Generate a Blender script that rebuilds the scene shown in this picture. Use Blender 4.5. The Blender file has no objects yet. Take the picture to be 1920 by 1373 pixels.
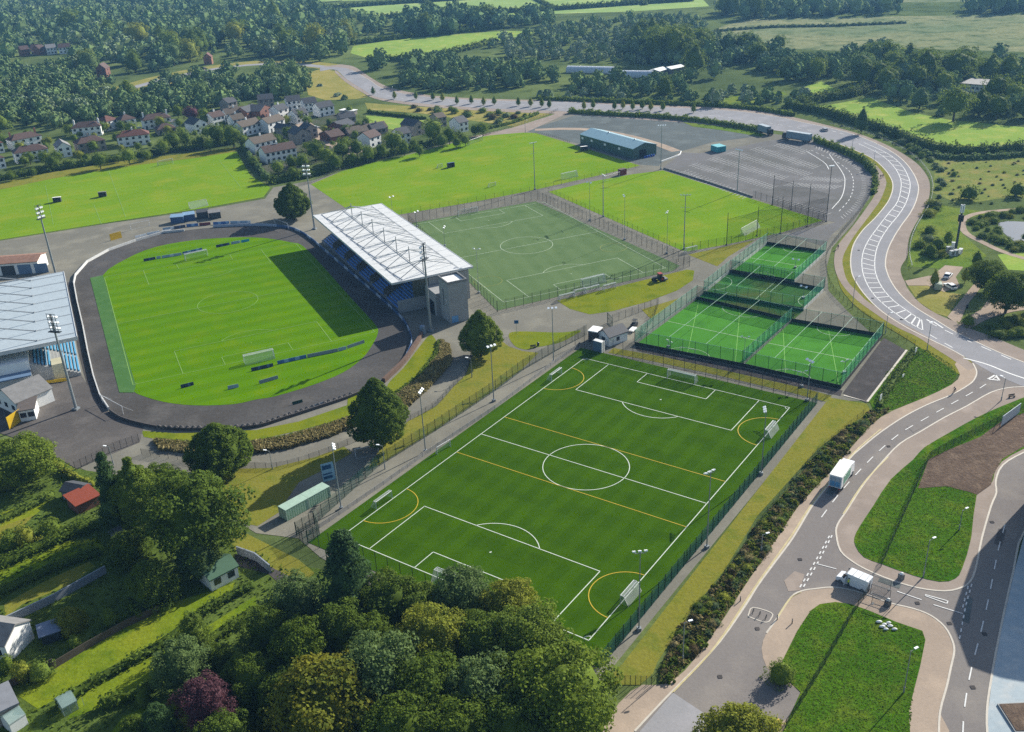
import bpy, bmesh, math, random
from mathutils import Vector, Matrix
from mathutils.geometry import tessellate_polygon
S = bpy.context.scene
COL = S.collection
R = math.radians
PI = math.pi
random.seed(7)
# ------------------------------------------------------------------ camera (solved from the marked pitch)
F, TILT, ROLL, CH, CY = 1812.21, 0.456193, -0.0494353, 108.3616, 701.748
CT, ST = math.cos(TILT), math.sin(TILT)
CR, SR = math.cos(ROLL), math.sin(ROLL)
SUN_AZ, SUN_EL = R(43.0), R(27.0)
def G(px, py, z=0.0):
    """photo pixel -> the point of the level z it shows"""
    x, y = px - 960.0, -(py - CY)
    x, y = CR*x - SR*y, SR*x + CR*y
    d = Vector((x, F*CT + y*ST, -F*ST + y*CT))
    k = (z - CH)/d.z
    return Vector((d.x*k, d.y*k, z))
def PX(p):
    d = Vector(p) - Vector((0, 0, CH))
    zc = d.y*CT - d.z*ST; xc = d.x; yc = d.y*ST + d.z*CT
    xc, yc = CR*xc + SR*yc, -SR*xc + CR*yc
    return 960 + F*xc/zc, CY - F*yc/zc
def HT(b, top_y):
    """height of an upright standing at ground point b whose top shows at pixel row top_y"""
    lo, hi = 0.0, 60.0
    for _ in range(40):
        m = (lo + hi)/2
        if PX((b.x, b.y, m))[1] > top_y: lo = m
        else: hi = m
    return lo
cd = bpy.data.cameras.new('camera'); cam = bpy.data.objects.new('camera', cd); COL.objects.link(cam); S.camera = cam
cd.sensor_width = 36; cd.lens = F/1920*36; cd.clip_end = 20000; cd.clip_start = 1
cd.shift_y = (CY - 686.5)/1920
fw = Vector((0, CT, -ST)); up0 = Vector((0, ST, CT)); rt0 = Vector((1, 0, 0))
rt = rt0*CR + up0*SR; up = -rt0*SR + up0*CR
m3 = Matrix((rt, up, -fw)).transposed()
cam.matrix_world = Matrix.Translation((0, 0, CH)) @ m3.to_4x4()
# ------------------------------------------------------------------ light
S.view_settings.view_transform = 'Standard'; S.view_settings.look = 'None'; S.view_settings.gamma = 1
S.view_settings.exposure = 0.95
w = bpy.data.worlds.new('World'); S.world = w; w.use_nodes = True
nt = w.node_tree; bg = nt.nodes['Background']
sky = nt.nodes.new('ShaderNodeTexSky'); sky.sky_type = 'NISHITA'; sky.sun_disc = False
sky.sun_elevation = SUN_EL; sky.sun_rotation = PI/2 - SUN_AZ
nt.links.new(sky.outputs[0], bg.inputs[0]); bg.inputs[1].default_value = 0.085
sl = bpy.data.lights.new('sun', 'SUN'); sl.energy = 4.8; sl.angle = R(0.5); sl.color = (1, .95, .86)
so = bpy.data.objects.new('sun', sl); COL.objects.link(so)
sd = Vector((math.cos(SUN_AZ)*math.cos(SUN_EL), math.sin(SUN_AZ)*math.cos(SUN_EL), math.sin(SUN_EL)))
so.rotation_euler = sd.to_track_quat('Z', 'Y').to_euler(); so.location = (0, 0, 300)
try:
    S.cycles.use_denoising = False; S.cycles.max_bounces = 6; S.cycles.transparent_max_bounces = 24
    S.cycles.volume_bounces = 0; S.cycles.diffuse_bounces = 2; S.cycles.glossy_bounces = 2; S.cycles.transmission_bounces = 2
except Exception: pass
# ------------------------------------------------------------------ materials
def lin(h, k=1.0):
    if not isinstance(h, str): return h
    h = h.lstrip('#'); o = []
    for i in (0, 2, 4):
        c = int(h[i:i+2], 16)/255
        o.append((c/12.92 if c <= .04045 else ((c+.055)/1.055)**2.4)/k)
    return tuple(o)
MATS = {}
def _new(name):
    m = bpy.data.materials.new(name); m.use_nodes = True; MATS[name] = m
    n = m.node_tree.nodes; l = m.node_tree.links
    return m, n, l, n['Principled BSDF']
def _mix(n, l, fac, a, b, mode='MIX'):
    x = n.new('ShaderNodeMix'); x.data_type = 'RGBA'; x.blend_type = mode
    for sock, v in ((x.inputs[0], fac), (x.inputs[6], a), (x.inputs[7], b)):
        if hasattr(v, 'links'): l.new(v, sock)
        elif isinstance(v, (int, float)): sock.default_value = v
        else: sock.default_value = (*v, 1)
    return x.outputs[2]
def _noise(n, l, co, scale, detail=3, lo=.35, hi=.65, rough=.55):
    t = n.new('ShaderNodeTexNoise'); t.inputs['Scale'].default_value = scale; t.inputs['Detail'].default_value = detail
    t.inputs['Roughness'].default_value = rough
    l.new(co, t.inputs['Vector'])
    r = n.new('ShaderNodeMapRange'); r.inputs[1].default_value = lo; r.inputs[2].default_value = hi
    l.new(t.outputs[0], r.inputs[0]); return r.outputs[0]
KA = 1.5      # how bright a white level surface in the sun shows
TONE = {}
def ground_mat(name, c1, c2, c3, s1=.02, s2=.12, s3=1.2, fine=.25, bump=.25, bs=2.0, rough=.95, stripes=(), k=KA, seams=None):
    m, n, l, p = _new(name); q = TONE.get(name, (1, 1, 1)); tn = lambda h: tuple(a*b_ for a, b_ in zip(lin(h, k), q))
    co = n.new('ShaderNodeTexCoord').outputs['Object']
    c = _mix(n, l, _noise(n, l, co, s1, 4), tn(c1), tn(c2))
    c = _mix(n, l, _noise(n, l, co, s2, 5, .48, .72), c, tn(c3))
    for ang, per, amt, col in stripes:
        mp = n.new('ShaderNodeMapping'); mp.inputs['Rotation'].default_value = (0, 0, ang); l.new(co, mp.inputs['Vector'])
        wv = n.new('ShaderNodeTexWave'); wv.inputs['Scale'].default_value = .314/per; wv.inputs['Distortion'].default_value = .35
        wv.inputs['Detail'].default_value = 2; wv.inputs['Detail Scale'].default_value = 2
        l.new(mp.outputs[0], wv.inputs['Vector'])
        r = n.new('ShaderNodeMapRange'); r.inputs[1].default_value = .35; r.inputs[2].default_value = .65; r.inputs[4].default_value = amt
        l.new(wv.outputs['Fac'], r.inputs[0])
        c = _mix(n, l, r.outputs[0], c, tn(col))
    f = _noise(n, l, co, s3, 6, .2, .8, .7)
    r = n.new('ShaderNodeMapRange'); r.inputs[3].default_value = 1 - fine; r.inputs[4].default_value = 1 + fine; l.new(f, r.inputs[0])
    c = _mix(n, l, 1.0, c, r.outputs[0], 'MULTIPLY')
    l.new(c, p.inputs['Base Color']); p.inputs['Roughness'].default_value = rough
    p.inputs['Specular IOR Level'].default_value = .0
    if bump:
        b = n.new('ShaderNodeBump'); b.inputs['Strength'].default_value = bump; b.inputs['Distance'].default_value = .25
        l.new(_noise(n, l, co, bs, 5, 0, 1, .7), b.inputs['Height']); l.new(b.outputs[0], p.inputs['Normal'])
    return m
def mat(name, c, rough=.6, metal=0.0, var=.12, vs=.8, k=KA, spec=.35, emit=None):
    if name in MATS: return MATS[name]
    m, n, l, p = _new(name)
    c = lin(c, k)
    co = n.new('ShaderNodeTexCoord').outputs['Object']
    f = _noise(n, l, co, vs, 5, .25, .75, .65)
    r = n.new('ShaderNodeMapRange'); r.inputs[3].default_value = 1 - var; r.inputs[4].default_value = 1 + var; l.new(f, r.inputs[0])
    l.new(_mix(n, l, 1.0, c, r.outputs[0], 'MULTIPLY'), p.inputs['Base Color'])
    p.inputs['Roughness'].default_value = rough; p.inputs['Metallic'].default_value = metal
    p.inputs['Specular IOR Level'].default_value = spec
    return m
def net_mat(name, c, alpha, k=KA, rough=.7):
    if name in MATS: return MATS[name]
    m, n, l, p = _new(name)
    co = n.new('ShaderNodeTexCoord').outputs['Object']
    f = _noise(n, l, co, .35, 3, .3, .7)
    r = n.new('ShaderNodeMapRange'); r.inputs[3].default_value = alpha*.8; r.inputs[4].default_value = min(1, alpha*1.2); l.new(f, r.inputs[0])
    p.inputs['Base Color'].default_value = (*lin(c, k), 1); p.inputs['Roughness'].default_value = rough
    p.inputs['Specular IOR Level'].default_value = .1
    l.new(r.outputs[0], p.inputs['Alpha']); return m
def band_mat(name, c1, c2, per, ang=0, axis='X', k=KA, rough=.5, duty=.5, metal=0.0):
    """two colours in straight bands: sheeting ribs, slats, seat rows, hoarding panels"""
    if name in MATS: return MATS[name]
    m, n, l, p = _new(name)
    co = n.new('ShaderNodeTexCoord').outputs['Object']
    sx = n.new('ShaderNodeSeparateXYZ'); l.new(co, sx.inputs[0])
    a = n.new('ShaderNodeMath'); a.operation = 'DIVIDE'; l.new(sx.outputs[axis], a.inputs[0]); a.inputs[1].default_value = per
    b = n.new('ShaderNodeMath'); b.operation = 'FRACT'; l.new(a.outputs[0], b.inputs[0])
    g = n.new('ShaderNodeMath'); g.operation = 'GREATER_THAN'; l.new(b.outputs[0], g.inputs[0]); g.inputs[1].default_value = duty
    c = _mix(n, l, g.outputs[0], lin(c1, k), lin(c2, k))
    f = _noise(n, l, co, .6, 5, .25, .75, .65)
    r = n.new('ShaderNodeMapRange'); r.inputs[3].default_value = .88; r.inputs[4].default_value = 1.1; l.new(f, r.inputs[0])
    l.new(_mix(n, l, 1.0, c, r.outputs[0], 'MULTIPLY'), p.inputs['Base Color'])
    p.inputs['Roughness'].default_value = rough; p.inputs['Metallic'].default_value = metal; return m
def leaf_mat(name, cols, k=1.0, trans=.3):
    """foliage: tone differs from tree to tree and from spray to spray"""
    m, n, l, p = _new(name)
    oi = n.new('ShaderNodeObjectInfo'); ge = n.new('ShaderNodeNewGeometry')
    c = _mix(n, l, ge.outputs['Random Per Island'], lin(cols[0], k), lin(cols[1], k))
    rr = n.new('ShaderNodeMapRange'); rr.inputs[4].default_value = .75; l.new(oi.outputs['Random'], rr.inputs[0])
    c = _mix(n, l, rr.outputs[0], c, lin(cols[2], k))
    co = n.new('ShaderNodeTexCoord').outputs['Object']
    c = _mix(n, l, _noise(n, l, co, .35, 3, .4, .75), c, lin(cols[1], k))
    l.new(c, p.inputs['Base Color']); p.inputs['Roughness'].default_value = .75; p.inputs['Specular IOR Level'].default_value = .04
    t = n.new('ShaderNodeBsdfTranslucent'); l.new(_mix(n, l, .5, c, lin(cols[3], k)), t.inputs[0])
    ms = n.new('ShaderNodeMixShader'); ms.inputs[0].default_value = trans
    l.new(p.outputs[0], ms.inputs[1]); l.new(t.outputs[0], ms.inputs[2])
    l.new(ms.outputs[0], n['Material Output'].inputs[0]); return m
# ------------------------------------------------------------------ building blocks
def setp(o, label=None, cat=None, group=None, kind=None):
    if label: o['label'] = label
    if cat: o['category'] = cat
    if group: o['group'] = group
    if kind: o['kind'] = kind
    return o
class MB:
    def __init__(s): s.v = []; s.f = []; s.mi = []; s.cur = 0
    def face(s, pts, mi=None):
        b = len(s.v); s.v += [tuple(p) for p in pts]; s.f.append(tuple(range(b, b+len(pts)))); s.mi.append(s.cur if mi is None else mi); return s
    def box(s, x0, x1, y0, y1, z0, z1, M=None):
        P = [Vector(p) for p in ((x0,y0,z0),(x1,y0,z0),(x1,y1,z0),(x0,y1,z0),(x0,y0,z1),(x1,y0,z1),(x1,y1,z1),(x0,y1,z1))]
        if M is not None: P = [M @ p for p in P]
        b = len(s.v); s.v += [tuple(p) for p in P]
        for q in ((3,2,1,0),(4,5,6,7),(0,1,5,4),(1,2,6,5),(2,3,7,6),(3,0,4,7)): s.f.append(tuple(b+i for i in q)); s.mi.append(s.cur)
        return s
    def hexa(s, P):
        b = len(s.v); s.v += [tuple(p) for p in P]
        for q in ((3,2,1,0),(4,5,6,7),(0,1,5,4),(1,2,6,5),(2,3,7,6),(3,0,4,7)): s.f.append(tuple(b+i for i in q)); s.mi.append(s.cur)
        return s
    def tube(s, a, b, r, r2=None, n=6, caps=True):
        a = Vector(a); b = Vector(b); d = (b-a)
        if d.length < 1e-6: return s
        d.normalize(); u = d.orthogonal().normalized(); v = d.cross(u); r2 = r if r2 is None else r2
        i0 = len(s.v)
        for c, q in ((a, r), (b, r2)):
            for i in range(n):
                t = 2*PI*i/n; s.v.append(tuple(c + u*math.cos(t)*q + v*math.sin(t)*q))
        for i in range(n):
            j = (i+1) % n; s.f.append((i0+i, i0+j, i0+n+j, i0+n+i)); s.mi.append(s.cur)
        if caps:
            s.f.append(tuple(i0+i for i in reversed(range(n)))); s.mi.append(s.cur)
            s.f.append(tuple(i0+n+i for i in range(n))); s.mi.append(s.cur)
        return s
    def path(s, pts, r, n=5):
        for a, b in zip(pts, pts[1:]): s.tube(a, b, r, n=n)
        return s
    def prism(s, poly, z0, z1):
        n = len(poly); b = len(s.v)
        s.v += [(p[0], p[1], z0) for p in poly] + [(p[0], p[1], z1) for p in poly]
        for i in range(n):
            j = (i+1) % n; s.f.append((b+i, b+j, b+n+j, b+n+i)); s.mi.append(s.cur)
        tri = tessellate_polygon([[Vector((p[0], p[1], 0)) for p in poly]])
        for t in tri:
            s.f.append((b+n+t[0], b+n+t[1], b+n+t[2])); s.mi.append(s.cur)
            s.f.append((b+t[2], b+t[1], b+t[0])); s.mi.append(s.cur)
        return s
    def profile(s, pts, x0, x1):
        """closed outline pts in (y,z) pushed along x"""
        n = len(pts); b = len(s.v)
        s.v += [(x0, p[0], p[1]) for p in pts] + [(x1, p[0], p[1]) for p in pts]
        for i in range(n):
            j = (i+1) % n; s.f.append((b+i, b+j, b+n+j, b+n+i)); s.mi.append(s.cur)
        tri = tessellate_polygon([[Vector((p[0], p[1], 0)) for p in pts]])
        for t in tri:
            s.f.append(tuple(b+n+i for i in t)); s.mi.append(s.cur); s.f.append(tuple(b+i for i in reversed(t))); s.mi.append(s.cur)
        return s
    def dome(s, c, rx, ry, rz, n=10, m=5, full=False):
        c = Vector(c); b = len(s.v); rows = []
        for j in range(m+1):
            t = (-PI/2 if full else 0) + (PI if full else PI/2)*j/m
            rows.append([len(s.v)+i for i in range(n)])
            for i in range(n):
                q = 2*PI*i/n; s.v.append((c.x+rx*math.cos(q)*math.cos(t), c.y+ry*math.sin(q)*math.cos(t), c.z+rz*math.sin(t)))
        for j in range(m):
            for i in range(n):
                k = (i+1) % n; s.f.append((rows[j][i], rows[j][k], rows[j+1][k], rows[j+1][i])); s.mi.append(s.cur)
        return s
    def strip(s, pts, wd, z=None, closed=False):
        """flat ribbon of width wd along pts"""
        pts = [Vector(p) for p in pts]; n = len(pts); L = []; Q = []
        for i in range(n):
            a = pts[(i-1) % n] if (closed or i > 0) else pts[0]; c = pts[(i+1) % n] if (closed or i < n-1) else pts[-1]
            d = (c-a); d.z = 0
            d = d.normalized() if d.length > 1e-6 else Vector((1, 0, 0))
            q = Vector((-d.y, d.x, 0))*wd/2; zz = pts[i].z if z is None else z
            L.append((pts[i].x+q.x, pts[i].y+q.y, zz)); Q.append((pts[i].x-q.x, pts[i].y-q.y, zz))
        b = len(s.v); s.v += L+Q
        for i in range(n if closed else n-1):
            j = (i+1) % n; s.f.append((b+n+i, b+n+j, b+j, b+i)); s.mi.append(s.cur)
        return s
    def wall(s, pts, h, t=.25, z0=0.0, closed=False):
        """upright solid band of thickness t along pts; h is a number or one height per point"""
        pts = [Vector(p) for p in pts]; n = len(pts); b = len(s.v); V = []
        for i in range(n):
            a = pts[(i-1) % n] if (closed or i > 0) else pts[0]; c = pts[(i+1) % n] if (closed or i < n-1) else pts[-1]
            d = (c-a); d.z = 0; d = d.normalized() if d.length > 1e-6 else Vector((1, 0, 0)); q = Vector((-d.y, d.x, 0))*t/2
            hh = h[i] if isinstance(h, (list, tuple)) else h
            for sg, z in ((1, z0), (-1, z0), (-1, z0+hh), (1, z0+hh)): V.append((pts[i].x+sg*q.x, pts[i].y+sg*q.y, z))
        s.v += V
        for i in range(n if closed else n-1):
            j = (i+1) % n; A = b+4*i; B = b+4*j
            for k in range(4):
                s.f.append((A+k, A+(k+1) % 4, B+(k+1) % 4, B+k)); s.mi.append(s.cur)
        if not closed:
            s.f.append((b+3, b+2, b+1, b)); s.mi.append(s.cur); e = b+4*(n-1); s.f.append((e, e+1, e+2, e+3)); s.mi.append(s.cur)
        return s
    def build(s, name, m, parent=None, loc=None, smooth=False):
        me = bpy.data.meshes.new(name); me.from_pydata(s.v, [], s.f)
        ms = m if isinstance(m, (list, tuple)) else [m]
        for x in ms: me.materials.append(x)
        if len(ms) > 1: me.polygons.foreach_set('material_index', s.mi)
        if smooth: me.polygons.foreach_set('use_smooth', [True]*len(me.polygons))
        bm = bmesh.new(); bm.from_mesh(me); bmesh.ops.recalc_face_normals(bm, faces=bm.faces); bm.to_mesh(me); bm.free()
        o = bpy.data.objects.new(name, me); COL.objects.link(o)
        if parent is not None: o.parent = parent
        if loc is not None: o.location = loc
        return o
def thing(name, label, cat, loc=(0, 0, 0), rz=0.0, group=None):
    o = bpy.data.objects.new(name, None); COL.objects.link(o); o.location = loc; o.rotation_euler = (0, 0, rz); o.empty_display_size = .5
    return setp(o, label, cat, group)
def dup(root, loc, rz=0.0, label=None, group=None, scale=None):
    r = root.copy(); COL.objects.link(r); r.location = loc; r.rotation_euler = (0, 0, rz)
    if label: r['label'] = label
    if group: r['group'] = group
    if scale: r.scale = scale
    for ch in list(root.children):
        c = ch.copy(); COL.objects.link(c); c.parent = r
        for g in list(ch.children):
            d = g.copy(); COL.objects.link(d); d.parent = c
    return r
def part(name, src, parent, loc=None, rz=None):
    c = src.copy(); COL.objects.link(c); c.parent = parent
    if loc is not None: c.location = loc
    if rz is not None: c.rotation_euler = (0, 0, rz)
    return c
def smooth(pts, n=6, closed=False):
    P = [Vector(p) for p in pts]; N = len(P); out = []
    for i in range(N if closed else N-1):
        p1 = P[i]; p2 = P[(i+1) % N]
        p0 = P[(i-1) % N] if (closed or i > 0) else p1*2-p2
        p3 = P[(i+2) % N] if (closed or i < N-2) else p2*2-p1
        for k in range(n):
            t = k/n
            out.append(.5*((2*p1)+(p2-p0)*t+(2*p0-5*p1+4*p2-p3)*t*t+(3*p1-p0-3*p2+p3)*t**3))
    if not closed: out.append(P[-1])
    return out
def GP(px, z=0.0): return [G(x, y, z) for x, y in px]
def SG(px, n=6, closed=False, z=0.0): return smooth(GP(px, z), n, closed)
def sheet(name, pts, z, m, kind='structure', parent=None, curved=False, n=5):
    """a flat piece of ground; pts are photo pixels"""
    P = SG(pts, n, True) if curved else GP(pts)
    return wsheet(name, P, z, m, kind, parent)
ZC = {}
def wsheet(name, P, z, m, kind='structure', parent=None):
    q = round(z/.03); ZC[q] = ZC.get(q, 0)+1; z = z+ZC[q]*.0008      # no two sheets lie in one plane
    tri = tessellate_polygon([[Vector((p.x, p.y, 0)) for p in P]])
    b = MB(); b.v = [(p.x, p.y, z) for p in P]
    for t in tri:
        a, c, d = (P[i] for i in t)
        t = t if (c.x-a.x)*(d.y-a.y)-(c.y-a.y)*(d.x-a.x) > 0 else t[::-1]
        b.f.append(tuple(t)); b.mi.append(0)
    o = b.build(name, m, parent)
    if kind: o['kind'] = kind
    return o
def resample(P, step):
    out = [P[0].copy()]; acc = 0.0
    for a, b in zip(P, P[1:]):
        d = (b-a).length; t = step-acc
        while t <= d:
            out.append(a+(b-a)*(t/d)); t += step
        acc = d-(t-step)
    return out
def frame2(a, b):
    """origin at a, x towards b, y away behind: (loc, rot, width)"""
    d = b-a; return a, math.atan2(d.y, d.x), d.length
# measured corrections of the albedos, material by material
TONE.update({'playing field grass': (.94,.95,.5), 'worn artificial turf': (1.12,.9,.9), 'cage turf': (3.4,1.32,.9), 'shaded cage turf': (2.0,1.45,1.2), 'new artificial turf': (1.26,.89,.3), 'stadium grass': (1.21,.95,.15),
 'old yard tarmac': (1.1,1.15,1.0), 'gravel lot': (.93,1.12,1.1), 'meadow grass': (1.8,1.35,1.9), 'moor grass': (1.0,1.0,1.15), 'lush grass': (.86,.9,.45), 'pink brown paving': (.95,.94,.9), 'footway tarmac': (1.42,1.28,1.08), 'road asphalt': (1.4,1.42,1.42), 'track tarmac': (.77,.8,.8),
 'sunburnt verge': (.86,.75,.85), 'new asphalt': (1.13,1.11,1.04), 'car park asphalt': (1.1,1.12,1.08), 'mown lawn': (1.1,.92,.5), 'garden lawn': (1.4,1.1,.6), 'far pasture': (1.35,1.2,1.4)})
# ------------------------------------------------------------------ ground materials (photo colours of sunlit level ground)
g_scrub = ground_mat('scrub ground', '5a6a40', '77854c', '46562f', .012, .06, .8, .35, .5, .7)
g_far = ground_mat('far pasture', '8fae5c', '7f9f55', 'a3b868', .006, .03, .3, .15, .2, .3)
g_mead = ground_mat('meadow grass', '769f3c', '6b9338', '8ba548', .02, .1, .9, .22, .35, 1.0)
g_moor = ground_mat('moor grass', '7c8a5c', '9c9c6a', '566a40', .014, .07, .35, .5, .5, .3)
g_dry = ground_mat('dry grass', 'a89d55', '8d8f4b', 'b7a868', .02, .09, 1.0, .3, .5, .8)
g_rough = ground_mat('rough grass', '6f8a35', '88903f', '55702c', .03, .14, 1.1, .4, .8, 1.2)
g_lawn = ground_mat('mown lawn', '748f32', '87943c', '628030', .05, .2, 1.6, .22, .3, 1.6)
g_verge = ground_mat('sunburnt verge', '949c3c', '999f42', '7c9236', .05, .22, 1.5, .25, .4, 1.4)
g_isle = ground_mat('lush grass', '456f22', '5a7f2a', '74853c', .05, .2, 1.3, .55, 1.0, 1.0)
g_garden = ground_mat('garden lawn', '62852c', '7a8f38', '4c7026', .04, .18, 1.3, .3, .5, 1.2)
g_soil = ground_mat('bare planting soil', '7b6a5c', '6b5c50', '8a7867', .08, .4, 2.0, .4, 1.0, 1.4)
g_pitch_n = ground_mat('playing field grass', '7a9f2e', '86a838', '98a842', .03, .07, .9, .18, .2, 1.2, stripes=((R(65), 6.0, .18, '729628'),))
g_pitch_s = ground_mat('stadium grass', '57901c', '5f981f', '6a9824', .02, .12, 1.5, .1, .15, 1.5,
                       stripes=((R(65.4), 7.0, .42, '4c8218'),))
g_turf = ground_mat('new artificial turf', '3a681b', '3f701e', '345f18', .03, .15, 1.6, .16, .1, 3.0,
                    stripes=((R(35.7), 4.6, .55, '325f17'), (R(-54.3), 9.0, .25, '44761e')))
g_turf_old = ground_mat('worn artificial turf', '66895a', '6d9060', '5c8050', .02, .12, 2.0, .1, .1, 3.0,
                        stripes=((R(-15), 6.0, .3, '5d8152'),))
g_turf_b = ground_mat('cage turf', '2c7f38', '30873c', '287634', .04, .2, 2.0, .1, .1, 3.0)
g_turf_d = ground_mat('shaded cage turf', '2b6a38', '4d6038', '286034', .05, .2, 2.0, .12, .1, 3.0)  # darker, browner turf; shade of the nets is mixed into its colour
g_strip = ground_mat('warm up turf strip', '577f46', '527a43', '63884e', .05, .25, 2.0, .12, .1, 3.0)
g_yard = ground_mat('old yard tarmac', '8a8480', '7d7875', '97908a', .02, .1, 1.5, .16, .15, 2.0)
g_track = ground_mat('track tarmac', '706c6a', '645f5b', '7e7873', .03, .10, 1.0, .24, .15, 2.0)
g_road = ground_mat('road asphalt', '918f90', '888687', '9b989a', .03, .12, 2.2, .10, .1, 2.5)
g_road_d = ground_mat('new asphalt', '8d8886', '858080', '97918d', .03, .12, 2.2, .12, .1, 2.5)
g_park = ground_mat('car park asphalt', '807d7e', '74726f', '8a8788', .03, .12, 1.8, .14, .1, 2.5)
g_lot = ground_mat('gravel lot', '7a7675', '6e6a69', '878280', .02, .1, 1.2, .2, .3, 1.6)
g_dark_yard = ground_mat('worn dark yard', '6e6a66', '64605d', '7c7772', .04, .15, 1.6, .2, .2, 2.0)
g_dark = ground_mat('dark new tarmac', '5f5b59', '555250', '6b6663', .05, .3, 1.8, .16, .15, 2.5)
g_pave = ground_mat('pink brown paving', 'b3a59a', 'a89b92', 'bcaea4', .04, .2, 2.5, .10, .1, 3.0)
g_pave_g = ground_mat('footway tarmac', 'a39a93', '98908b', 'aca29a', .04, .2, 2.5, .12, .1, 3.0)
g_plaza = ground_mat('pale stone plaza', 'c2cdd0', 'b4c2c8', 'd0d4d2', .1, .5, 1.2, .10, .05, 3.0)
g_kerb = mat('kerb stone', 'd6cdbd', .8, var=.12)
g_white = mat('white road paint', 'e6e6e2', .7, var=.14, vs=1.2)
g_white_worn = mat('worn white paint', 'c4c4c0', .7, var=.25, vs=.8)
g_linew = mat('white pitch line', 'dfe8d8', .8, var=.1)
g_linef = mat('faint pitch line', '88b24e', .8, var=.15)
g_lineo = mat('pale pitch line', 'c3d4b4', .8, var=.1)
g_liney = mat('yellow pitch line', 'd8b820', .8, var=.1)
g_linec = mat('cage line', 'c4e0b8', .8, var=.1)
g_linel = mat('lime cage line', '8fcf58', .8, var=.1)
# ------------------------------------------------------------------ base terrain
b = MB(); b.face([(-9000, -200, 0), (9000, -200, 0), (9000, 16000, 0), (-9000, 16000, 0)]); o = b.build('ground', g_scrub); o['kind'] = 'structure'
Z1, Z2, Z3, Z4, Z5 = .03, .06, .09, .12, .15
# far fields
def far(name, pts, m): sheet(name, pts, Z1, m)
far('field', [(640,10),(800,2),(1090,-12),(1300,-20),(1330,12),(1180,22),(950,29),(715,37)], g_far)
far('field', [(-40,-60),(700,-60),(1000,-62),(1960,-70),(1960,-40),(1330,-24),(1090,-16),(800,-2),(560,4),(300,-24),(-40,-22)], g_far)
far('field', [(657,100),(662,87),(750,73),(947,58),(1010,60),(933,77),(840,98),(773,110),(700,112)], g_mead)
far('field', [(465,14),(540,2),(640,8),(628,24),(545,26),(470,22)], g_far)
far('field', [(1323,83),(1350,50),(1407,37),(1547,33),(1680,31),(1920,28),(1980,40),(1980,100),(1730,92),(1580,96),(1440,90)], g_moor)
far('field', [(1340,0),(1500,-12),(1960,-25),(1960,2),(1700,5),(1480,8),(1350,14)], g_moor)
far('meadow', [(1510,203),(1560,196),(1633,183),(1650,190),(1713,212),(1780,225),(1930,240),(1980,275),(1830,280),(1763,268),(1707,254),(1647,231),(1580,223)], g_mead)
far('meadow', [(1500,166),(1540,153),(1570,170),(1557,178),(1520,178)], g_mead)
far('meadow', [(1310,202),(1340,188),(1380,180),(1467,172),(1477,177),(1430,190),(1370,204)], g_rough)
far('field', [(568,140),(600,130),(635,134),(662,160),(690,182),(668,186),(610,188),(578,178)], g_dry)
far('field', [(684,193),(760,199),(880,206),(1000,212),(1035,213),(965,238),(880,226),(790,213),(690,206)], g_dry)
far('wetland', [(1745,290),(1800,286),(1960,284),(1960,372),(1880,372),(1800,384),(1745,360),(1752,330)], ground_mat('wetland grass', '8c9450', '7a8844', 'a3985c', .025, .12, .7, .4, .6, .8))
far('wetland', [(1706,462),(1722,420),(1745,380),(1790,390),(1870,400),(1812,410),(1806,440),(1850,480),(1830,500),(1780,505),(1700,500)], g_rough)
far('lawn', [(686,217),(795,226),(790,238),(768,250),(742,244),(690,236)], g_mead)
far('lawn', [(1870,478),(1930,470),(1970,490),(1970,512),(1890,506)], g_mead)
far('footpath', [(140,196),(230,160),(320,148),(330,156),(240,172),(150,206)], g_dry)
b = MB(); b.strip(SG([(150,206),(200,184),(245,166),(330,144),(400,130),(470,122),(540,120),(600,125),(640,130)], 4), 9, Z2); o = b.build('road', g_road); o['kind'] = 'structure'
b = MB(); b.strip(SG([(150,200),(200,180),(245,162),(330,140),(400,127),(470,119),(540,118),(600,123),(640,128)], 4), 22, Z1+.015); o = b.build('verge', g_dry); o['kind'] = 'structure'
far('estate_ground', [(418,212),(520,200),(640,214),(690,236),(770,262),(690,292),(600,305),(505,330),(470,295),(452,262),(430,245)], ground_mat('estate gardens', '4f5c3a', '6c6a60', '44522f', .05, .12, 1.0, .35, .3, .8))
sheet('estate_road', [(538,214),(566,218),(603,245),(636,264),(690,282),(660,292),(605,270),(575,249),(545,228),(505,214)], Z2, g_pave_g)
# pond and its path
water, n_, l_, p_ = _new('pond water'); p_.inputs['Base Color'].default_value = (.02, .03, .035, 1); p_.inputs['Roughness'].default_value = .06
p_.inputs['Specular IOR Level'].default_value = .8
o = sheet('water', [(1872,418),(1890,415),(1935,417),(1990,428),(1990,474),(1935,466),(1910,459),(1893,447),(1872,428)], Z2, water)
o = sheet('water', [(-40,30),(8,32),(14,48),(10,62),(-40,66)], Z2, water)
b = MB(); b.strip(SG([(1980,386),(1900,393),(1840,399),(1812,408),(1804,420),(1812,438),(1845,456),(1880,472),(1925,486),(1960,492)]), 2.3, Z2); o = b.build('footpath', g_pave_g); o['kind'] = 'structure'
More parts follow.
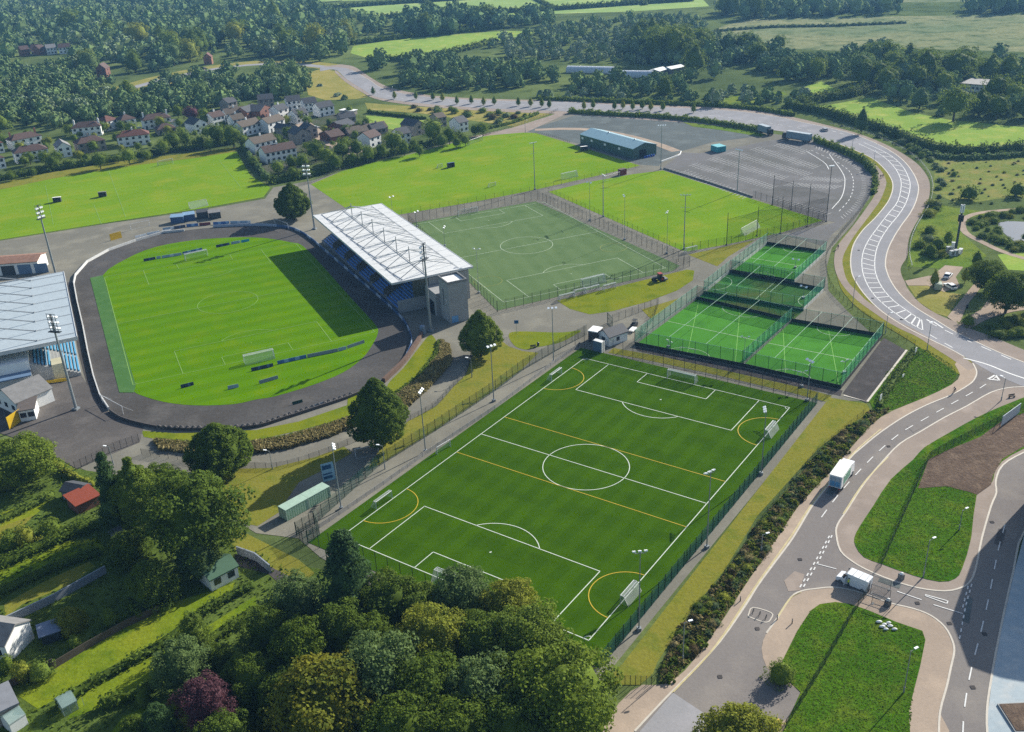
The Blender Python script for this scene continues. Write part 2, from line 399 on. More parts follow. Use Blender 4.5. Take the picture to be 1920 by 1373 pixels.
# ------------------------------------------------------------------ the sports ground's tarmac
sheet('yard', [(-80,458),(0,452),(200,420),(380,394),(497,373),(512,352),(590,338),(640,322),(760,291),(870,260),(960,242),(1056,212),(1075,214),(1172,219),(1300,232),(1440,250),(1530,262),(1600,290),(1636,330),(1636,360),(1600,420),(1560,465),(1550,500),(1553,545),(1590,585),(1650,640),(1700,660),(1640,752),(1556,752),(1130,1275),(1060,1310),(600,1045),(560,1010),(480,1000),(330,905),(180,890),(130,870),(60,830),(-80,780)], Z1, g_yard)
sheet('gravel_lot', [(975,246),(1020,235),(1073,218),(1095,216),(1172,220),(1230,224),(1300,231),(1349,242),(1428,255),(1336,267),(1277,284),(1268,290),(1238,306),(1236,312),(1200,309),(1085,270),(1068,266),(1005,249)], Z2, g_lot)
sheet('path', [(860,262),(960,240),(1030,218),(1062,205),(1078,209),(1055,217),(1005,240),(985,249),(900,258)], Z2, g_pave)
b = MB(); b.strip(SG([(1003,244),(1060,242),(1120,245),(1180,256),(1230,270),(1268,284)]), 5.0, Z3); o = b.build('track_road', g_pave_g); o['kind'] = 'structure'
sheet('car_park', [(1244,314),(1268,296),(1278,286),(1312,288),(1362,281),(1437,265),(1459,262),(1520,264),(1546,274),(1590,294),(1621,312),(1634,331),(1637,351),(1630,373),(1604,402),(1560,440),(1545,462),(1470,441),(1568,417),(1546,414),(1411,371),(1330,346)], Z2, g_park)
# car park bays
b = MB()
def lerp(p, q, t): return (p[0]+(q[0]-p[0])*t, p[1]+(q[1]-p[1])*t)
def bays(p, q, n, dx, dy, spine=True):
    for i in range(n+1):
        c = lerp(p, q, i/n); b.strip([G(c[0]-dx, c[1]-dy), G(c[0]+dx, c[1]+dy)], .2, Z3)
    if spine: b.strip([G(*p), G(*q)], .16, Z3)
for p, q, n in (((1283,322),(1400,370),19), ((1300,309),(1450,352),26), ((1335,297),(1470,335),24), ((1370,287),(1515,328),26), ((1415,279),(1530,314),22), ((1460,271),(1510,286),9),
                ((1478,346),(1570,352),14), ((1508,334),(1578,340),11)): bays(p, q, n, 9, -3.2)
for p, q, n in (((1254,318),(1400,368),24), ((1452,372),(1552,402),15)): bays(p, q, n, 6.5, -2.2, False)
rim = [(1532,274),(1575,293),(1605,310),(1620,328),(1624,350),(1618,372),(1600,395),(1580,412)]
for c in resample(SG(rim), 2.6):
    px, py = PX(c); cx = 1500+(px-1500)*.935; cy = 345+(py-345)*(.93 if py < 345 else .93)
    b.strip([c+Vector((0, 0, 0)), G(cx, cy)], .2, Z3)
o = b.build('parking_bay_marking', g_white_worn); o['kind'] = 'structure'
b = MB()
for c1, c2 in zip(*[iter(resample(SG([(1520,282),(1570,305),(1595,325),(1600,350),(1592,375),(1572,398)]), 2.4))]*2): b.strip([c1, c2], .25, Z3)
b.strip(SG([(1555,290),(1580,325),(1584,345),(1578,370),(1560,392)]), .3, Z3)
b.strip(SG([(1512,284),(1545,305),(1554,318)]), .3, Z3)
o = b.build('lane_marking', g_white); o['kind'] = 'structure'
sheet('playing_field', [(583,346),(640,322),(700,305),(760,292),(870,263),(920,254),(980,249),(1005,250),(1068,269),(1200,311),(1120,330),(1000,357),(900,377),(760,401),(735,405),(650,392)], Z2, g_pitch_n)
sheet('playing_field', [(1028,360),(1097,343),(1187,327),(1243,320),(1411,374),(1542,414),(1463,437),(1362,459),(1290,472),(1278,470)], Z2, g_pitch_n)
sheet('playing_field', [(-60,354),(0,345),(100,325),(240,303),(370,288),(440,278),(452,300),(470,330),(507,352),(494,370),(380,391),(200,418),(0,450),(-60,458)], Z2, g_pitch_n)
sheet('verge', [(-60,350),(0,343),(100,323),(240,301),(370,286),(442,276),(446,284),(372,296),(240,312),(100,335),(0,356),(-60,362)], Z3, g_verge)
def gsheet(pts, m, z=Z2, name='lawn', c=False): return sheet(name, pts, z, m, curved=c)
gsheet([(405,893),(428,880),(509,878),(590,858),(645,838),(660,850),(600,885),(560,905),(522,962),(483,987),(452,981),(425,962)], g_verge)
gsheet([(766,790),(818,762),(851,725),(873,703),(885,670),(915,640),(937,637),(954,650),(980,659),(1010,662),(980,692),(928,731),(818,806),(709,873),(690,880),(715,838)], g_verge)
gsheet([(954,628),(974,622),(1049,624),(1088,620),(1079,628),(1049,643),(1007,652),(985,656),(964,648)], g_lawn, c=True)
gsheet([(1044,564),(1149,540),(1288,506),(1302,508),(1299,526),(1270,545),(1215,566),(1149,584),(1106,590),(1069,580)], g_lawn)
gsheet([(1290,478),(1417,450),(1365,482),(1345,500),(1320,490)], g_verge)
gsheet([(1203,581),(1272,560),(1222,600)], g_verge)
gsheet([(806,629),(819,642),(819,660),(790,700),(750,733),(735,741),(727,722),(757,690),(782,657)], g_lawn, c=True)
gsheet([(265,808),(330,813),(480,807),(560,791),(664,756),(670,778),(560,808),(480,826),(330,830),(270,820)], g_lawn)
gsheet([(655,700),(690,690),(700,720),(690,760),(650,780)], g_lawn)
gsheet([(430,985),(460,1000),(560,1050),(590,1075),(560,1100),(440,1030),(425,1000)], g_verge)
# pitch-side verge and footway by the side road
gsheet([(1128,1285),(1166,1247),(1546,758),(1556,746),(1625,758),(1633,772),(1573,812),(1533,843),(1420,968),(1357,1072),(1295,1147),(1232,1243),(1224,1264),(1200,1285)], g_verge, name='verge')
gsheet([(1711,656),(1737,652),(1784,682),(1796,700),(1784,722),(1730,748),(1675,768),(1638,770),(1632,756),(1600,745),(1660,700)], g_isle, name='verge')
sheet('court', [(1580,738),(1657,634),(1698,657),(1625,756)], Z2, g_dark)
b = MB(); b.wall(GP([(1582,742),(1626,754),(1700,657)]), .14, .5); o = b.build('kerb', g_kerb); o['kind'] = 'structure'
# stadium track, grass and strips
TR_OUT = [(306,438),(255,453),(204,471),(164,493),(142,518),(140,533),(146,566),(157,613),(166,660),(177,708),(189,744),(206,769),(230,784),(277,797),(328,804),(400,804),(480,799),(538,782),(600,762),(662,741),(717,715),(757,679),(771,646),(768,624),(750,595),(699,548),(626,486),(578,446),(542,429),(480,424),(401,427),(346,433)]
sheet('running_track', TR_OUT, Z3, g_track, curved=True, n=3)
TR_IN = [(193,517),(237,486),(291,464),(364,451),(437,446),(480,446),(512,449),(545,455),(568,462),(610,505),(655,556),(700,605),(709,624),(695,653),(677,675),(644,699),(589,722),(516,744),(480,750),(437,759),(364,761),(310,755),(270,744),(251,735),(250,722),(236,672),(221,617),(205,560)]
sheet('stadium_grass', TR_IN, Z4, g_pitch_s, curved=True, n=3)
sheet('turf_strip', [(169,522),(193,517),(255,724),(251,737),(224,737)], Z5, g_strip)
# front all weather pitch (solved rectangle) and its surround
PL, PW, PO, PT = 91.685, 55.003, Vector((-34.394, 153.45, 0)), .948377
PE = Vector((math.cos(PT), math.sin(PT), 0)); PN = Vector((math.sin(PT), -math.cos(PT), 0))
def FP(u, v, z=0): return PO+PE*u+PN*v+Vector((0, 0, z))
wsheet('turf_pitch', [FP(-4.5,-4.2), FP(-4.5,PW+4.6), FP(PL+5.2,PW+4.6), FP(PL+5.2,-4.2)], Z3, g_turf)
def quadmap(c):
    P = GP(c)
    return lambda u, v: (P[0]*(1-u)+P[1]*u)*(1-v)+(P[3]*(1-u)+P[2]*u)*v
sheet('turf_pitch', [(772,419),(1004,378),(1275,499),(1262,508),(932,583)], Z3, g_turf_old)
CA = [(1190,648),(1391,688),(1484,604),(1306,562)]; CB = [(1391,688),(1576,730),(1654,633),(1484,604)]
CC = [(1319,552),(1506,584),(1545,546),(1368,512)]; CDD = [(1371,511),(1489,531),(1548,476),(1438,459)]
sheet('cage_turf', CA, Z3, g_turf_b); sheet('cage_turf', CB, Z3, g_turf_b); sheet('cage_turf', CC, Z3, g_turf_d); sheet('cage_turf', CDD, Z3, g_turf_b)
sheet('cage_turf', [(1306,562),(1484,604),(1506,584),(1319,552)], Z3, g_turf_d)  # gap between cages, netting shadow painted in as darker turf
sheet('verge', [(1150,653),(1240,669),(1380,700),(1500,727),(1560,743),(1548,754),(1480,736),(1340,703),(1200,673),(1140,662)], Z2, g_verge)
sheet('path', [(1190,650),(1391,690),(1580,733),(1576,743),(1392,702),(1195,658)], Z2, g_dark)
sheet('yard', [(-40,700),(150,700),(172,735),(192,766),(228,786),(270,800),(262,830),(200,856),(145,880),(60,832),(-40,800)], Z2, g_dark_yard)
sheet('dark_strip', [(126,530),(139,530),(144,566),(155,613),(164,660),(175,708),(187,744),(203,769),(188,764),(168,735),(157,700),(147,660),(139,610),(131,570)], Z2, g_dark)  # flat dark strip between the track wall and the older stand
sheet('verge', [(1279,229),(1349,237),(1400,244),(1436,252),(1428,257),(1349,244),(1300,238)], Z3, g_rough)
# ------------------------------------------------------------------ pitch markings
def arc(c, r, a0, a1, n=40): return [Vector((c.x+r*math.cos(a0+(a1-a0)*i/n), c.y+r*math.sin(a0+(a1-a0)*i/n), 0)) for i in range(n+1)]
def marks(P, L, W, z, m, lw=.16, sc=1.0, six=True):
    """football markings; P(u,v) gives the ground point u metres along, v metres across"""
    b = MB(); ln = lambda *q: b.strip([P(*x) for x in q], lw, z)
    for a, c in (((0,0),(L,0)), ((0,W),(L,W)), ((0,-lw/2),(0,W+lw/2)), ((L,-lw/2),(L,W+lw/2)), ((L/2,0),(L/2,W))): ln(a, c)
    m_ = W/2
    for e, s in ((0, 1), (L, -1)):
        ln((e, m_-20.16*sc), (e+s*16.5*sc, m_-20.16*sc)); ln((e, m_+20.16*sc), (e+s*16.5*sc, m_+20.16*sc)); ln((e+s*16.5*sc, m_-20.16*sc-lw/2), (e+s*16.5*sc, m_+20.16*sc+lw/2))
        if six: ln((e, m_-9.16*sc), (e+s*5.5*sc, m_-9.16*sc)); ln((e, m_+9.16*sc), (e+s*5.5*sc, m_+9.16*sc)); ln((e+s*5.5*sc, m_-9.16*sc), (e+s*5.5*sc, m_+9.16*sc))
        a0 = math.acos(5.5/9.15); cc = e+s*11*sc
        b.strip([P(cc+s*9.15*sc*math.cos(-a0+2*a0*i/24), m_+9.15*sc*math.sin(-a0+2*a0*i/24)) for i in range(25)], lw, z)
        b.strip([P(cc+.2*math.cos(t), m_+.2*math.sin(t)) for t in (0, 2, 4)], .25, z)
        for v in (0, W):
            q = (1 if v == 0 else -1); b.strip([P(e+s*math.cos(t*PI/16), v+q*math.sin(t*PI/16)) for t in range(9)], lw*.8, z)
    b.strip([P(L/2+9.15*sc*math.cos(2*PI*i/72), m_+9.15*sc*math.sin(2*PI*i/72)) for i in range(72)], lw, z, closed=True)
    o = b.build('pitch_marking', m); o['kind'] = 'structure'; return o
marks(lambda u, v: FP(u, v), PL, PW, Z4, g_linew, .17)
b = MB()
for u in (PL/2-9.2, PL/2+9.2): b.strip([FP(u, 0), FP(u, PW)], .15, Z4)
for u in (13.0, 78.5):
    for v, s in ((0, 1), (PW, -1)):
        b.strip([FP(u+6.6*math.cos(PI*i/28), v+s*6.6*math.sin(PI*i/28)) for i in range(29)], .16, Z4)
o = b.build('pitch_marking', g_liney); o['kind'] = 'structure'
def rectmap(c, L, W):
    """square up four traced corners into one true rectangle"""
    P = GP(c); ce = (P[0]+P[1]+P[2]+P[3])/4
    e = ((P[1]-P[0])+(P[2]-P[3])).normalized(); n = ((P[3]-P[0])+(P[2]-P[1])); n = (n-e*n.dot(e)).normalized()
    return lambda u, v: ce+e*(u-L/2)+n*(v-W/2)
SPm = rectmap([(193,520),(253,725),(699,622),(557,457)], 93, 65.5)
marks(SPm, 93, 65.5, Z5+.01, g_linef, .18)
MPm = rectmap([(784,421),(933,572),(1255,498),(1003,383)], 89, 57)
marks(MPm, 89, 57, Z4, g_lineo, .16)
b = MB()
for c, a, e in (((1150,465),0,2*PI), ((915,528),0,2*PI)):
    ce = G(*c); b.strip(arc(ce, 4.5, a, e), .12, Z4)
o = b.build('pitch_marking', mat('old yellow line', 'a8a84a')); o['kind'] = 'structure'
LPm = rectmap([(20,352),(60,436),(430,372),(330,297)], 60, 95)
b = MB()
for c in (((204,322),(236,408)), ((85,347),(100,421)), ((176,384),(190,420)), ((410,300),(450,350)), ((30,352),(300,314))): b.strip(GP(c), .2, Z3+.02)
o = b.build('pitch_marking', g_linef); o['kind'] = 'structure'
b = MB()
for q, far_ in ((CA, 1), (CB, 1), (CDD, 1)):
    M = quadmap(q)
    b.strip([M(0, .5), M(1, .5)], .14, Z4)
    for v0, s in ((0, 1), (1, -1)): b.strip([M(.5+.2*math.cos(PI*i/24), v0+s*.13*math.sin(PI*i/24)) for i in range(25)], .14, Z4)
    for w0 in (.08, .92): b.strip([M(w0, .02), M(w0, .98)], .1, Z4) if w0 > 5 else None
M = quadmap(CC)
b.strip([M(.5, 0), M(.5, 1)], .14, Z4)
for u0, s in ((0, 1), (1, -1)): b.strip([M(u0+s*.14*math.sin(PI*i/24), .5+.3*math.cos(PI*i/24)) for i in range(25)], .14, Z4)
o = b.build('pitch_marking', g_linec); o['kind'] = 'structure'
b = MB(); MA = quadmap([(1190,648),(1576,730),(1654,633),(1306,562)])
for u in (.02, .26, .5, .74): b.strip([MA(u, .98 if u < .3 else .96), MA(u+.24, .06)], .1, Z4-.01)
o = b.build('pitch_marking', g_linel); o['kind'] = 'structure'
# ------------------------------------------------------------------ main road
R_IN = [(600,134),(628,131),(650,149),(680,168),(705,182),(760,191),(830,198),(940,205),(1050,209),(1150,216),(1250,222),(1340,229),(1400,236),(1440,243),(1490,250),(1528,257),(1566,268),(1605,283),(1636,298),(1657,316),(1671,336),(1674,353),(1668,373),(1657,390),(1640,410),(1618,432),(1601,458),(1595,485),(1597,511),(1606,531),(1623,555),(1649,581),(1680,603),(1715,623),(1750,640),(1785,657),(1824,679),(1870,705),(1960,742)]
R_OUT = [(600,126),(640,127),(660,132),(692,150),(722,168),(790,181),(870,187),(960,190),(1060,192),(1150,197),(1230,201),(1300,204),(1380,209),(1450,218),(1500,229),(1550,239),(1596,251),(1640,268),(1675,287),(1697,305),(1712,325),(1720,342),(1722,357),(1717,379),(1706,401),(1690,423),(1675,447),(1664,471),(1660,494),(1663,511),(1671,529),(1684,548),(1704,568),(1728,585),(1758,603),(1791,623),(1835,644),(1879,664),(1930,684),(1970,700)]
F_OUT = [(640,121),(665,126),(697,147),(730,164),(790,177),(870,184),(960,187),(1060,189),(1150,194),(1230,198),(1300,200),(1380,204),(1450,213),(1500,223),(1566,239),(1609,251),(1653,268),(1690,287),(1719,307),(1736,327),(1743,344),(1743,364),(1738,382),(1727,403),(1714,425),(1704,449),(1701,480),(1689,502),(1691,518),(1697,530),(1702,542),(1724,568),(1758,590),(1798,607),(1822,618),(1863,633),(1920,657),(1975,680)]
N5 = 5
rin, rout, fout = SG(R_IN, N5), SG(R_OUT, N5), SG(F_OUT, N5)
wsheet('pavement', rout+fout[::-1], Z3, g_pave)
wsheet('road', rin+rout[::-1], Z3, g_road)
# inner verge, path and fence side strip
P_IN = [(628,136),(648,154),(678,173),(705,186),(760,196),(830,203),(940,210),(1050,214),(1150,221),(1250,228),(1340,236),(1400,244),(1436,250)]
wsheet('pavement', SG(P_IN, N5)+SG([c for c in R_IN if 620 < c[0] <= 1441 and c[1] < 260], N5)[::-1], Z2, g_pave)
V_L = [(1532,268),(1575,288),(1612,306),(1630,322),(1640,345),(1638,365),(1622,400),(1594,430),(1572,458),(1564,484),(1568,512),(1576,540),(1592,562),(1616,584),(1650,606),(1690,630),(1718,648),(1748,668),(1800,704)]
V_R = [(1540,261),(1566,268),(1605,283),(1636,298),(1657,316),(1671,336),(1674,353),(1668,373),(1657,390),(1640,410),(1618,432),(1601,458),(1595,485),(1597,511),(1606,531),(1623,555),(1649,581),(1680,603),(1715,623),(1750,640),(1785,657),(1824,679)]
wsheet('verge', SG(V_L, N5)+SG(V_R, N5)[::-1], Z2, g_verge)
QL = [(1528,263),(1575,285),(1618,306),(1636,322),(1646,340),(1640,366),(1628,385),(1614,405),(1592,434),(1570,462),(1564,485),(1566,507),(1575,528),(1590,548),(1612,568),(1640,588),(1662,603),(1689,618),(1721,633),(1748,651),(1780,671),(1815,695)]
QR = [(1540,261),(1585,279),(1628,300),(1648,316),(1660,335),(1661,349),(1651,375),(1636,397),(1618,421),(1603,441),(1590,462),(1580,485),(1582,507),(1590,529),(1608,548),(1627,566),(1654,583),(1680,601),(1710,616),(1737,631),(1759,644),(1798,664),(1832,690)]
wsheet('footway', SG(QL, N5)+SG(QR, N5)[::-1], Z3, g_pave)
kb = MB(); kb.wall(rin[55:-12], .12, .35); kb.wall(rout[10:], .12, .35); o = kb.build('kerb', g_kerb); o['kind'] = 'structure'
# hatched median and lane dashes of the main road
HA = [(1610,270),(1650,290),(1675,312),(1688,335),(1689,355),(1682,380),(1665,402),(1645,428),(1628,452),(1618,475),(1616,500),(1622,525),(1636,550),(1660,574),(1700,603),(1730,620)]
HB = [(1620,268),(1663,288),(1690,310),(1704,335),(1706,355),(1699,380),(1686,402),(1665,428),(1650,452),(1642,475),(1640,500),(1644,520),(1656,543),(1676,565),(1706,587),(1728,601)]
ha, hb = SG(HA, 8), SG(HB, 8); b = MB(); b.strip(ha, .28, Z4); b.strip(hb, .28, Z4); b.strip([ha[-1], hb[-1]], .28, Z4)
for i in range(6, len(ha)-3, 3): b.strip([ha[i], hb[min(i+2, len(hb)-1)]], .42, Z4)
for line in ([(1742,605),(1790,629),(1850,655),(1930,690)], [(1742,628),(1790,655),(1815,668)], [(1560,246),(1600,258),(1612,266)], [(700,172),(760,186),(870,192),(1000,198),(1150,206),(1300,214),(1440,231),(1530,247)]):
    q = resample(SG(line, 8), 3.0)
    for a, c in zip(q[::2], q[1::2]): b.strip([a, c], .3, Z4)
b.strip(SG([(1806,672),(1850,684),(1890,700),(1925,712)]), .5, Z4)
b.path  # (markings are flat)
for q in ([(1737,600),(1748,606)], [(1750,604),(1768,616)], [(1852,712),(1866,704)], [(1852,712),(1874,714)], [(1866,704),(1874,714)]): b.strip(GP(q), .45, Z4)
o = b.build('road_marking', g_white); o['kind'] = 'structure'
# ------------------------------------------------------------------ side road and entrance
S_L = [(1870,705),(1824,679),(1812,668),(1824,682),(1831,697),(1828,710),(1817,722),(1784,741),(1740,759),(1697,781),(1653,810),(1617,839),(1591,863),(1545,921),(1520,954),(1487,1009),(1453,1055),(1420,1100),(1399,1134),(1349,1205),(1295,1263),(1249,1309),(1190,1372),(1140,1420)]
S_R = [(1960,720),(1920,726),(1890,728),(1857,737),(1813,762),(1770,784),(1726,810),(1687,833),(1654,867),(1620,908),(1587,959),(1570,985),(1568,1004),(1576,1034),(1600,1055),(1629,1071),(1670,1088),(1720,1103),(1771,1109),(1804,1102),(1821,1088),(1831,1059),(1841,1009),(1858,950),(1868,925),(1867,902),(1880,873),(1920,849),(1990,820)]
S_E = [(1990,930),(1920,998),(1900,1071),(1875,1184),(1858,1276),(1850,1338),(1852,1400),(1760,1400),(1760,1373),(1762,1338),(1775,1288),(1783,1251),(1789,1222),(1785,1201),(1771,1176),(1745,1155),(1712,1142),(1670,1132),(1629,1117),(1595,1107),(1562,1102),(1528,1105),(1503,1109),(1483,1121),(1458,1159),(1437,1188),(1428,1217),(1437,1251),(1462,1276),(1501,1299),(1480,1345),(1440,1400),(1140,1420)]
wsheet('road', SG(S_L, 3)+SG(S_E, 3)[::-1]+SG(S_R, 3)[::-1], Z2, g_road_d)
wsheet('footway', SG(S_L[3:], 3)+SG([(1100,1420),(1160,1320),(1205,1285),(1255,1282),(1318,1218),(1400,1094),(1441,1035),(1421,1062),(1497,950),(1560,883),(1631,800),(1672,772),(1730,748),(1784,722),(1800,703),(1790,684),(1800,676)][::-1], 2)[::-1], Z2+.015, g_pave_g)
ISL = [(1990,715),(1920,746),(1875,764),(1831,784),(1784,810),(1733,840),(1712,863),(1670,900),(1637,950),(1612,988),(1602,1009),(1604,1025),(1620,1046),(1654,1059),(1712,1080),(1762,1092),(1791,1086),(1804,1067),(1821,1009),(1831,930),(1860,905),(1864,890),(1879,866),(1920,842),(1990,812)]
wsheet('footway', SG(S_R, 3)+SG([(2010,818),(2010,715)],2), Z2+.02, g_pave)
o = wsheet('traffic_island', SG(ISL, 2, True), Z3+.05, g_isle)
sheet('planting_bed', [(1721,917),(1741,863),(1775,846),(1837,821),(1879,790),(1930,772),(2000,750),(2000,808),(1920,838),(1879,862),(1862,892),(1858,910),(1831,929),(1821,925),(1775,913)], Z3+.08, g_soil)
LOW = [(1458,1159),(1483,1121),(1503,1109),(1528,1105),(1562,1102),(1595,1107),(1629,1117),(1670,1132),(1712,1142),(1745,1155),(1771,1176),(1785,1201),(1789,1222),(1783,1251),(1775,1288),(1762,1338),(1760,1400),(1440,1400),(1480,1345),(1501,1299),(1462,1276),(1437,1251),(1428,1217),(1437,1188)]
wsheet('footway', SG(LOW, 2, True), Z2+.02, g_pave_g)
sheet('traffic_island', [(1520,1146),(1537,1134),(1566,1130),(1595,1134),(1629,1146),(1679,1167),(1729,1184),(1735,1201),(1725,1251),(1712,1301),(1704,1338),(1708,1400),(1455,1400),(1501,1299),(1458,1259),(1474,1226),(1495,1184)], Z3+.05, g_isle)
kb = MB(); kb.wall(SG(S_R[1:], 3), .13, .32); kb.wall(SG(S_L[3:-1], 3), .13, .32); kb.wall(SG(LOW[-1:]+LOW[:17], 3), .13, .3)
kb.wall(SG([(1990,930)]+S_E[1:7], 3), .14, .32); o = kb.build('kerb', g_kerb); o['kind'] = 'structure'
sheet('plaza', [(1990,928),(1922,998),(1902,1071),(1877,1184),(1860,1276),(1852,1338),(1854,1420),(2100,1420),(2100,928)], Z3, g_plaza)
b = MB()
for line in ([(1870,706),(1840,727),(1790,755),(1740,783),(1690,812),(1650,845),(1610,885),(1575,925),(1548,960),(1520,1000)], [(1884,985),(1872,1030),(1862,1080),(1852,1130),(1838,1190),(1820,1260),(1808,1330),(1804,1400)]):
    q = resample(SG(line, 8), 3.0)
    for a, c in zip(q[::2], q[1::2]): b.strip([a, c], .2, Z4+.02)
for line in ([(1560,1005),(1530,1062),(1500,1112)], [(1555,1006),(1525,1060),(1494,1112)], [(1822,1096),(1810,1140),(1797,1210)], [(1815,1100),(1803,1148)]):
    q = resample(SG(line, 6), .9)
    for a, c in zip(q[::2], q[1::2]): b.strip([a, c], .22, Z4+.02)
for q in ([(1530,1058),(1568,1068)], [(1682,1110),(1728,1126)], [(1750,1135),(1805,1152)], [(1734,1116),(1777,1128)], [(1734,1118),(1775,1133)], [(1777,1128),(1775,1133)]): b.strip(GP(q), .2, Z4+.02)
o = b.build('road_marking', g_white); o['kind'] = 'structure'
b = MB()
for line in ([(1650,806),(1600,850),(1560,898),(1520,948),(1480,1010),(1420,1094),(1340,1213),(1260,1300)], [(1664,858),(1620,905),(1580,965)], [(1457,1158),(1480,1124),(1500,1112)]):
    P = SG(line, 5); b.strip(P, .14, Z4+.02); b.strip([p+Vector((.28, .1, 0)) for p in P], .14, Z4+.02)
o = b.build('road_marking', mat('yellow road paint', 'cfc08a', .7, var=.2)); o['kind'] = 'structure'
sheet('road_patch', [(1470,1090),(1490,1072),(1508,1078),(1500,1108),(1478,1110)], Z3+.02, g_pave)
sheet('road_patch', [(1200,1372),(1262,1300),(1330,1345),(1300,1400),(1200,1400)], Z3+.02, g_road)
g_worn = ground_mat('tyre worn asphalt', '868282', '7e7a7a', '8f8b8b', .05, .2, 2.0, .14, .1, 2.5)
b = MB(); A_ = SG(S_L[4:-1], 4); B_ = resample(SG([(1870,706),(1840,727),(1790,755),(1740,783),(1690,812),(1650,845),(1610,885),(1575,925),(1548,960),(1520,1000),(1470,1070),(1410,1160),(1340,1260)], 6), 2.5)
for d in (-2.6, -1.1, 1.0, 2.5):
    Q = []
    for i, p in enumerate(B_): t = (B_[min(i+1, len(B_)-1)]-B_[max(i-1, 0)]).normalized(); Q.append(p+Vector((-t.y, t.x, 0))*d)
    b.strip(Q, .55, Z2+.012)
B_ = resample(SG([(1884,985),(1872,1030),(1862,1080),(1852,1130),(1838,1190),(1820,1260),(1808,1330),(1804,1400)], 6), 2.5)
for d in (-2.3, -.9, .9, 2.3):
    b.strip([p+Vector((d, -d*.3, 0)) for p in B_], .5, Z2+.013)
o = b.build('tyre_track', g_worn); o['kind'] = 'structure'
for q, mt in (([(1548,925),(1562,904),(1574,909),(1560,931)],g_lot), ([(1650,1084),(1690,1097),(1686,1105),(1646,1091)],g_lot), ([(1812,1120),(1824,1123),(1817,1170),(1805,1166)],g_lot), ([(1700,800),(1726,786),(1740,796),(1712,812)],g_road_d), ([(1872,992),(1886,995),(1878,1024),(1864,1020)],g_dark_yard)): sheet('road_patch', q, Z3+.024, mt)
b = MB()
for x, y in ((1500,1050),(1570,925),(1666,838),(1612,1098),(1720,1132),(1846,1190),(1824,1290),(1420,1180),(1350,1270),(1780,1170),(1636,560),(1690,600),(1610,470),(1860,980)): p = G(x, y); b.box(p.x-.35, p.x+.35, p.y-.35, p.y+.35, Z4+.03, Z4+.034)
o = b.build('drain_cover', g_dark); o['kind'] = 'structure'
# gardens
gsheet([(-40,1420),(-40,900),(60,835),(140,880),(330,905),(420,985),(560,1060),(640,1075),(900,1230),(1130,1290),(1130,1420)], ground_mat('garden soil', '5a6e30', '687a38', '4a5a2a', .05, .2, 1.2, .4, .8, 1.2), Z1+.015, 'garden_ground')
for q in ([(33,1305),(175,1201),(325,1130),(400,1108),(442,1092),(425,1128),(313,1200),(167,1280),(71,1330)], [(154,1301),(313,1217),(388,1176),(480,1117),(480,1146),(376,1217),(284,1292),(125,1351)], [(271,1326),(230,1345),(190,1400),(330,1400),(400,1330),(340,1310)],
          [(0,963),(71,938),(104,925),(67,967),(0,996)], [(-20,1070),(104,1020),(180,1010),(200,1030),(60,1090),(-20,1120)]): gsheet(q, g_garden, Z2)
gsheet([(8,1134),(90,1088),(167,1054),(180,1063),(125,1100),(42,1134),(10,1160)], g_verge, Z2)
gsheet([(-30,1000),(40,975),(66,966),(30,1000),(-30,1040)], g_verge, Z2)
gsheet([(440,1040),(500,1060),(560,1090),(540,1110),(505,1078),(445,1062)], g_dark, Z3, 'path')
# ================================================================== buildings
m_conc = mat('pale concrete', 'a9aaa8', .8); m_conc_d = mat('grey concrete', '8a8a88', .85); m_whiteb = mat('white render', 'e0e0dc', .7, var=.08, k=1.05)
m_steel = mat('galvanised steel', 'b5babb', .4, .5); m_dsteel = mat('dark steel', '4c5358', .5, .3); m_glass = mat('dark window glass', '2b3440', .15, spec=.8, var=.05)
m_black = mat('black opening', '17191c', .8); m_green = mat('green coated steel', '1f4a38', .5); m_wtube = mat('white painted tube', 'e6e8e8', .4, var=.05)
m_roofw = band_mat('white roof sheeting', 'd0d0cc', 'cbcbc8', 1.0, axis='X', rough=.5, k=1.1); m_roofb = band_mat('blue grey roof sheeting', 'bcc8cc', 'b6c2c8', 1.2, axis='X', rough=.5, k=1.36)
m_seat = band_mat('blue seats', '4f8ce0', '3a70c0', .5, axis='X', rough=.45, duty=.8); m_seat_w = band_mat('blue and white seats', '6cc0ea', '44a0da', .5, axis='X', rough=.45, duty=.8)
m_slate = mat('dark slate roof', '4a4d52', .7, var=.2); m_brownr = mat('brown tiled roof', '5f4a42', .8, var=.25); m_redr = mat('red tiled roof', '6f463a', .8, var=.25)
m_olive = mat('brown concrete tiles', '6a5e50', .8, var=.2); m_brick = mat('red brick', '80584a', .85, var=.2); m_pebble = mat('pebbledash', 'a8a096', .9, var=.15)
m_oran = mat('orange brick', 'a0705a', .85); m_lav = mat('grey roof tiles', '8b8a88', .8, var=.2)
def win(parent, w_, h_, x, z, y=0.0, m=None, name='window'):
    b = MB(); b.box(x-w_/2, x+w_/2, y-.06, y+.02, z, z+h_); return b.build(name, m or m_glass, parent)
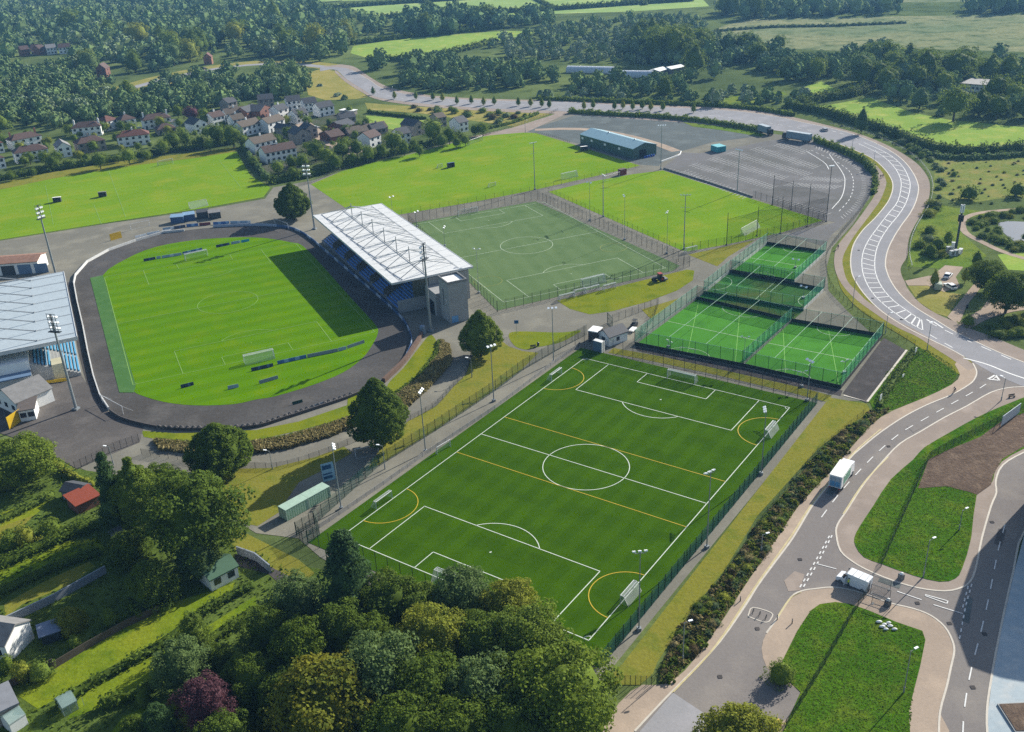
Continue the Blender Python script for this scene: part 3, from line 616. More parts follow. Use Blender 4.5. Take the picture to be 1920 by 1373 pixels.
# ---- the covered stand beside the all weather pitch
A0 = G(587.6, 405.4, 10); A1 = G(735, 533, 10); dd = A1-A0
SL = 80.9; MS = thing('grandstand', 'covered grandstand with flat white roof, steel masts and rows of blue seats', 'grandstand', (A0.x, A0.y, 0), math.atan2(dd.y, dd.x))
b = MB(); b.box(0, SL, .0, 25.7, 10, 10.28); o = b.build('roof', m_roofw, MS)
b = MB(); b.box(-.12, SL+.12, -.14, -.003, 9.75, 10.36).box(-.12, SL+.12, 25.703, 25.85, 9.75, 10.36).box(-.14, -.003, 0, 25.7, 9.75, 10.36).box(SL+.003, SL+.14, 0, 25.7, 9.75, 10.36)
b.build('fascia', mat('white metal trim', 'dfe1e1', .4), o)
b = MB()
for k in range(1, 13): b.tube((k*6.2, .4, 10.29), (k*6.2, 25.3, 10.29), .03, n=4)
b.tube((1, 2.75, 10.4), (SL-1, 2.75, 10.4), .05, n=4); b.tube((1, 21.6, 10.4), (SL-1, 21.6, 10.4), .05, n=4); b.tube((.5, 11.1, 10.5), (SL-.3, 11.1, 10.5), .11, n=5); b.build('roof_rail', m_steel, o)
for k in range(7):
    e = 10.6+11.2*k; b = MB(); b.tube((e, 11.1, 10.3), (e, 11.1, 15.3), .16, n=6)
    mo = b.build('roof_mast', m_steel, MS); b = MB()
    for d, n_ in ((-9.6, 2.75), (-3.9, 2.75), (1.7, 2.75), (-7.2, 21.5), (-2, 21.5), (3.6, 21.5)):
        if .5 < e+d < SL-.3: b.tube((e, 11.1, 14.3), (e+d, n_, 10.4), .11, n=4)
    b.build('tie_rod', m_steel, mo)
b = MB(); pr = [(1.6, 0)]; z_ = 1.0
for i in range(12): pr += [(1.6+.82*i, z_+.44*i), (1.6+.82*(i+1), z_+.44*i)]
pr += [(11.44, 0)]; b.profile(pr, .6, 79.6); b.build('terrace', m_conc_d, MS)
for k in range(6):
    x0 = 2.6+13.1*k; x1 = x0+(10.0 if k < 5 else 10.8); b = MB()
    for i in range(12): b.box(x0, x1, 2.05+.82*i, 2.36+.82*i, z_+.44*i+.02, z_+.44*i+.48)
    b.build('seat_block', m_seat, MS)
    b = MB(); b.wall([(x1+.4, 2.2, 0), (x1+.4, 10.8, 0)], [1.9, 6.2], .14, z0=1.0); b.wall([(x1+2.6, 2.2, 0), (x1+2.6, 10.8, 0)], [1.9, 6.2], .14, z0=1.0)
    if k < 5: b.build('aisle_wall', mat('brown aisle wall', '6f675c', .85), MS)
b = MB(); b.box(.3, 80.1, 11.6, 24.6, 0, 9.2); b.build('rear_building', m_conc, MS)
b = MB(); b.box(79.9, 80.05, 6.5, 11.55, 4.2, 9.6); b.build('end_screen', mat('olive glazed screen', '5d6152', .3), MS)
b = MB(); b.box(79.62, 79.86, 1.5, 11.55, 0, 4.0); b.box(80.12, 88.4, 10.2, 17.0, 0, 7.2); b.build('end_wall', m_conc, MS)
b = MB(); b.box(82.2, 86.8, 10.02, 10.19, 0, 4.2); b.build('door', m_black, MS)
b = MB(); b.box(88.42, 95.3, 11.5, 17.3, 0, 12.0); tw = b.build('lift_tower', m_conc, MS)
b = MB(); b.box(88.3, 95.42, 11.38, 11.7, 12.003, 12.7).box(88.3, 95.42, 17.1, 17.42, 12.003, 12.7).box(88.3, 88.6, 11.71, 17.09, 12.003, 12.7).box(95.12, 95.42, 11.71, 17.09, 12.003, 12.7); b.build('parapet', m_conc_d, tw)
b = MB(); b.box(88.65, 95.05, 11.75, 17.05, 12.004, 12.12); b.build('roof_panel', m_whiteb, tw)
b = MB(); b.box(91.2, 91.6, 11.44, 11.52, 4.5, 9.5); b.build('window', m_glass, tw)
b = MB(); b.box(95.29, 95.36, 12.0, 14.0, .2, 2.2); b.build('door', mat('blue sheet door', '6fa8d8', .5), tw)
b = MB(); b.box(0, .3, 11.25, 11.55, 5.6, 10); col0 = b.build('column', m_dsteel, MS, (.6, 0, 0))
for k in range(1, 13): part('column', col0, MS, (k*6.1+.6, 0, 0))
# ---- the stand across the track
B0 = Vector((-138.47, 288.42, 0)); dd = Vector((-114.02, 235.33, 0))-B0
WS = thing('grandstand', 'older grandstand at the left edge with pale blue roof held by cables', 'grandstand', B0, math.atan2(dd.y, dd.x))
b = MB(); b.hexa([(0,-34,9.4),(58.4,-34,9.4),(58.4,0,9.9),(0,0,9.9),(0,-34,9.65),(58.4,-34,9.65),(58.4,0,10.2),(0,0,10.2)]); o = b.build('roof', m_roofb, WS)
b = MB(); b.box(-.15, 58.55, .004, .16, 9.6, 10.35).box(58.404, 58.6, -34, 0, 9.2, 10.25).box(-.2, -.004, -34, 0, 9.2, 10.25); b.build('fascia', mat('white metal trim'), 0) if False else b.build('fascia', MATS['white metal trim'], o)
for k in range(8):
    e = 3+7.5*k; b = MB(); b.tube((e, -9.5, 10.1), (e, -34, 18), .16, n=5); b.dome((e, -9.5, 10.0), .4, .4, .4, 6, 3); b.build('tie_rod', m_steel, WS)
    b = MB(); b.tube((e, -34, 0), (e, -34, 18), .3, n=6); b.build('roof_mast', m_wtube, WS)
    b = MB(); b.tube((e, -9.5, 10.2), (e, -.2, 10.35), .09, n=4); b.build('roof_rail', m_wtube, WS)
b = MB(); b.box(0, 58.2, -28.4, -27.9, 9.75, 9.95); b.build('gutter', m_dsteel, WS)
b = MB(); pr = [(-1.2, 0)]
for i in range(14): pr += [(-1.2-.8*i, .9+.4*i), (-1.2-.8*(i+1), .9+.4*i)]
pr += [(-12.4, 0)]; b.profile(pr, 0, 60.5); b.build('terrace', m_conc, WS)
for k in range(5):
    b = MB(); x0 = 1+12*k
    for i in range(13):
        if k == 4 and 4 < i < 8: continue
        b.box(x0, x0+10.6, -1.75-.8*i, -1.4-.8*i, .92+.4*i, .92+.4*i+.45)
    b.build('seat_block', m_seat_w, WS)
b = MB(); b.box(0, 60.3, -33, -12.5, 0, 7); b.build('rear_building', m_whiteb, WS)
b = MB(); b.box(56.2, 60.6, -7.6, -4.9, 0, 4.6); vo = b.build('vomitory', mat('cream render', 'd6d0b0', .7), WS)
b = MB(); b.box(57.5, 59.5, -4.92, -4.86, 1.2, 3.6); b.build('door', m_black, vo)
b = MB(); b.box(52, 64, -27, -12.6, 4.2, 4.5); b.build('canopy', mat('blue canopy', '6f8aa8', .5), WS)
b = MB(); b.wall([(60.9, -10.5, 0), (62.3, -4.9, 0)], .9, .15); b.build('ramp_rail', mat('yellow paint', 'd8b52a', .5), WS)
# ---- houses and huts
def house(name, label, cat, A, B, depth, eave, rise, roof, wm, rm, wins=(2, 3), chim=0, door=None, group=None, over=.35, chm=None, world=False, winm=None):
    a, c = (A, B) if world else (G(*A), G(*B)); loc, rz, wd = frame2(a, c)
    t = thing(name, label, cat, loc, rz, group)
    b = MB(); b.box(0, wd, 0, depth, 0, eave)
    if roof == 'gx':
        for x in (.01, wd-.01): b.face([(x, 0, eave), (x, depth, eave), (x, depth/2, eave+rise-.12)])
    if roof == 'gy':
        for y in (.01, depth-.01): b.face([(0, y, eave), (wd, y, eave), (wd/2, y, eave+rise-.12)])
    b.build('wall', wm, t); o_ = over; b = MB(); e0 = eave+.004; tt = .22
    if roof == 'gx': b.profile([(-o_, e0-.1), (depth/2, e0+rise-.05), (depth+o_, e0-.1), (depth+o_, e0-.1+tt), (depth/2, e0+rise+tt), (-o_, e0-.1+tt)], -o_*.7, wd+o_*.7)
    elif roof == 'gy':
        P = [(-o_, e0-.1), (wd/2, e0+rise-.05), (wd+o_, e0-.1), (wd+o_, e0-.1+tt), (wd/2, e0+rise+tt), (-o_, e0-.1+tt)]
        n = len(b.v); b.profile(P, -o_*.7, depth+o_*.7); b.v[n:] = [(v[1], v[0], v[2]) for v in b.v[n:]]
    elif roof == 'hip':
        h = min(depth, wd)/2*.9; x0, x1 = (h, wd-h) if wd >= depth else (wd/2, wd/2); y0, y1 = (depth/2, depth/2) if wd >= depth else (h, depth-h)
        q = [(-o_,-o_,e0), (wd+o_,-o_,e0), (wd+o_,depth+o_,e0), (-o_,depth+o_,e0)]; u_ = [(p[0], p[1], e0+.2) for p in q]
        if wd >= depth:
            r0, r1 = (x0, depth/2, e0+rise), (x1, depth/2, e0+rise); b.face([u_[0], u_[1], r1, r0]).face([u_[1], u_[2], r1]).face([u_[2], u_[3], r0, r1]).face([u_[3], u_[0], r0])
        else:
            r0, r1 = (wd/2, y0, e0+rise), (wd/2, y1, e0+rise); b.face([u_[0], u_[1], r0]).face([u_[1], u_[2], r1, r0]).face([u_[2], u_[3], r1]).face([u_[3], u_[0], r0, r1])
        b.face(q[::-1])
        for i in range(4): j = (i+1) % 4; b.face([q[i], q[j], u_[j], u_[i]])
    elif roof == 'mono': b.hexa([(-o_,-o_,e0+.03),(wd+o_,-o_,e0+.03),(wd+o_,depth+o_,e0+.03+rise),(-o_,depth+o_,e0+.03+rise),(-o_,-o_,e0+.2),(wd+o_,-o_,e0+.2),(wd+o_,depth+o_,e0+.2+rise),(-o_,depth+o_,e0+.2+rise)])
    else: b.box(-o_, wd+o_, -o_, depth+o_, e0, e0+.28)
    ro = b.build('roof', rm, t)
    for i in range(chim):
        x = wd*(.08 if i == 0 else .92) if chim > 1 else wd*.5; y = depth*.5
        b = MB(); b.box(x-.45, x+.45, y-.3, y+.3, eave+rise*.3, eave+rise+1.1)
        for dx in (-.2, .2): b.tube((x+dx, y, eave+rise+1.1), (x+dx, y, eave+rise+1.5), .13, n=6)
        b.build('chimney', chm or wm, ro)
    rows, cols = wins; fh = eave/max(rows, 1)
    for r in range(rows):
        for c_ in range(cols):
            x = wd*(c_+.5)/cols
            if door is not None and r == 0 and c_ == door:
                b = MB(); b.box(x-.5, x+.5, -.05, .02, 0, 2.05); b.build('door', m_dsteel, t)
            else: win(t, 1.35, min(1.25, fh*.5), x, r*fh+fh*.36, m=winm)
        if rows and depth > 6:
            b = MB(); b.box(wd-.02, wd+.05, depth*.4, depth*.4+1.1, r*fh+fh*.36, r*fh+fh*.36+1.1); b.build('window', m_glass, t)
    return t
GH = 'white houses in the estate beyond the left playing field'
HS = [((27,283),(82,272),'hip',m_whiteb,m_brownr,2,4,2,'white house with brown hipped roof and orange chimney above the long white row',m_oran),
 ((32,308),(94,298),'hip',m_whiteb,m_brownr,2,6,1,'long white semi detached pair with brown hipped roof beside the playing field hedge',None),
 ((111,297),(137,293),'gy',m_whiteb,m_lav,2,2,0,'white house with a front gable and pale grey roof',None),
 ((150,290),(201,281),'hip',m_pebble,m_brownr,2,4,1,'grey rendered house with red brown hipped roof next to the gabled white house',None),
 ((-22,322),(13,315),'hip',m_whiteb,m_brownr,2,3,1,'white house cut by the left edge nearest the playing field',None),
 ((-22,292),(10,286),'hip',m_whiteb,m_redr,2,3,1,'white house with red roof cut by the left edge, upper one',None),
 ((138,259),(192,254),'hip',m_whiteb,m_brownr,2,5,2,'white house with wide brown roof and tall end chimney under the wood',None),
 ((203,246),(224,240),'hip',m_whiteb,m_redr,2,2,0,'small white house with red hipped roof half hidden by trees',None),
 ((223,277),(283,270),'hip',m_whiteb,m_redr,2,5,1,'white pair with bright red hipped roof above the blue tarpaulin',None),
 ((231,244),(258,239),'hip',m_whiteb,m_brownr,2,2,1,'narrow white house with brown hipped roof behind a dark garden tree',None),
 ((271,244),(323,237),'hip',m_whiteb,m_brownr,2,5,2,'white pair with brown roof and two chimneys left of the purple tree',None),
 ((297,254),(331,249),'hip',m_pebble,m_brownr,1,3,0,'bungalow with dull brown roof between garden trees',None),
 ((367,252),(391,247),'gy',m_whiteb,m_slate,2,2,0,'black and white timbered house with a slate gable',None),
 ((427,232),(465,226),'gx',m_whiteb,m_olive,2,4,1,'white terrace with long brown roof at the top of the close',None),
 ((457,257),(492,248),'gx',m_whiteb,m_olive,2,4,1,'white semi with brown ridge roof beside the tall garden tree',None),
 ((505,250),(536,241),'gx',m_whiteb,m_olive,2,3,1,'white semi with brown ridge roof touching the estate road',None),
 ((480,290),(521,280),'gx',m_whiteb,m_olive,2,4,1,'white semi with brown roof in front of the patio yard',None),
 ((500,308),(558,297),'gx',m_whiteb,m_brownr,2,6,1,'long white pair with brown roof nearest the tall floodlight',None),
 ((556,272),(585,267),'gy',m_pebble,m_slate,2,1,0,'tan gable ended house with dark slate roof beside the estate road',None),
 ((541,261),(556,257),'gy',m_pebble,m_slate,2,1,0,'dark slate gable house tucked behind the tan gable end',None),
 ((487,204),(515,201),'gx',m_pebble,m_slate,2,3,0,'dull house with slate roof under the trees at the top of the estate',None),
 ((466,228),(488,220),'gx',m_oran,m_slate,2,2,0,'orange brick house with slate roof behind the white terrace',None),
 ((490,226),(511,217),'gy',m_brick,m_slate,2,1,0,'red brick gable house in the middle of the estate',None),
 ((430,210),(447,206),'gx',m_pebble,m_slate,2,2,0,'small slate roofed house at the upper corner of the estate',None),
 ((540,207),(566,204),'gx',m_whiteb,m_slate,2,3,0,'dark roofed semi, first in the row under the dry field',None),
 ((572,211),(596,208),'gx',m_whiteb,m_slate,2,3,0,'dark roofed semi in the middle of the row under the dry field',None),
 ((600,220),(628,215),'gx',m_whiteb,m_slate,2,3,0,'dark roofed semi, last in the row under the dry field',None),
 ((615,246),(643,249),'gy',m_brick,m_slate,1,2,0,'red brick bungalow with steep dark gable facing the road',None),
 ((645,259),(670,253),'gy',m_brick,m_redr,1,2,0,'red brick bungalow with reddish gable near the grass corner',None),
 ((656,261),(728,248),'gx',m_pebble,m_olive,1,5,1,'long brown roofed bungalow below the small green',None),
 ((695,279),(716,272),'gx',m_whiteb,m_brownr,2,2,0,'white house end showing between big garden trees',None),
 ((752,272),(772,268),'gx',m_whiteb,m_slate,2,2,0,'white house with dark ridge roof below the small green',None),
 ((777,256),(797,251),'gy',m_pebble,m_slate,2,1,0,'grey gable house against the tall tree beside the small green',None),
 ((862,250),(879,246),'gx',m_whiteb,m_slate,2,2,0,'white house alone among trees, furthest along the field fence',None),
 ((822,240),(838,237),'gx',m_pebble,m_olive,2,2,0,'pale roofed house mostly hidden behind the tall tree',None)]
for A, B, rf, wm, rm, rows, cols, ch, lab, cm in HS:
    wd = (G(*B)-G(*A)).length; big = rows == 2
    house('house', lab, 'house', A, B, 8.2 if rf != 'gy' else 10.5, 5.1 if big else 2.7, (2.6 if rf == 'hip' else 2.5) if wd > 6 else 1.8, rf, wm, rm, (rows, cols), ch, 0 if cols > 2 else None, chm=cm)
house('garage', 'low white flat roofed garage with dark door by the purple tree', 'garage', (321,239), (339,236), 6, 2.8, .1, 'flat', m_whiteb, m_lav, (0, 0))
house('shed', 'low white roofed shed at the top corner of the small green', 'shed', (637,215), (661,217), 4.5, 2.4, .1, 'flat', m_pebble, m_whiteb, (0, 0))
for A, B, rf, wm, rm, rows, cols, lab in (((558,233),(580,228),'gx',m_whiteb,m_slate,2,3,'white house with slate roof at the head of the estate road'), ((575,262),(597,258),'gy',m_pebble,m_slate,2,2,'grey gabled house on the bend of the estate road'), ((440,243),(462,239),'gx',m_whiteb,m_olive,2,3,'white house with brown roof above the field corner tree'),
   ((402,238),(424,233),'gx',m_whiteb,m_brownr,2,3,'white house with brown roof left of the terrace'), ((640,232),(668,228),'gx',m_pebble,m_slate,1,3,'low slate roofed bungalow above the brick pair'), ((524,224),(543,219),'gx',m_whiteb,m_slate,2,2,'white house with slate roof behind the parked cars'), ((600,262),(622,268),'gy',m_brick,m_brownr,1,2,'brick bungalow gable at the lower end of the estate road'), ((700,254),(724,250),'gx',m_pebble,m_slate,1,3,'slate roofed bungalow above the small green trees')):
    house('house', lab, 'house', A, B, 8, 5 if rows == 2 else 2.7, 2.4, rf, wm, rm, (rows, cols), 1)
for A, B, wm, rm, lab in (((42,106),(58,104),m_oran,m_brownr,'pink brick house, first of the far row in the woods'), ((60,103),(74,102),m_whiteb,m_brownr,'white house, second of the far row in the woods'), ((76,104),(88,102),m_oran,m_brownr,'pink brick gable house, third of the far row in the woods'),
   ((90,103),(108,101),m_whiteb,m_lav,'bright white house, fourth of the far row in the woods'), ((112,102),(134,100),m_whiteb,m_brownr,'white house with brown roof ending the far row in the woods')):
    house('house', lab, 'house', A, B, 9, 5.4, 3, 'gx', wm, rm, (2, 3))
house('house', 'tall red brick house alone in the wood below the far row', 'house', (184,151), (202,150), 10, 8, 3.5, 'gy', m_brick, m_brownr, (3, 2))
house('house', 'small orange brick gable house beside the far road', 'house', (383,122), (398,121), 8, 5.5, 3, 'gy', m_oran, m_redr, (2, 1))
house('pavilion', 'low white pavilion with flat grey roof among trees by the meadow', 'pavilion', (1803,171), (1852,175), 16, 4.2, .2, 'flat', m_whiteb, m_lav, (1, 6), over=1.2)
# ---- clubhouse corner at the left edge
house('clubhouse', 'small white clubhouse with grey ridge roof by the leaning floodlight', 'clubhouse', (-4,762), (36,781), 9.5, 3.6, 2.4, 'gy', m_whiteb, m_lav, (1, 3))
house('porch', 'white curved porch building against the small clubhouse', 'hut', (40,792), (69,787), 5.5, 3.0, .5, 'mono', m_whiteb, mat('brown felt roof', '6b625c', .9), (1, 2))
a, c = G(18, 806), G(47, 786); loc, rz, wd = frame2(a, c)
t = thing('gate', 'big yellow sheet gate standing open by the clubhouse', 'gate', loc, rz); b = MB(); b.box(0, wd, -.06, .06, .1, 3.3); b.build('gate_panel', mat('yellow sheet', 'd9b21e', .5, var=.2), t)
b = MB()
for x in (.1, wd/2, wd-.1): b.box(x-.06, x+.06, .062, .16, 0, 3.4)
b.build('gate_frame', m_dsteel, t)
t = house('workshop', 'long low workshop with rusty roof and white doors at the left edge', 'workshop', (-45,521), (75,512), 9, 4.2, 1.0, 'gx', m_whiteb, mat('rusty roof sheets', 'a07a66', .8, var=.3), (0, 0))
for x in (9, 14.5, 20): b = MB(); b.box(x, x+4.4, -.07, .02, 0, 3.4); b.build('door', m_dsteel if x == 9 else MATS['blue canopy'], t)
for A, B, wm, rm, lab in (((321,420),(345,418),mat('blue hut cladding','3f5f8a',.6),mat('pale blue roof','8fb0cc',.5),'blue hut at the left end of the hut row by the track'), ((346,416),(367,413),MATS['blue hut cladding'],MATS['pale blue roof'],'second blue hut in the hut row by the track'),
   ((370,411),(391,409),m_dsteel,m_slate,'black low hut in the hut row by the track'), ((393,412),(415,409),m_dsteel,m_lav,'hut with pale grey roof ending the hut row by the track')):
    house('hut', lab, 'hut', A, B, 3.2, 2.4, .35, 'mono', wm, rm, (0, 0), over=.15)
house('kiosk', 'small white ridge roofed kiosk by the football cages', 'kiosk', (1121,641), (1142,651), 6.5, 2.7, 1.5, 'gy', m_whiteb, m_slate, (1, 1))
house('store', 'dark brick store with flat white roof beside the white kiosk', 'store', (1103,641), (1120,644), 3.4, 3.1, .1, 'flat', mat('dark brick', '5d5450', .9), m_whiteb, (0, 0), over=.1)
a, c = G(1112, 658), G(1128, 662.5); loc, rz, wd = frame2(a, c)
t = thing('container', 'grey and white storage container at the corner of the front pitch', 'container', loc, rz); b = MB(); b.box(0, wd, 0, 1.3, .1, 3.0); b.build('body', mat('blue grey panel', '6b7f95', .5), t)
b = MB(); b.box(wd+.003, wd+.1, -.05, 1.35, .05, 3.1); b.box(-.05, wd, -.05, 1.35, 3.003, 3.1); b.build('frame', m_whiteb, t)
t = house('warehouse', 'long green sheeted warehouse with pale blue roof beside the gravel lot', 'warehouse', (1088,270), (1187,299), 13.5, 4.6, 1.9, 'gx', band_mat('green cladding', '47685f', '3f5f58', 1.0, rough=.5), band_mat('pale blue roof sheets', '9cc0ca', '90b4c0', 1.1, rough=.45), (0, 0), over=.3)
wd = (G(1187,299)-G(1088,270)).length
for x in (2, 9.5, 20, 31): win(t, 1.5, 1.0, x, 2.6, m=m_whiteb)
b = MB(); b.box(wd-.02, wd+.07, 3.5, 7.5, 0, 3.6); b.build('door', m_black, t)
for x in (14, 34): b = MB(); b.dome((x, 6.75, 6.5), .5, .5, .6, 8, 3); b.build('roof_vent', m_steel, t)
for i in range(5):
    c = G(1209+i*4.2, 297-i*.9); t = thing('drum', 'blue plastic drum in the row against the warehouse end', 'drum', c, 0, 'blue drums at the warehouse end'); b = MB(); b.tube((0, 0, 0), (0, 0, .95), .4, n=9); b.build('body', mat('blue plastic', '2456c0', .4), t); b = MB(); b.tube((0, 0, .952), (0, 0, 1.02), .36, n=9); b.build('lid', mat('pale blue lid', '5a86d8', .4), t)
# polytunnels
for A, B, lab in (((1061,137),(1147,139),'long white polytunnel, nearer the moor'), ((1141,146),(1221,147),'long white polytunnel with blue tinted side')):
    loc, rz, wd = frame2(G(*A), G(*B)); t = thing('polytunnel', lab, 'polytunnel', loc, rz); b = MB(); b.profile([(4+4.2*math.cos(PI-PI*i/12), .2+4.0*math.sin(PI*i/12)) for i in range(13)], 0, wd); b.build('cover', mat('white polythene', 'd8dee4', .35, var=.06), t)
    b = MB()
    for k in range(12): b.path([(wd*k/11, 4+4.26*math.cos(PI-PI*i/8), .2+4.06*math.sin(PI*i/8)) for i in range(9)], .06, n=4)
    b.build('hoop', m_steel, t)
for A, B, lab in (((1236,143),(1252,138),'small pale shed by the end of the polytunnels'), ((1258,139),(1284,134),'white roofed farm shed beside the polytunnels')): house('shed', lab, 'shed', A, B, 8, 3, 1, 'gx', m_lav, m_whiteb, (0, 0))
# office block just out of frame, whose shadow crosses the right hand road
P = [Vector((93.4, 144.6, 0)), Vector((91.5, 133.9, 0)), Vector((95.0, 131.2, 0)), Vector((125, 120, 0)), Vector((135, 150, 0)), Vector((104, 160, 0))]
t = thing('office_block', 'office block off the right edge shading the internal road', 'building', P[0]); b = MB(); b.prism([(p.x-P[0].x, p.y-P[0].y) for p in P], 0, 16.8); b.build('wall', mat('grey cladding', '9aa0a6', .5), t)
b = MB()
for k in range(4): b.wall([p-P[0]+Vector((-.0, 0, 0)) for p in P[:3]], 1.6, .12, z0=1+4*k)
b.build('window', m_glass, t)
# ---- gardens at the lower left
house('house', 'white house end with grey roof at the lower left edge', 'house', (-50,1232), (20,1243), 6, 3.6, 1.8, 'gx', m_whiteb, m_lav, (1, 2))
house('extension', 'flat grey roofed extension in the bottom left corner', 'extension', (-60,1395), (44,1345), 6, 2.7, .1, 'flat', m_pebble, mat('grey felt roof', '8e9196', .8), (0, 0), over=.1)
house('shed', 'black and white timber shed near the red shed roof', 'shed', (119,938), (150,944), 3.6, 2.3, .9, 'gx', band_mat('black and white boards', '2d2d2d', 'c8c8c4', .5), m_slate, (0, 0))
house('shed', 'shed with bright red roof beside the black and white shed', 'shed', (148,966), (190,946), 4.4, 2.2, .7, 'mono', m_brick, mat('red sheet roof', '98492f', .6, var=.1), (0, 0))
house('shed', 'white garden shed with green ridge roof beside the path', 'shed', (398,1110), (449,1083), 4.6, 2.6, 1.2, 'gx', m_whiteb, mat('green felt roof', '4f7258', .8), (1, 2))
house('shed', 'small grey hut in the shade below the big left tree', 'shed', (222,1024), (240,1015), 2.4, 1.9, .3, 'mono', m_pebble, m_lav, (0, 0))
house('shed', 'small slate blue shed in the vegetable garden', 'shed', (82,1212), (116,1200), 2.6, 2.0, .4, 'mono', m_dsteel, mat('blue grey roof felt', '7d8aa0', .6), (0, 0))
t = house('greenhouse', 'glass greenhouse on the lower garden lawn', 'greenhouse', (122,1345), (149,1330), 3.0, 1.7, .8, 'gx', net_mat('greenhouse glass', 'a9c4bc', .5), MATS['greenhouse glass'], (0, 0), over=.05)
b = MB()
for x in (0, 1, 2, 3):
    for y in (0, 3.0): b.tube((x, y, 0), (x, y, 1.75), .04, n=4)
b.build('frame', m_wtube, t)
house('greenhouse', 'white framed lean to greenhouse in the bottom left corner', 'greenhouse', (24,1378), (54,1358), 2.6, 2, .8, 'gx', m_whiteb, MATS['greenhouse glass'], (0, 0), over=.05)
def gwall(name, label, px, h, t_, m, cat='wall'):
    P = GP(px); l = P[0]; b = MB(); b.wall([p-l for p in P], h, t_); o = b.build(name, m, loc=l); return setp(o, label, cat)
gwall('garden_wall', 'long grey rendered garden wall between shaded gardens', [(12,1172),(105,1128),(200,1075)], 1.7, .25, mat('grey blue wall', '97a0aa', .8))
gwall('garden_wall', 'grey wall beside the path behind the green roofed shed', [(446,1040),(480,1052),(508,1075)], 1.9, .25, MATS['grey blue wall'])
for px, lab in (([(102,1255),(160,1220),(234,1178),(300,1148)],'dark timber fence below the vegetable garden'), ([(0,1300),(60,1270),(102,1248)],'dark timber fence at the lower left edge'), ([(86,1190),(130,1175)],'short timber fence beside the slate blue shed')):
    gwall('garden_fence', lab, px, 1.5, .1, mat('weathered timber', '5f564a', .9), 'fence')
# ================================================================== fences
post_mesh = {}
def fence(name, label, P, h, step, pm, fill, pr=.05, cat='fence', rail=(), t=.03, z0=.05, over=.0, pname='post', ph=None):
    """one fence: mesh panel plus its posts, each post a part"""
    l = P[0].copy(); T = thing(name, label, cat, l); Q = [p-l for p in P]
    if fill: b = MB(); b.wall(Q, h-z0, t, z0=z0); b.build('mesh_panel', fill, T)
    if rail:
        b = MB()
        for z in rail: b.path([q+Vector((0, 0, z)) for q in Q], .04, n=4)
        b.build('rail', pm, T)
    S_ = resample(Q, step); S_ = S_[:99]
    k = (round(h, 2), pr, pm.name)
    for s in S_:
        if k not in post_mesh:
            b = MB(); b.tube((0, 0, 0), (0, 0, (ph or h)+over), pr, n=5); o = b.build(pname, pm, T, s); post_mesh[k] = o
        else: part(pname, post_mesh[k], T, s, 0)
    return T
n_dark = net_mat('dark weld mesh', '1f2e28', .09); n_green = net_mat('green weld mesh', '2c5a48', .2); n_dense = net_mat('green windbreak mesh', '2f5f58', .42)
n_net = net_mat('green cage netting', '66c4a2', .2); n_netd = net_mat('dark cage netting', '1f7a56', .17); n_grey = net_mat('grey mesh', '5a5f5e', .14); n_goal = net_mat('white goal net', 'dfe6e6', .3)
n_ball = net_mat('thin ball stop net', '3a4440', .05)
n_isle = net_mat('island fence mesh', '22362c', .26)
m_post = mat('dark green post', '1c3a30', .5); m_bpost = mat('black post', '23282a', .6)
cn = lambda u0, v0, u1, v1: [FP(u0, v0), FP(u1, v1)]
fence('pitch_fence', 'green fence with windbreak mesh along the verge side of the front pitch', cn(-4.5, PW+4.7, PL+5.2, PW+4.7), 3.1, 2.5, m_post, n_dense, .07, over=.25)
fence('pitch_fence', 'tall dark fence at the far end of the front pitch', cn(PL+5.3, -6, PL+5.3, PW+4.6), 4.6, 2.9, m_bpost, n_dark, .06)
fence('pitch_fence', 'tall dark fence at the tree end of the front pitch', cn(-4.6, -4, -4.6, PW+4.6), 4.6, 2.9, m_post, n_dark, .06)
fence('pitch_fence', 'green mesh fence along the sunburnt strip above the front pitch path', GP([(590,984),(673,909),(709,876),(818,808),(928,734),(980,695),(1060,649),(1100,628)]), 3.0, 2.6, m_post, n_green, .06, over=.2)
fence('pitch_fence', 'short green fence and gate posts at the path end of the front pitch', GP([(556,1004),(590,984),(600,1005),(572,1026),(556,1004)]), 3.0, 1.7, m_post, n_green, .06)
T = fence('barrier', 'low grey boarded barrier along the path side of the front pitch', GP([(581,1003),(640,964),(720,909),(797,854),(928,767),(1041,681),(1088,648)]), 1.05, 2.6, m_steel, mat('grey barrier board', 'a09c96', .8, var=.2), .05, 'barrier', t=.06)
for px, py in ((640, 945), (690, 916)): pass
fence('pitch_fence', 'dark fence round the worn artificial pitch, side behind the grandstand', GP([(766,418),(933,586)]), 3.6, 2.9, m_bpost, n_dark, .06)
fence('pitch_fence', 'dark fence round the worn artificial pitch, near goal end', GP([(933,586),(1293,500)]), 3.6, 2.9, m_bpost, n_dark, .06)
fence('pitch_fence', 'dark fence round the worn artificial pitch, side along the avenue path', GP([(1293,500),(1008,374)]), 3.6, 2.9, m_bpost, n_dark, .06)
fence('pitch_fence', 'dark fence round the worn artificial pitch, far goal end', GP([(1008,374),(766,418)]), 3.6, 2.9, m_bpost, n_dark, .06)
fence('field_fence', 'dark fence along the avenue side of the square grass pitch', GP([(1028,361),(1150,415),(1278,472)]), 2.2, 3.2, m_bpost, n_ball, .05)
fence('field_fence', 'dark mesh fence along the near edge of the square grass pitch', GP([(1283,473),(1362,460),(1463,438),(1546,415)]), 3.0, 3.0, m_bpost, n_dark, .06)
fence('field_fence', 'dark mesh fence between the square grass pitch and the car park', GP([(1546,414),(1480,392),(1411,371)]), 3.0, 3.0, m_bpost, n_dark, .06)
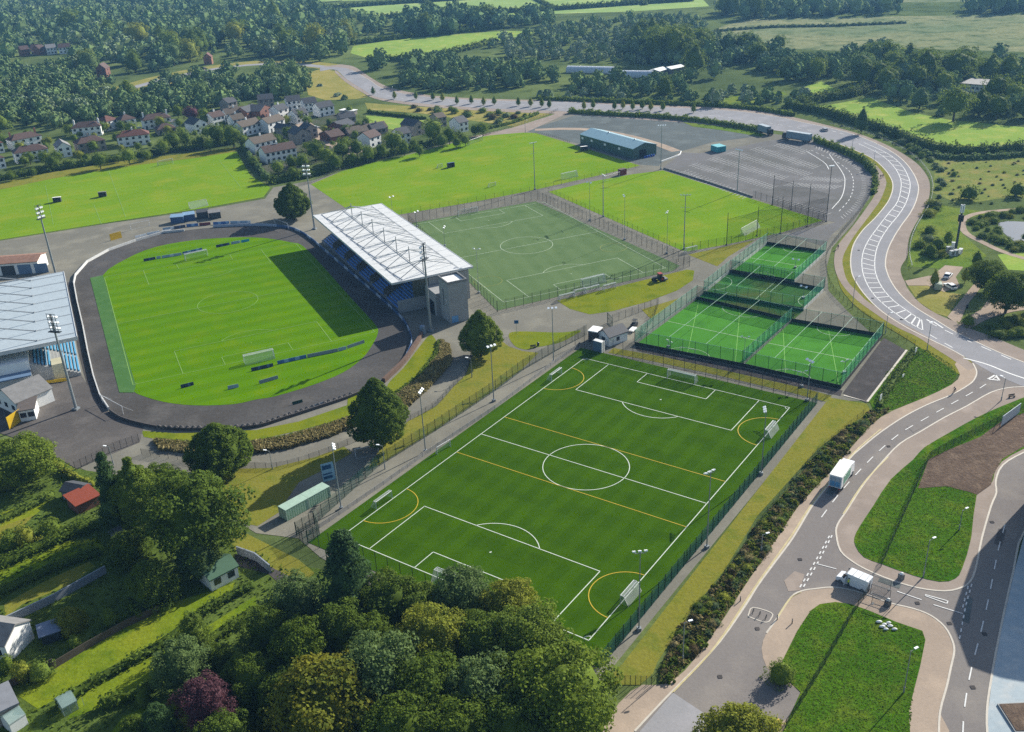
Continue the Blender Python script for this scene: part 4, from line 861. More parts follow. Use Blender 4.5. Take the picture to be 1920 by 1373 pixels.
fence('field_fence', 'low wall like fence between grass pitch and car park bays', GP([(1411,371),(1330,344),(1244,317)]), .7, 4, m_bpost, m_conc_d, .05, t=.15)
fence('field_fence', 'thin posts along the lower edge of the big playing field', GP([(735,406),(860,384),(1000,359),(1120,332),(1204,313)]), 2.2, 4.0, m_bpost, n_ball, .05)
fence('field_fence', 'pale post fence between the big playing field and the houses', GP([(560,350),(583,344),(640,320),(700,303),(760,290),(870,261),(920,252)]), 1.5, 3.5, m_steel, n_grey, .05)
fence('field_fence', 'row of short timber posts between playing field and gravel lot', GP([(1005,249),(1040,258),(1068,268)]), 1.2, 1.8, mat('pale timber post', 'b8a888', .8), None, .1)
fence('road_fence', 'dark mesh fence round the inner bend between car park and footway', SG([(1634,345),(1630,368),(1612,398),(1585,430),(1560,462),(1549,482),(1549,510),(1558,540),(1580,566),(1610,590),(1655,618),(1715,650)], 3), 1.9, 3.0, m_bpost, n_dark, .05)
T = fence('guard_rail', 'grey steel guard rail round the outer footway of the bend', SG([(1556,234),(1612,247),(1656,263),(1693,281),(1723,303),(1740,324),(1748,344),(1748,364),(1743,384),(1732,404),(1719,425),(1709,449),(1705,478),(1710,503)], 4), 1.1, 2.4, m_steel, None, .06, 'guard rail', rail=(1.05, .6))
fence('yard_fence', 'dark palisade fence and gate across the stadium yard entrance', GP([(142,882),(170,869),(215,846),(262,829)]), 2.2, 1.4, m_bpost, n_dark, .05)
fence('yard_fence', 'dark railing along the curved footpath below the stadium bank', SG([(266,852),(330,862),(400,870),(509,879),(590,859),(662,830),(720,808),(766,790),(818,762),(851,725),(873,703),(884,668)], 3), 1.5, 2.4, m_bpost, n_grey, .045)
fence('yard_fence', 'dark fence round the kiosk yard beside the cages', GP([(1148,605),(1190,589),(1235,571),(1225,600),(1196,640)]), 2.4, 2.6, m_bpost, n_dark, .05)
fence('yard_fence', 'dark green fence between the lush islands and the bare soil', GP([(1960,752),(1880,790),(1829,815),(1775,843),(1741,862),(1700,955),(1650,1068)]), 1.9, 2.6, m_post, n_isle, .05)
fence('yard_fence', 'dark green fence across the lower grass island', GP([(1629,1110),(1600,1152),(1540,1258),(1478,1358),(1450,1405)]), 1.9, 2.6, m_post, n_isle, .05)
fence('verge_fence', 'low dark fence along the scrub beside the side road', GP([(1228,1276),(1270,1205),(1316,1145),(1400,1022),(1440,960),(1533,848),(1622,776)]), 1.5, 3, m_bpost, n_dark, .04)
fence('verge_fence', 'short palisade fence at the foot of the sunburnt verge', GP([(1152,1284),(1228,1287)]), 2.0, .8, m_bpost, n_dark, .05)
fence('court_fence', 'dark fence beside the strip of black court', GP([(1714,654),(1690,690),(1640,750)]), 1.6, 3, m_bpost, n_dark, .05)
fence('field_fence', 'low grey fence between the estate and the left playing field', GP([(-40,352),(0,340),(100,320),(240,298),(370,283),(440,274),(462,310),(492,335)]), 1.4, 4, m_bpost, n_grey, .05)
fence('road_fence', 'thin dark railing along the pale path to the main road', GP([(905,256),(960,239),(1030,215),(1046,207)]), 1.3, 3, m_bpost, n_grey, .05)
for px, h, lab in (([(1362,460),(1419,443),(1463,438),(1513,426),(1549,416)], 9.0, 'tall dark ball stop net hung along the near edge of the square grass pitch'), ([(1549,416),(1483,394),(1448,385)], 10.0, 'tall dark ball stop net hung between the square grass pitch and the car park')):
    T = fence('ball_net', lab, GP(px), h, 200, m_bpost, net_mat('black ball stop net', '20262a', .1), .03, 'net', rail=(h,))
# cages: white boards low, netting high
def cage(label, c, hs, boards):
    P = GP(c); l = P[0].copy(); T = thing('football_cage', label, 'football cage', l); Q = [p-l for p in P]
    for i in range(4):
        a, d = Q[i], Q[(i+1) % 4]; e = (d-a).normalized()
        a2, d2 = a+e*.06, d-e*.06
        b = MB(); b.wall([a2, d2], 1.1, .08); b.build('side_board', boards[i], T)
        b = MB(); b.wall([a2, d2], hs-1.12, .03, z0=1.11); b.build('netting', n_netd if i in (0, 2) else n_net, T)
        for s in resample([a, d], 3.4):
            k = ('cage', hs)
            if k not in post_mesh: b = MB(); b.tube((0, 0, 0), (0, 0, hs+.2), .06, n=5); post_mesh[k] = b.build('post', m_green, T, s)
            else: part('post', post_mesh[k], T, s)
        b = MB(); b.tube(a2+Vector((0, 0, hs)), d2+Vector((0, 0, hs)), .05, n=4); b.build('top_rail', mat('pale green rail', '6fae94', .5), T)
    for s in (.33, .67):
        b = MB(); p0 = Q[0].lerp(Q[1], s)+Vector((0, 0, hs)); p1 = Q[3].lerp(Q[2], s)+Vector((0, 0, hs)); b.tube(p0, p1, .05, n=4); b.build('cable', mat('pale cable', 'a9cdb8', .5), T)
wb = band_mat('white cage boards', 'd6d6ce', 'b0aca6', 2.4, axis='Y', duty=.86); db = mat('dark kickboard', '26332c', .7)
cage('large green football cage at the near left of the cages', CA, 4.4, (db, wb, db, MATS['grey barrier board']))
cage('green football cage on the near right beside the black court', CB, 4.4, (db, db, db, wb))
cage('shaded middle football cage with dark brownish turf', CC, 4.2, (db, wb, db, wb))
cage('farthest green football cage by the car park exit', CDD, 4.2, (db, wb, db, wb))
# track walls
setp(gwall('track_wall', 'white concrete wall round the far and left side of the track', [(346,434),(306,438),(255,453),(204,471),(164,493),(142,518),(139,533),(145,566),(156,613),(165,660),(176,708),(188,744),(205,770)], .95, .3, mat('white painted wall', 'dcdcd8', .7, var=.15)))
P = SG([(400,427),(480,424),(542,429),(578,446),(626,486),(699,548),(750,595),(768,624),(772,646),(757,681)], 4); l = P[0]
b = MB(); b.wall([p-l for p in P], 1.0, .22); setp(b.build('track_wall', band_mat('blue and white hoarding', '3f5f8c', 'a9b8cc', 9.0, axis='Y', duty=.62), loc=l), 'blue and white panelled track wall in front of the grandstand', 'wall')
P = SG([(720,718),(757,682),(776,655),(789,634),(792,618)], 4); l = P[0]
b = MB(); b.wall([p-l for p in P], 1.3, .8); setp(b.build('terrace_fence', mat('rusty brown boards', '6d5648', .9, var=.3), loc=l), 'rusty brown fence on the bank behind the curved track wall', 'fence')
P = SG([(206,772),(230,787),(277,800),(328,807),(400,807),(480,802),(538,785),(600,765),(662,744),(717,718)], 5); l = P[0]
b = MB(); b.wall([p-l for p in P], .8, .25); setp(b.build('track_wall', mat('dark stained wall', '5b5654', .9, var=.3), loc=l), 'dark stained wall behind the tyre row on the near bend', 'wall')
ty = None
for i, p in enumerate(resample(SG([(300,803),(328,804),(400,804),(480,799),(538,782),(600,762),(662,741)], 5), 1.45)):
    if ty is None:
        ty = thing('tyre', 'old tyre leaning in the row on the near bend of the track', 'tyre', p, 0, 'tyre row on the near bend'); b = MB(); n, q = 14, 6
        for a in range(n): 
            for c in range(q):
                t0, t1 = 2*PI*a/n, 2*PI*(a+1)/n; s0, s1 = 2*PI*c/q, 2*PI*(c+1)/q
                f = lambda t, s: (math.cos(t)*(.42+.17*math.cos(s)), -.45+.17*math.sin(s), .6+math.sin(t)*(.42+.17*math.cos(s)))
                b.face([f(t0, s0), f(t1, s0), f(t1, s1), f(t0, s1)])
        b.build('tread', mat('old tyre rubber', '8a8480', .9, var=.3), ty)
    else: dup(ty, p, random.uniform(-.4, .4))
# ================================================================== lights
m_lamp = mat('lamp glass', 'f2f4f4', .25, var=.02, k=1.0); m_pole = mat('grey painted pole', '9aa2a6', .5, .2)
def face(a, c): d = c-a; return math.atan2(d.y, d.x)
PITCHC = SPm(46, 32)
bigm = None
def floodlight(label, base, h, rz):
    T = thing('floodlight', label, 'floodlight', base, rz, 'tall floodlights round the stadium')
    b = MB(); b.tube((0, 0, 0), (0, 0, h-2.2), .38, .2, 8); b.box(-.7, .7, -.7, .7, 0, .5); b.build('pole', m_pole, T)
    b = MB(); b.box(-.5, .5, -1.6, 1.6, h-4.6, h-4.45)
    for y in (-1.1, -.35, .35, 1.1): b.tube((0, y, h-4.5), (0, y, h), .06, n=4)
    for z in (0, 1.5, 3, 4.4): b.tube((0, -1.3, h-4.4+z), (0, 1.3, h-4.4+z), .07, n=4)
    b.tube((0, 0, h-3), (0, 0, h), .16, n=6); b.build('head_frame', m_dsteel, T)
    l0 = None
    for r in range(3):
        for y in (-1.15, -.55, .55, 1.15):
            if l0 is None: b = MB(); b.tube((-.25, 0, 0), (.3, 0, -.12), .2, .34, 8); l0 = b.build('lamp', m_lamp, T, (.25, y, h-3.7+1.45*r))
            else: part('lamp', l0, T, (.25, y, h-3.7+1.45*r))
    return T
ma = Vector((-152.4, 311.6, 0)); floodlight('tall floodlight mast rising behind the pale blue stand roof', ma, 25.5, face(ma, PITCHC))
for px, h, lab in (((143,768),25.5,'tall leaning looking floodlight mast beside the small white clubhouse'), ((808,622),26,'tall floodlight mast in front of the grandstand lift tower'), ((590,430),25,'tall floodlight mast beside the round dark tree and the stand')):
    p = G(*px); floodlight(lab, p, h, face(p, PITCHC))
def pole_lights(name, label, px, top, tgt, lamps, r=.12, group=None, kind='cross'):
    p = G(*px); h = HT(p, top); T = thing(name, label, 'floodlight', p, face(p, tgt), group)
    b = MB(); b.tube((0, 0, 0), (0, 0, h), r*1.3, r*.75, 6); b.box(-.35, .35, -.35, .35, 0, .6); b.build('pole', m_pole if kind != 'dark' else m_bpost, T)
    b = MB(); wd = 1.5 if lamps > 3 else .95 if lamps > 2 else .9; b.tube((0, -wd, h-.15), (0, wd, h-.15), .06, n=4)
    if lamps > 3: b.tube((0, -wd, h-4.2), (0, wd, h-4.2), .06, n=4)
    b.build('cross_arm', m_steel, T); l0 = None
    for i in range(lamps):
        y = -wd+2*wd*i/(lamps-1); b = MB(); M = Matrix.Translation((.3, y, h)) @ Matrix.Rotation(R(28), 4, 'Y'); b.box(-.3, .3, -.26, .26, -.08, .12, M)
        b.build('lamp', m_lamp, T)
    return T
FC = FP(PL/2, PW/2); sq = G(1280, 390); nf = G(900, 320); mc = MPm(44, 28)
GF = 'floodlights along the verge side of the front pitch'; GL = 'floodlights along the path side of the front pitch'
for px, top, lab in (((1198,1182),1036,'nearest'), ((1325,1028),886,'second'), ((1427,890),768,'third'), ((1513,752),676,'farthest')):
    pole_lights('floodlight', lab+' floodlight pole along the verge fence of the front pitch, white lamp heads', px, top, FC, 3, .1, GF)
for px, top, lab in (((640,955),838,'nearest'), ((798,848),733,'second'), ((926,753),648,'third'), ((1038,680),577,'farthest')):
    pole_lights('floodlight', lab+' floodlight pole on the path side of the front pitch', px, top, FC, 3, .11, GL)
for px, top, tg, lab in (((1003,356),268,nf,'floodlight mast at the corner where three pitches meet'), ((1131,407),329,sq,'floodlight mast along the avenue between worn pitch and square grass'), ((1282,468),366,sq,'floodlight mast with two lamp rows at the square grass corner by the cages'),
      ((1239,318),235,sq,'floodlight mast at the warehouse end of the square grass pitch'), ((1382,361),281,sq,'floodlight mast between square grass pitch and parking bays')):
    pole_lights('floodlight', lab, px, top, tg, 4, .15, 'masts round the square grass pitch')
GPK = 'twin headed lamps round the worn artificial pitch'
for px, top, lab in (((736,399),369,'at the far field edge behind the stand'), ((782,426),397,'at the far corner by the stand roof'), ((834,462),426,'on the stand side, second'), ((898,550),467,'on the stand side, nearest'), ((1106,414),342,'on the avenue side, farthest'), ((1171,450),367,'on the avenue side, middle'), ((1250,476),398,'on the avenue side, nearest')):
    pole_lights('lamp_post', 'thin twin headed lamp '+lab+' of the worn pitch', px, top, mc, 2, .07, GPK)
cg = G(1400, 610)
for px, top, lab in (((1394,686),632,'between the two near cages'), ((1253,652),640,'at the front edge of the large cage'), ((1503,726),697,'at the front edge of the right cage'), ((1506,560),537,'beside the shaded cage'), ((1491,503),486,'beside the farthest cage'), ((1583,700),677,'inside the right cage corner')):
    pole_lights('lamp_post', 'short pole with two small lamp heads '+lab, px, top, cg, 2, .06, 'lamps round the cages')
netp = None
for px, top, lab in (((1448,385),329,'first of the four on the car park side'), ((1483,394),339,'second of the four on the car park side'), ((1513,426),345,'on the near side next to the corner'), ((1463,438),369,'third from the goal along the near side'), ((1419,443),387,'beside the square pitch goal'), ((1362,460),399,'nearest the green cages'), ((1549,416),312,'at the corner by the car park exit, with a lamp')):
    p = G(*px); h = HT(p, top); T = thing('net_pole', 'tall black ball net pole '+lab, 'net pole', p, 0, 'ball net poles of the square grass pitch')
    b = MB(); b.tube((0, 0, 0), (0, 0, h), .13, .09, 6); b.box(-.3, .3, -.3, .3, 0, .3); b.build('pole', m_bpost, T)
    if 'lamp' in lab: b = MB(); b.box(-.9, .9, -.25, .25, h, h+.3); b.build('lamp', m_lamp, T)
def street(label, px, top, arm=(1, 0), group='street lamps', cat='street lamp'):
    p = G(*px); h = HT(p, top) if top < px[1] else top; T = thing('street_lamp', label, cat, p, math.atan2(arm[1], arm[0]), group)
    b = MB(); b.tube((0, 0, 0), (0, 0, h), .1, .06, 6); b.tube((0, 0, 0), (0, 0, 1.2), .14, n=6); b.tube((0, 0, h-.1), (.9, 0, h+.12), .045, n=4); b.build('pole', m_pole, T)
    b = MB(); b.box(.7, 1.4, -.16, .16, h+.08, h+.2); b.build('lamp_head', m_lamp, T); return T
for px, top, arm, lab in (((1598,576),520,(1,.2),'grey street lamp on the verge at the tightest part of the bend'), ((1660,626),588,(1,.2),'grey street lamp on the verge between bend and junction'), ((1738,657),608,(.6,1),'street lamp with a big pale head beside the junction approach'),
    ((1877,752),709,(-.5,.8),'street lamp on the footway at the mouth of the side road'), ((1731,1083),1013,(.8,.4),'street lamp on the upper grass island by the entrance'), ((1798,995),957,(.8,.4),'small street lamp near the soil corner of the island'),
    ((1694,1300),1221,(.8,.4),'street lamp on the lower grass island'), ((1280,1240),1168,(1,.3),'street lamp in the scrub beside the lower side road'), ((1427,1036),1003,(1,.3),'street lamp in the scrub opposite the white van'),
    ((1597,284),254,(.5,1),'street lamp on the inner verge by the car park hedge'), ((1637,316),285,(.5,1),'street lamp on the inner verge before the pedestrians'), ((1511,880),846,(1,0),'x'), ((738,190),164,(0,1),'street lamp beside the far curve of the main road'), ((985,249),226,(1,0),'lamp post where the pale path meets the gravel lot')):
    if lab == 'x': continue
    street(lab, px, top, arm)
for px, top, lab in (((511,880),846,'small lamp post on the lawn edge under the curved footpath'), ((885,708),672,'small lamp post on the sunburnt strip beside the round tree'), ((722,880),836,'small lamp post next to the resting steel goal'), ((213,872),838,'thin lamp post by the stadium entrance gate')):
    street(lab, px, top, (-1, .3), 'footpath lamps', 'lamp post')
# ================================================================== goals
def goal(label, A, B, h=2.44, dp=1.6, side=1, net=True, r=.07, group=None, world=False, top=0.0):
    a, c = (A, B) if world else (G(*A), G(*B)); loc, rz, wd = frame2(a, c); T = thing('football_goal', label, 'goal', loc, rz, group)
    b = MB(); b.path([(0, 0, 0), (0, 0, h), (wd, 0, h), (wd, 0, 0)], r, 6); b.build('goal_frame', m_wtube, T); y = dp*side; tp = top*side
    b = MB(); b.path([(0, 0, h), (0, tp, h), (0, y, 0), (0, 0, .04)], r*.6, 4); b.path([(wd, 0, h), (wd, tp, h), (wd, y, 0), (wd, 0, .04)], r*.6, 4); b.tube((0, y, .05), (wd, y, .05), r*.6, n=4)
    if top: b.tube((0, tp, h), (wd, tp, h), r*.6, n=4)
    b.build('back_frame', m_wtube, T)
    if net:
        b = MB(); b.face([(0, tp, h), (wd, tp, h), (wd, y, .05), (0, y, .05)])
        if top: b.face([(0, 0, h), (wd, 0, h), (wd, tp, h), (0, tp, h)])
        for x in (0, wd): b.face([(x, 0, 0), (x, 0, h), (x, tp, h), (x, y, 0)]) if top else b.face([(x, 0, 0), (x, 0, h), (x, y, 0)])
        b.build('net', n_goal, T)
    return T
m = PW/2
goal('white goal with net at the cage end of the front pitch', FP(PL, m+3.66), FP(PL, m-3.66), 2.44, 2.2, -1, world=True, top=.9)
goal('white goal with net at the tree end of the front pitch', FP(0, m-3.66), FP(0, m+3.66), 2.44, 2.2, -1, world=True, top=.9)
for u, lab in ((13.0, 'nearest the trees'), (78.5, 'nearest the cages')):
    goal('small white goal on the verge touchline of the front pitch, '+lab, FP(u+2.4, PW), FP(u-2.4, PW), 1.9, 1.6, 1, world=True, top=.6)
    goal('small white goal on the path touchline of the front pitch, '+lab, FP(u-2.4, -.2), FP(u+2.4, -.2), 1.9, 1.6, 1, world=True, top=.6)
goal('folded white goal leaning by the boarded barrier at halfway', (820,853), (845,838), 1.9, .5, 1)
e1 = SPm(93, 32.75-3.66), SPm(93, 32.75+3.66)
goal('white stadium goal at the near penalty area', (458,681), (513,668.5), 2.44, 2.0, -1, top=1.2)
goal('white stadium goal at the far end behind the hoardings', (349,490), (390,481), 2.44, 2.0, 1, top=1.2)
goal('white goal at the far end of the worn artificial pitch', (860,406), (896,399), 2.44, 1.6, 1)
goal('white goal with grey net at the near end of the worn artificial pitch', (1089,537), (1131,527), 2.44, 1.8, -1, top=.8)
for i, (a, c) in enumerate((((1050,566),(1078,559)), ((1078,556),(1099,551)), ((1099,552),(1124,545)), ((1133,547),(1155,541)))):
    goal(('first','second','third','last')[i]+' from the left of the spare goals parked outside the worn pitch', a, c, 1.9, 1.8, 1, group='spare goals parked on the tractor lawn', top=.6)
goal('white goal at the lower edge of the big playing field', (1052,336), (1080,330), 2.44, 1.6, -1, top=.8)
goal('white goal at the top of the big playing field', (880,273), (905,264), 2.44, 1.6, 1)
goal('small white goal on the big playing field left of the dark cart', (821,316), (830,314), 1.8, 1.4, 1)
goal('small white goal near the lower middle of the big playing field', (917,352), (930,349), 1.8, 1.4, 1)
goal('white goal at the far edge of the square grass pitch', (1135,341), (1162,333), 2.44, .6, 1, net=False)
goal('white goal at the near edge of the square grass pitch', (1389,441), (1418,425), 2.44, 1.6, -1)
goal('white goal at the house end of the left playing field', (297,312), (325,306), 2.44, 1.6, 1)
goal('white goal at the track end of the left playing field', (355,391), (388,384), 2.44, 1.8, -1)
goal('bare white goal frame standing behind the track hoardings', (246,432), (281,424), 2.44, .5, 1, net=False)
goal('bare white goal frame at the stand end of the bank', (515,421), (541,431), 2.44, .5, 1, net=False)
goal('white goal frame lying tilted on the near left of the track', (193,757), (232,778), 2.4, 2.6, 1, net=False)
goal('steel goal frame on the shaded lawn below the round tree', (667,857), (710,849), 2.0, .8, -1, net=False)
goal('white goal behind the net fence beside the two headed mast', (1287,476), (1307,471), 1.9, 1.6, 1, top=.6)
for q, lab in ((CA, 'large near cage'), (CB, 'right hand cage')):
    M = quadmap(q); goal('white goal at the front board of the '+lab, M(.43, .012), M(.57, .012), 2, .5, -1, world=True, net=False)
M = quadmap(CDD); goal('white goal at the front board of the farthest cage', M(.42, .012), M(.58, .012), 2, .5, -1, world=True, net=False)
# ================================================================== boards and small things by the pitches
mb = [band_mat('blue hoarding panels', '3b6fb0', '8fb4d8', 3.0, rough=.5, duty=.6), band_mat('pale hoarding panels', '9fb6c8', 'd5dde2', 4.0, rough=.5, duty=.7), band_mat('navy hoarding panels', '1f3558', '4c6a94', 2.4, rough=.5, duty=.75), mat('cyan hoarding', '35a8c8', .5), mat('grey board back', '8d9aa3', .6), mat('dark red hoarding', '7a3038', .6)]
def board(label, a, c, m_, h=1.0, group='advertising boards round the stadium pitch', lean=.18):
    loc, rz, wd = frame2(G(*a), G(*c)); T = thing('advertising_board', label, 'board', loc, rz, group)
    b = MB(); b.hexa([(0,0,.05),(wd,0,.05),(wd,.07,.05),(0,.07,.05),(0,lean,h),(wd,lean,h),(wd,lean+.07,h),(0,lean+.07,h)]); b.build('panel', m_, T)
    b = MB(); n = max(2, int(wd/3))
    for i in range(n+1): b.tube((wd*i/n, .55, 0), (wd*i/n, lean+.08, h*.85), .03, n=4)
    b.build('prop', m_steel, T)
board('navy board left of the far stadium goal', (270,491), (292,487), mb[2]); board('small white board in the far board row', (294,486.5), (302,485), mb[1]); board('long pale blue board behind the far goal', (304,485), (341,479), mb[1]); board('blue and white board right of the far goal', (343,478), (380,470), mb[0])
board('navy board standing apart at the far right of the stadium pitch', (406,465), (431,460), mb[2]); board('dark red and white board at the far corner of the pitch', (434,459), (451,456), mb[1]); board('cyan board ending the far board row', (453,456), (468,453), mb[3])
board('short navy board row behind the near stadium goal', (472,697), (513,688), mb[2]); board('long grey blue board row from the near goal towards the stand', (521,684), (575,672), mb[0]); board('grey board row towards the shadow of the stand', (577,671.5), (634,660), mb[4]); board('white board lying in the near board row', (635,659.5), (650,656), mb[1]); board('grey backed board nearest the grandstand shadow', (652,655), (684,644), mb[4])
board('grey blue board set nearer the track than the goal', (487,721), (522,711), mb[4]); board('short dark board by the near left pitch corner', (340,729), (364,723), mb[2]); board('short white board on the near touchline grass', (428,731), (448,727), mb[1])
board('white board lying on the track at the near bend', (583,766), (607,758), mb[4], .6); board('green board on posts beside the tyre row', (549,760), (568,755), m_green, .8)
for i, (a, c, k) in enumerate((((306,433),(327,430),1), ((327,430),(348,427),2), ((350,426),(372,424),0), ((374,424),(395,422),5), ((400,422),(430,420),0), ((432,420),(470,419),1))):
    board(('white','navy','blue','dark red','blue and white','pale')[i]+' board on the bank outside the far track wall', a, c, mb[k], 1.1, 'boards on the far bank')
for i, (a, c, lab) in enumerate((((254,447),(275,442),'first white board leaning inside the far track wall'), ((276,441),(300,437),'second white board leaning inside the far track wall'), ((304,437),(322,434),'third white board leaning inside the far track wall'))): board(lab, a, c, m_whiteb, .9, 'boards on the far bank')
T = board('yellow board on the bank beyond the far left bend', (208,452), (229,446), MATS['yellow sheet'], 2.6, 'boards on the far bank', .05)
# containers by the path
m_cont = band_mat('pale green container sides', 'a9c9ae', '7fae8a', .55, axis='X', rough=.5, duty=.55); m_contr = mat('pale green container roof', 'b4d0ba', .6, var=.15)
P0, P1 = G(538.7, 978), G(621, 932); loc, rz, wd = frame2(P0, P1); L_ = wd/2
for i, lab in enumerate(('pale green shipping container, end nearest the path', 'pale green shipping container with dirty roof, end nearest the leaning board')):
    o_ = P0+(P1-P0).normalized()*(L_*i+.05*i); T = thing('shipping_container', lab, 'container', o_, rz, 'pale green containers')
    b = MB(); b.box(0, L_-.05, 0, 2.44, .12, 2.5); b.build('body', m_cont, T); b = MB(); b.box(-.03, L_-.02, -.03, 2.47, 2.503, 2.62); b.build('roof', m_contr, T)
    b = MB()
    for x in (0, L_-.15): 
        for y in (-.04, 2.36): b.box(x-.04, x+.08, y, y+.12, 0, 2.5)
    b.build('corner_post', MATS['pale green container roof'], T)
    for y in (.1, 1.25): b = MB(); b.box(-.08, -.003, y, y+1.1, .2, 2.4); d = b.build('door', m_contr, T); b = MB(); b.tube((-.1, y+.8, .2), (-.1, y+.8, 2.4), .03, n=4); b.build('lock_bar', m_steel, d)
loc, rz, wd = frame2(G(607,905), G(630,899)); T = thing('banner_stand', 'blue and white printed banner leaning against the container end', 'banner', loc, rz)
b = MB(); b.hexa([(0,0,.1),(wd,0,.1),(wd,.08,.1),(0,.08,.1),(0,.9,3.9),(wd,.9,3.9),(wd,.98,3.9),(0,.98,3.9)]); b.build('banner_sheet', mat('white blue banner', '9fc4d8', .4, var=.1), T)
b = MB()
for z0, z1 in ((.6, 1.2), (1.5, 1.8), (2.6, 3.5)): b.hexa([(.2,.9*(z0-.1)/3.8-.03,z0),(wd*.8,.9*(z0-.1)/3.8-.03,z0),(wd*.8,.9*(z0-.1)/3.8,z0),(.2,.9*(z0-.1)/3.8,z0),(.2,.9*(z1-.1)/3.8-.03,z1),(wd*.8,.9*(z1-.1)/3.8-.03,z1),(wd*.8,.9*(z1-.1)/3.8,z1),(.2,.9*(z1-.1)/3.8,z1)])
b.build('blue_print', mat('navy print', '24567f', .4), T)
b = MB()
for x in (0, wd): b.tube((x, 1.9, 0), (x, .95, 3.7), .05, n=4)
b.build('stand_frame', m_steel, T)
# gates, bins, dugouts, benches
loc, rz, wd = frame2(G(1139,606), G(1148,616)); T = thing('steel_gate', 'green steel gate standing open by the kiosk yard', 'gate', loc, rz); b = MB(); b.path([(0,0,.2),(0,0,3.2),(wd,0,3.2),(wd,0,.2),(0,0,.2)], .09, 5); b.tube((0,0,1.7),(wd,0,1.7),.06,n=4); b.build('gate_frame', MATS['green coated steel'], T); b = MB(); b.box(.1, wd-.1, -.02, .02, .3, 3.1); b.build('mesh_panel', n_green, T)
for px, lab, rm, rz in (((108,379),'dugout with white roof near the middle of the left playing field', m_whiteb, .2), ((193,369),'grey dugout right of the other on the left playing field', m_lav, .2), ((846,314),'dark dugout cart in the middle of the big playing field', MATS['blue hut cladding'], .5), ((1095,283),'dugout with white roof beside the warehouse corner', m_whiteb, .3)):
    T = thing('dugout', lab, 'dugout', G(*px), rz); b = MB(); b.box(-1.6, 1.6, .9, 1.05, 0, 2).box(-1.6, -1.5, -.6, .9, 0, 1.9).box(1.5, 1.6, -.6, .9, 0, 1.9); b.build('shell', m_dsteel, T); b = MB(); b.hexa([(-1.7,-.8,2.15),(1.7,-.8,2.15),(1.7,1.1,1.95),(-1.7,1.1,1.95),(-1.7,-.8,2.25),(1.7,-.8,2.25),(1.7,1.1,2.05),(-1.7,1.1,2.05)]); b.build('roof', rm, T); b = MB(); b.box(-1.4, 1.4, .4, .8, .35, .45); b.build('bench', MATS['pale timber post'], T)
house('kiosk', 'dark red kiosk at the corner of the square grass pitch', 'kiosk', (1164,330), (1175,327.5), 2.0, 2.3, .1, 'flat', mat('dark red sheet', '7a2a2a', .6), m_brownr, (0, 0), over=.05)
loc, rz, wd = frame2(G(1345,287), G(1361,284.5)); T = thing('storage_container', 'bright cyan container alone in the car park', 'container', loc, rz); b = MB(); b.box(0, wd, 0, 5.5, .1, 2.5); b.build('body', band_mat('cyan container', '35b4bc', '2ca2ac', .5), T); b = MB(); b.box(-.04, wd+.04, -.04, 5.54, 2.503, 2.65); b.build('roof', mat('pale cyan roof', '7fd0d4', .5), T); b = MB(); b.box(wd*.1, wd*.9, -.07, -.003, .2, 2.3); b.build('door', mat('cyan door', '28939c', .5), T)
P = SG([(1240,304),(1262,296),(1274,291),(1277,285)], 3); l = P[0]; b = MB(); b.wall([p-l for p in P], .55, .35); setp(b.build('barrier_wall', m_whiteb, loc=l), 'white low barrier curving at the car park entrance', 'barrier')
def bench(label, px, rz, mt=None):
    T = thing('bench', label, 'bench', G(*px), rz); b = MB(); b.box(-.8, .8, -.2, .2, .42, .48); b.build('seat', MATS['weathered timber'], T); b = MB(); b.box(-.8, .8, .2, .25, .55, .9); b.build('backrest', MATS['weathered timber'], T)
    for x in (-.7, .62): b = MB(); b.box(x, x+.08, -.2, .22, 0, .42); b.build('leg', m_dsteel, T)
bench('timber bench on the lawn edge by the front pitch path', (1000,653), .3)
bench('dark bench on the grass above the soil bed', (1897,746), .2)
def bin_(label, px, m_): T = thing('litter_bin', label, 'bin', G(*px)); b = MB(); b.tube((0,0,0),(0,0,.95),.28,.32,8); b.build('body', m_, T); b = MB(); b.dome((0,0,.952),.34,.34,.22,8,3); b.build('lid', m_dsteel, T)
bin_('black litter bin beside the bench by the front pitch', (1009,649), m_bpost); bin_('black litter bin on the path by the big roadside tree', (1813,578), m_bpost)
T = thing('sign', 'small blue sign on a post by the oval lawn', 'sign', G(969,625)); b = MB(); b.tube((0,0,0),(0,0,3.6),.05,n=5); b.build('post', m_steel, T); b = MB(); b.box(-.6,.6,-.05,.0,2.9,3.9); b.build('sign_panel', mat('blue sign', '2f6fb0', .4), T)
T = thing('spray_tank', 'grey cylindrical tank under the floodlight by the grandstand', 'tank', G(793,627)); b = MB(); b.tube((0,0,.3),(0,0,2.4),.8,n=12); b.dome((0,0,2.4),.8,.8,.4,12,3); b.build('tank_body', mat('grey blue tank', '7d8fa5', .4), T); b = MB(); b.tube((0,0,0),(0,0,.3),.7,n=8); b.build('base', m_conc_d, T)
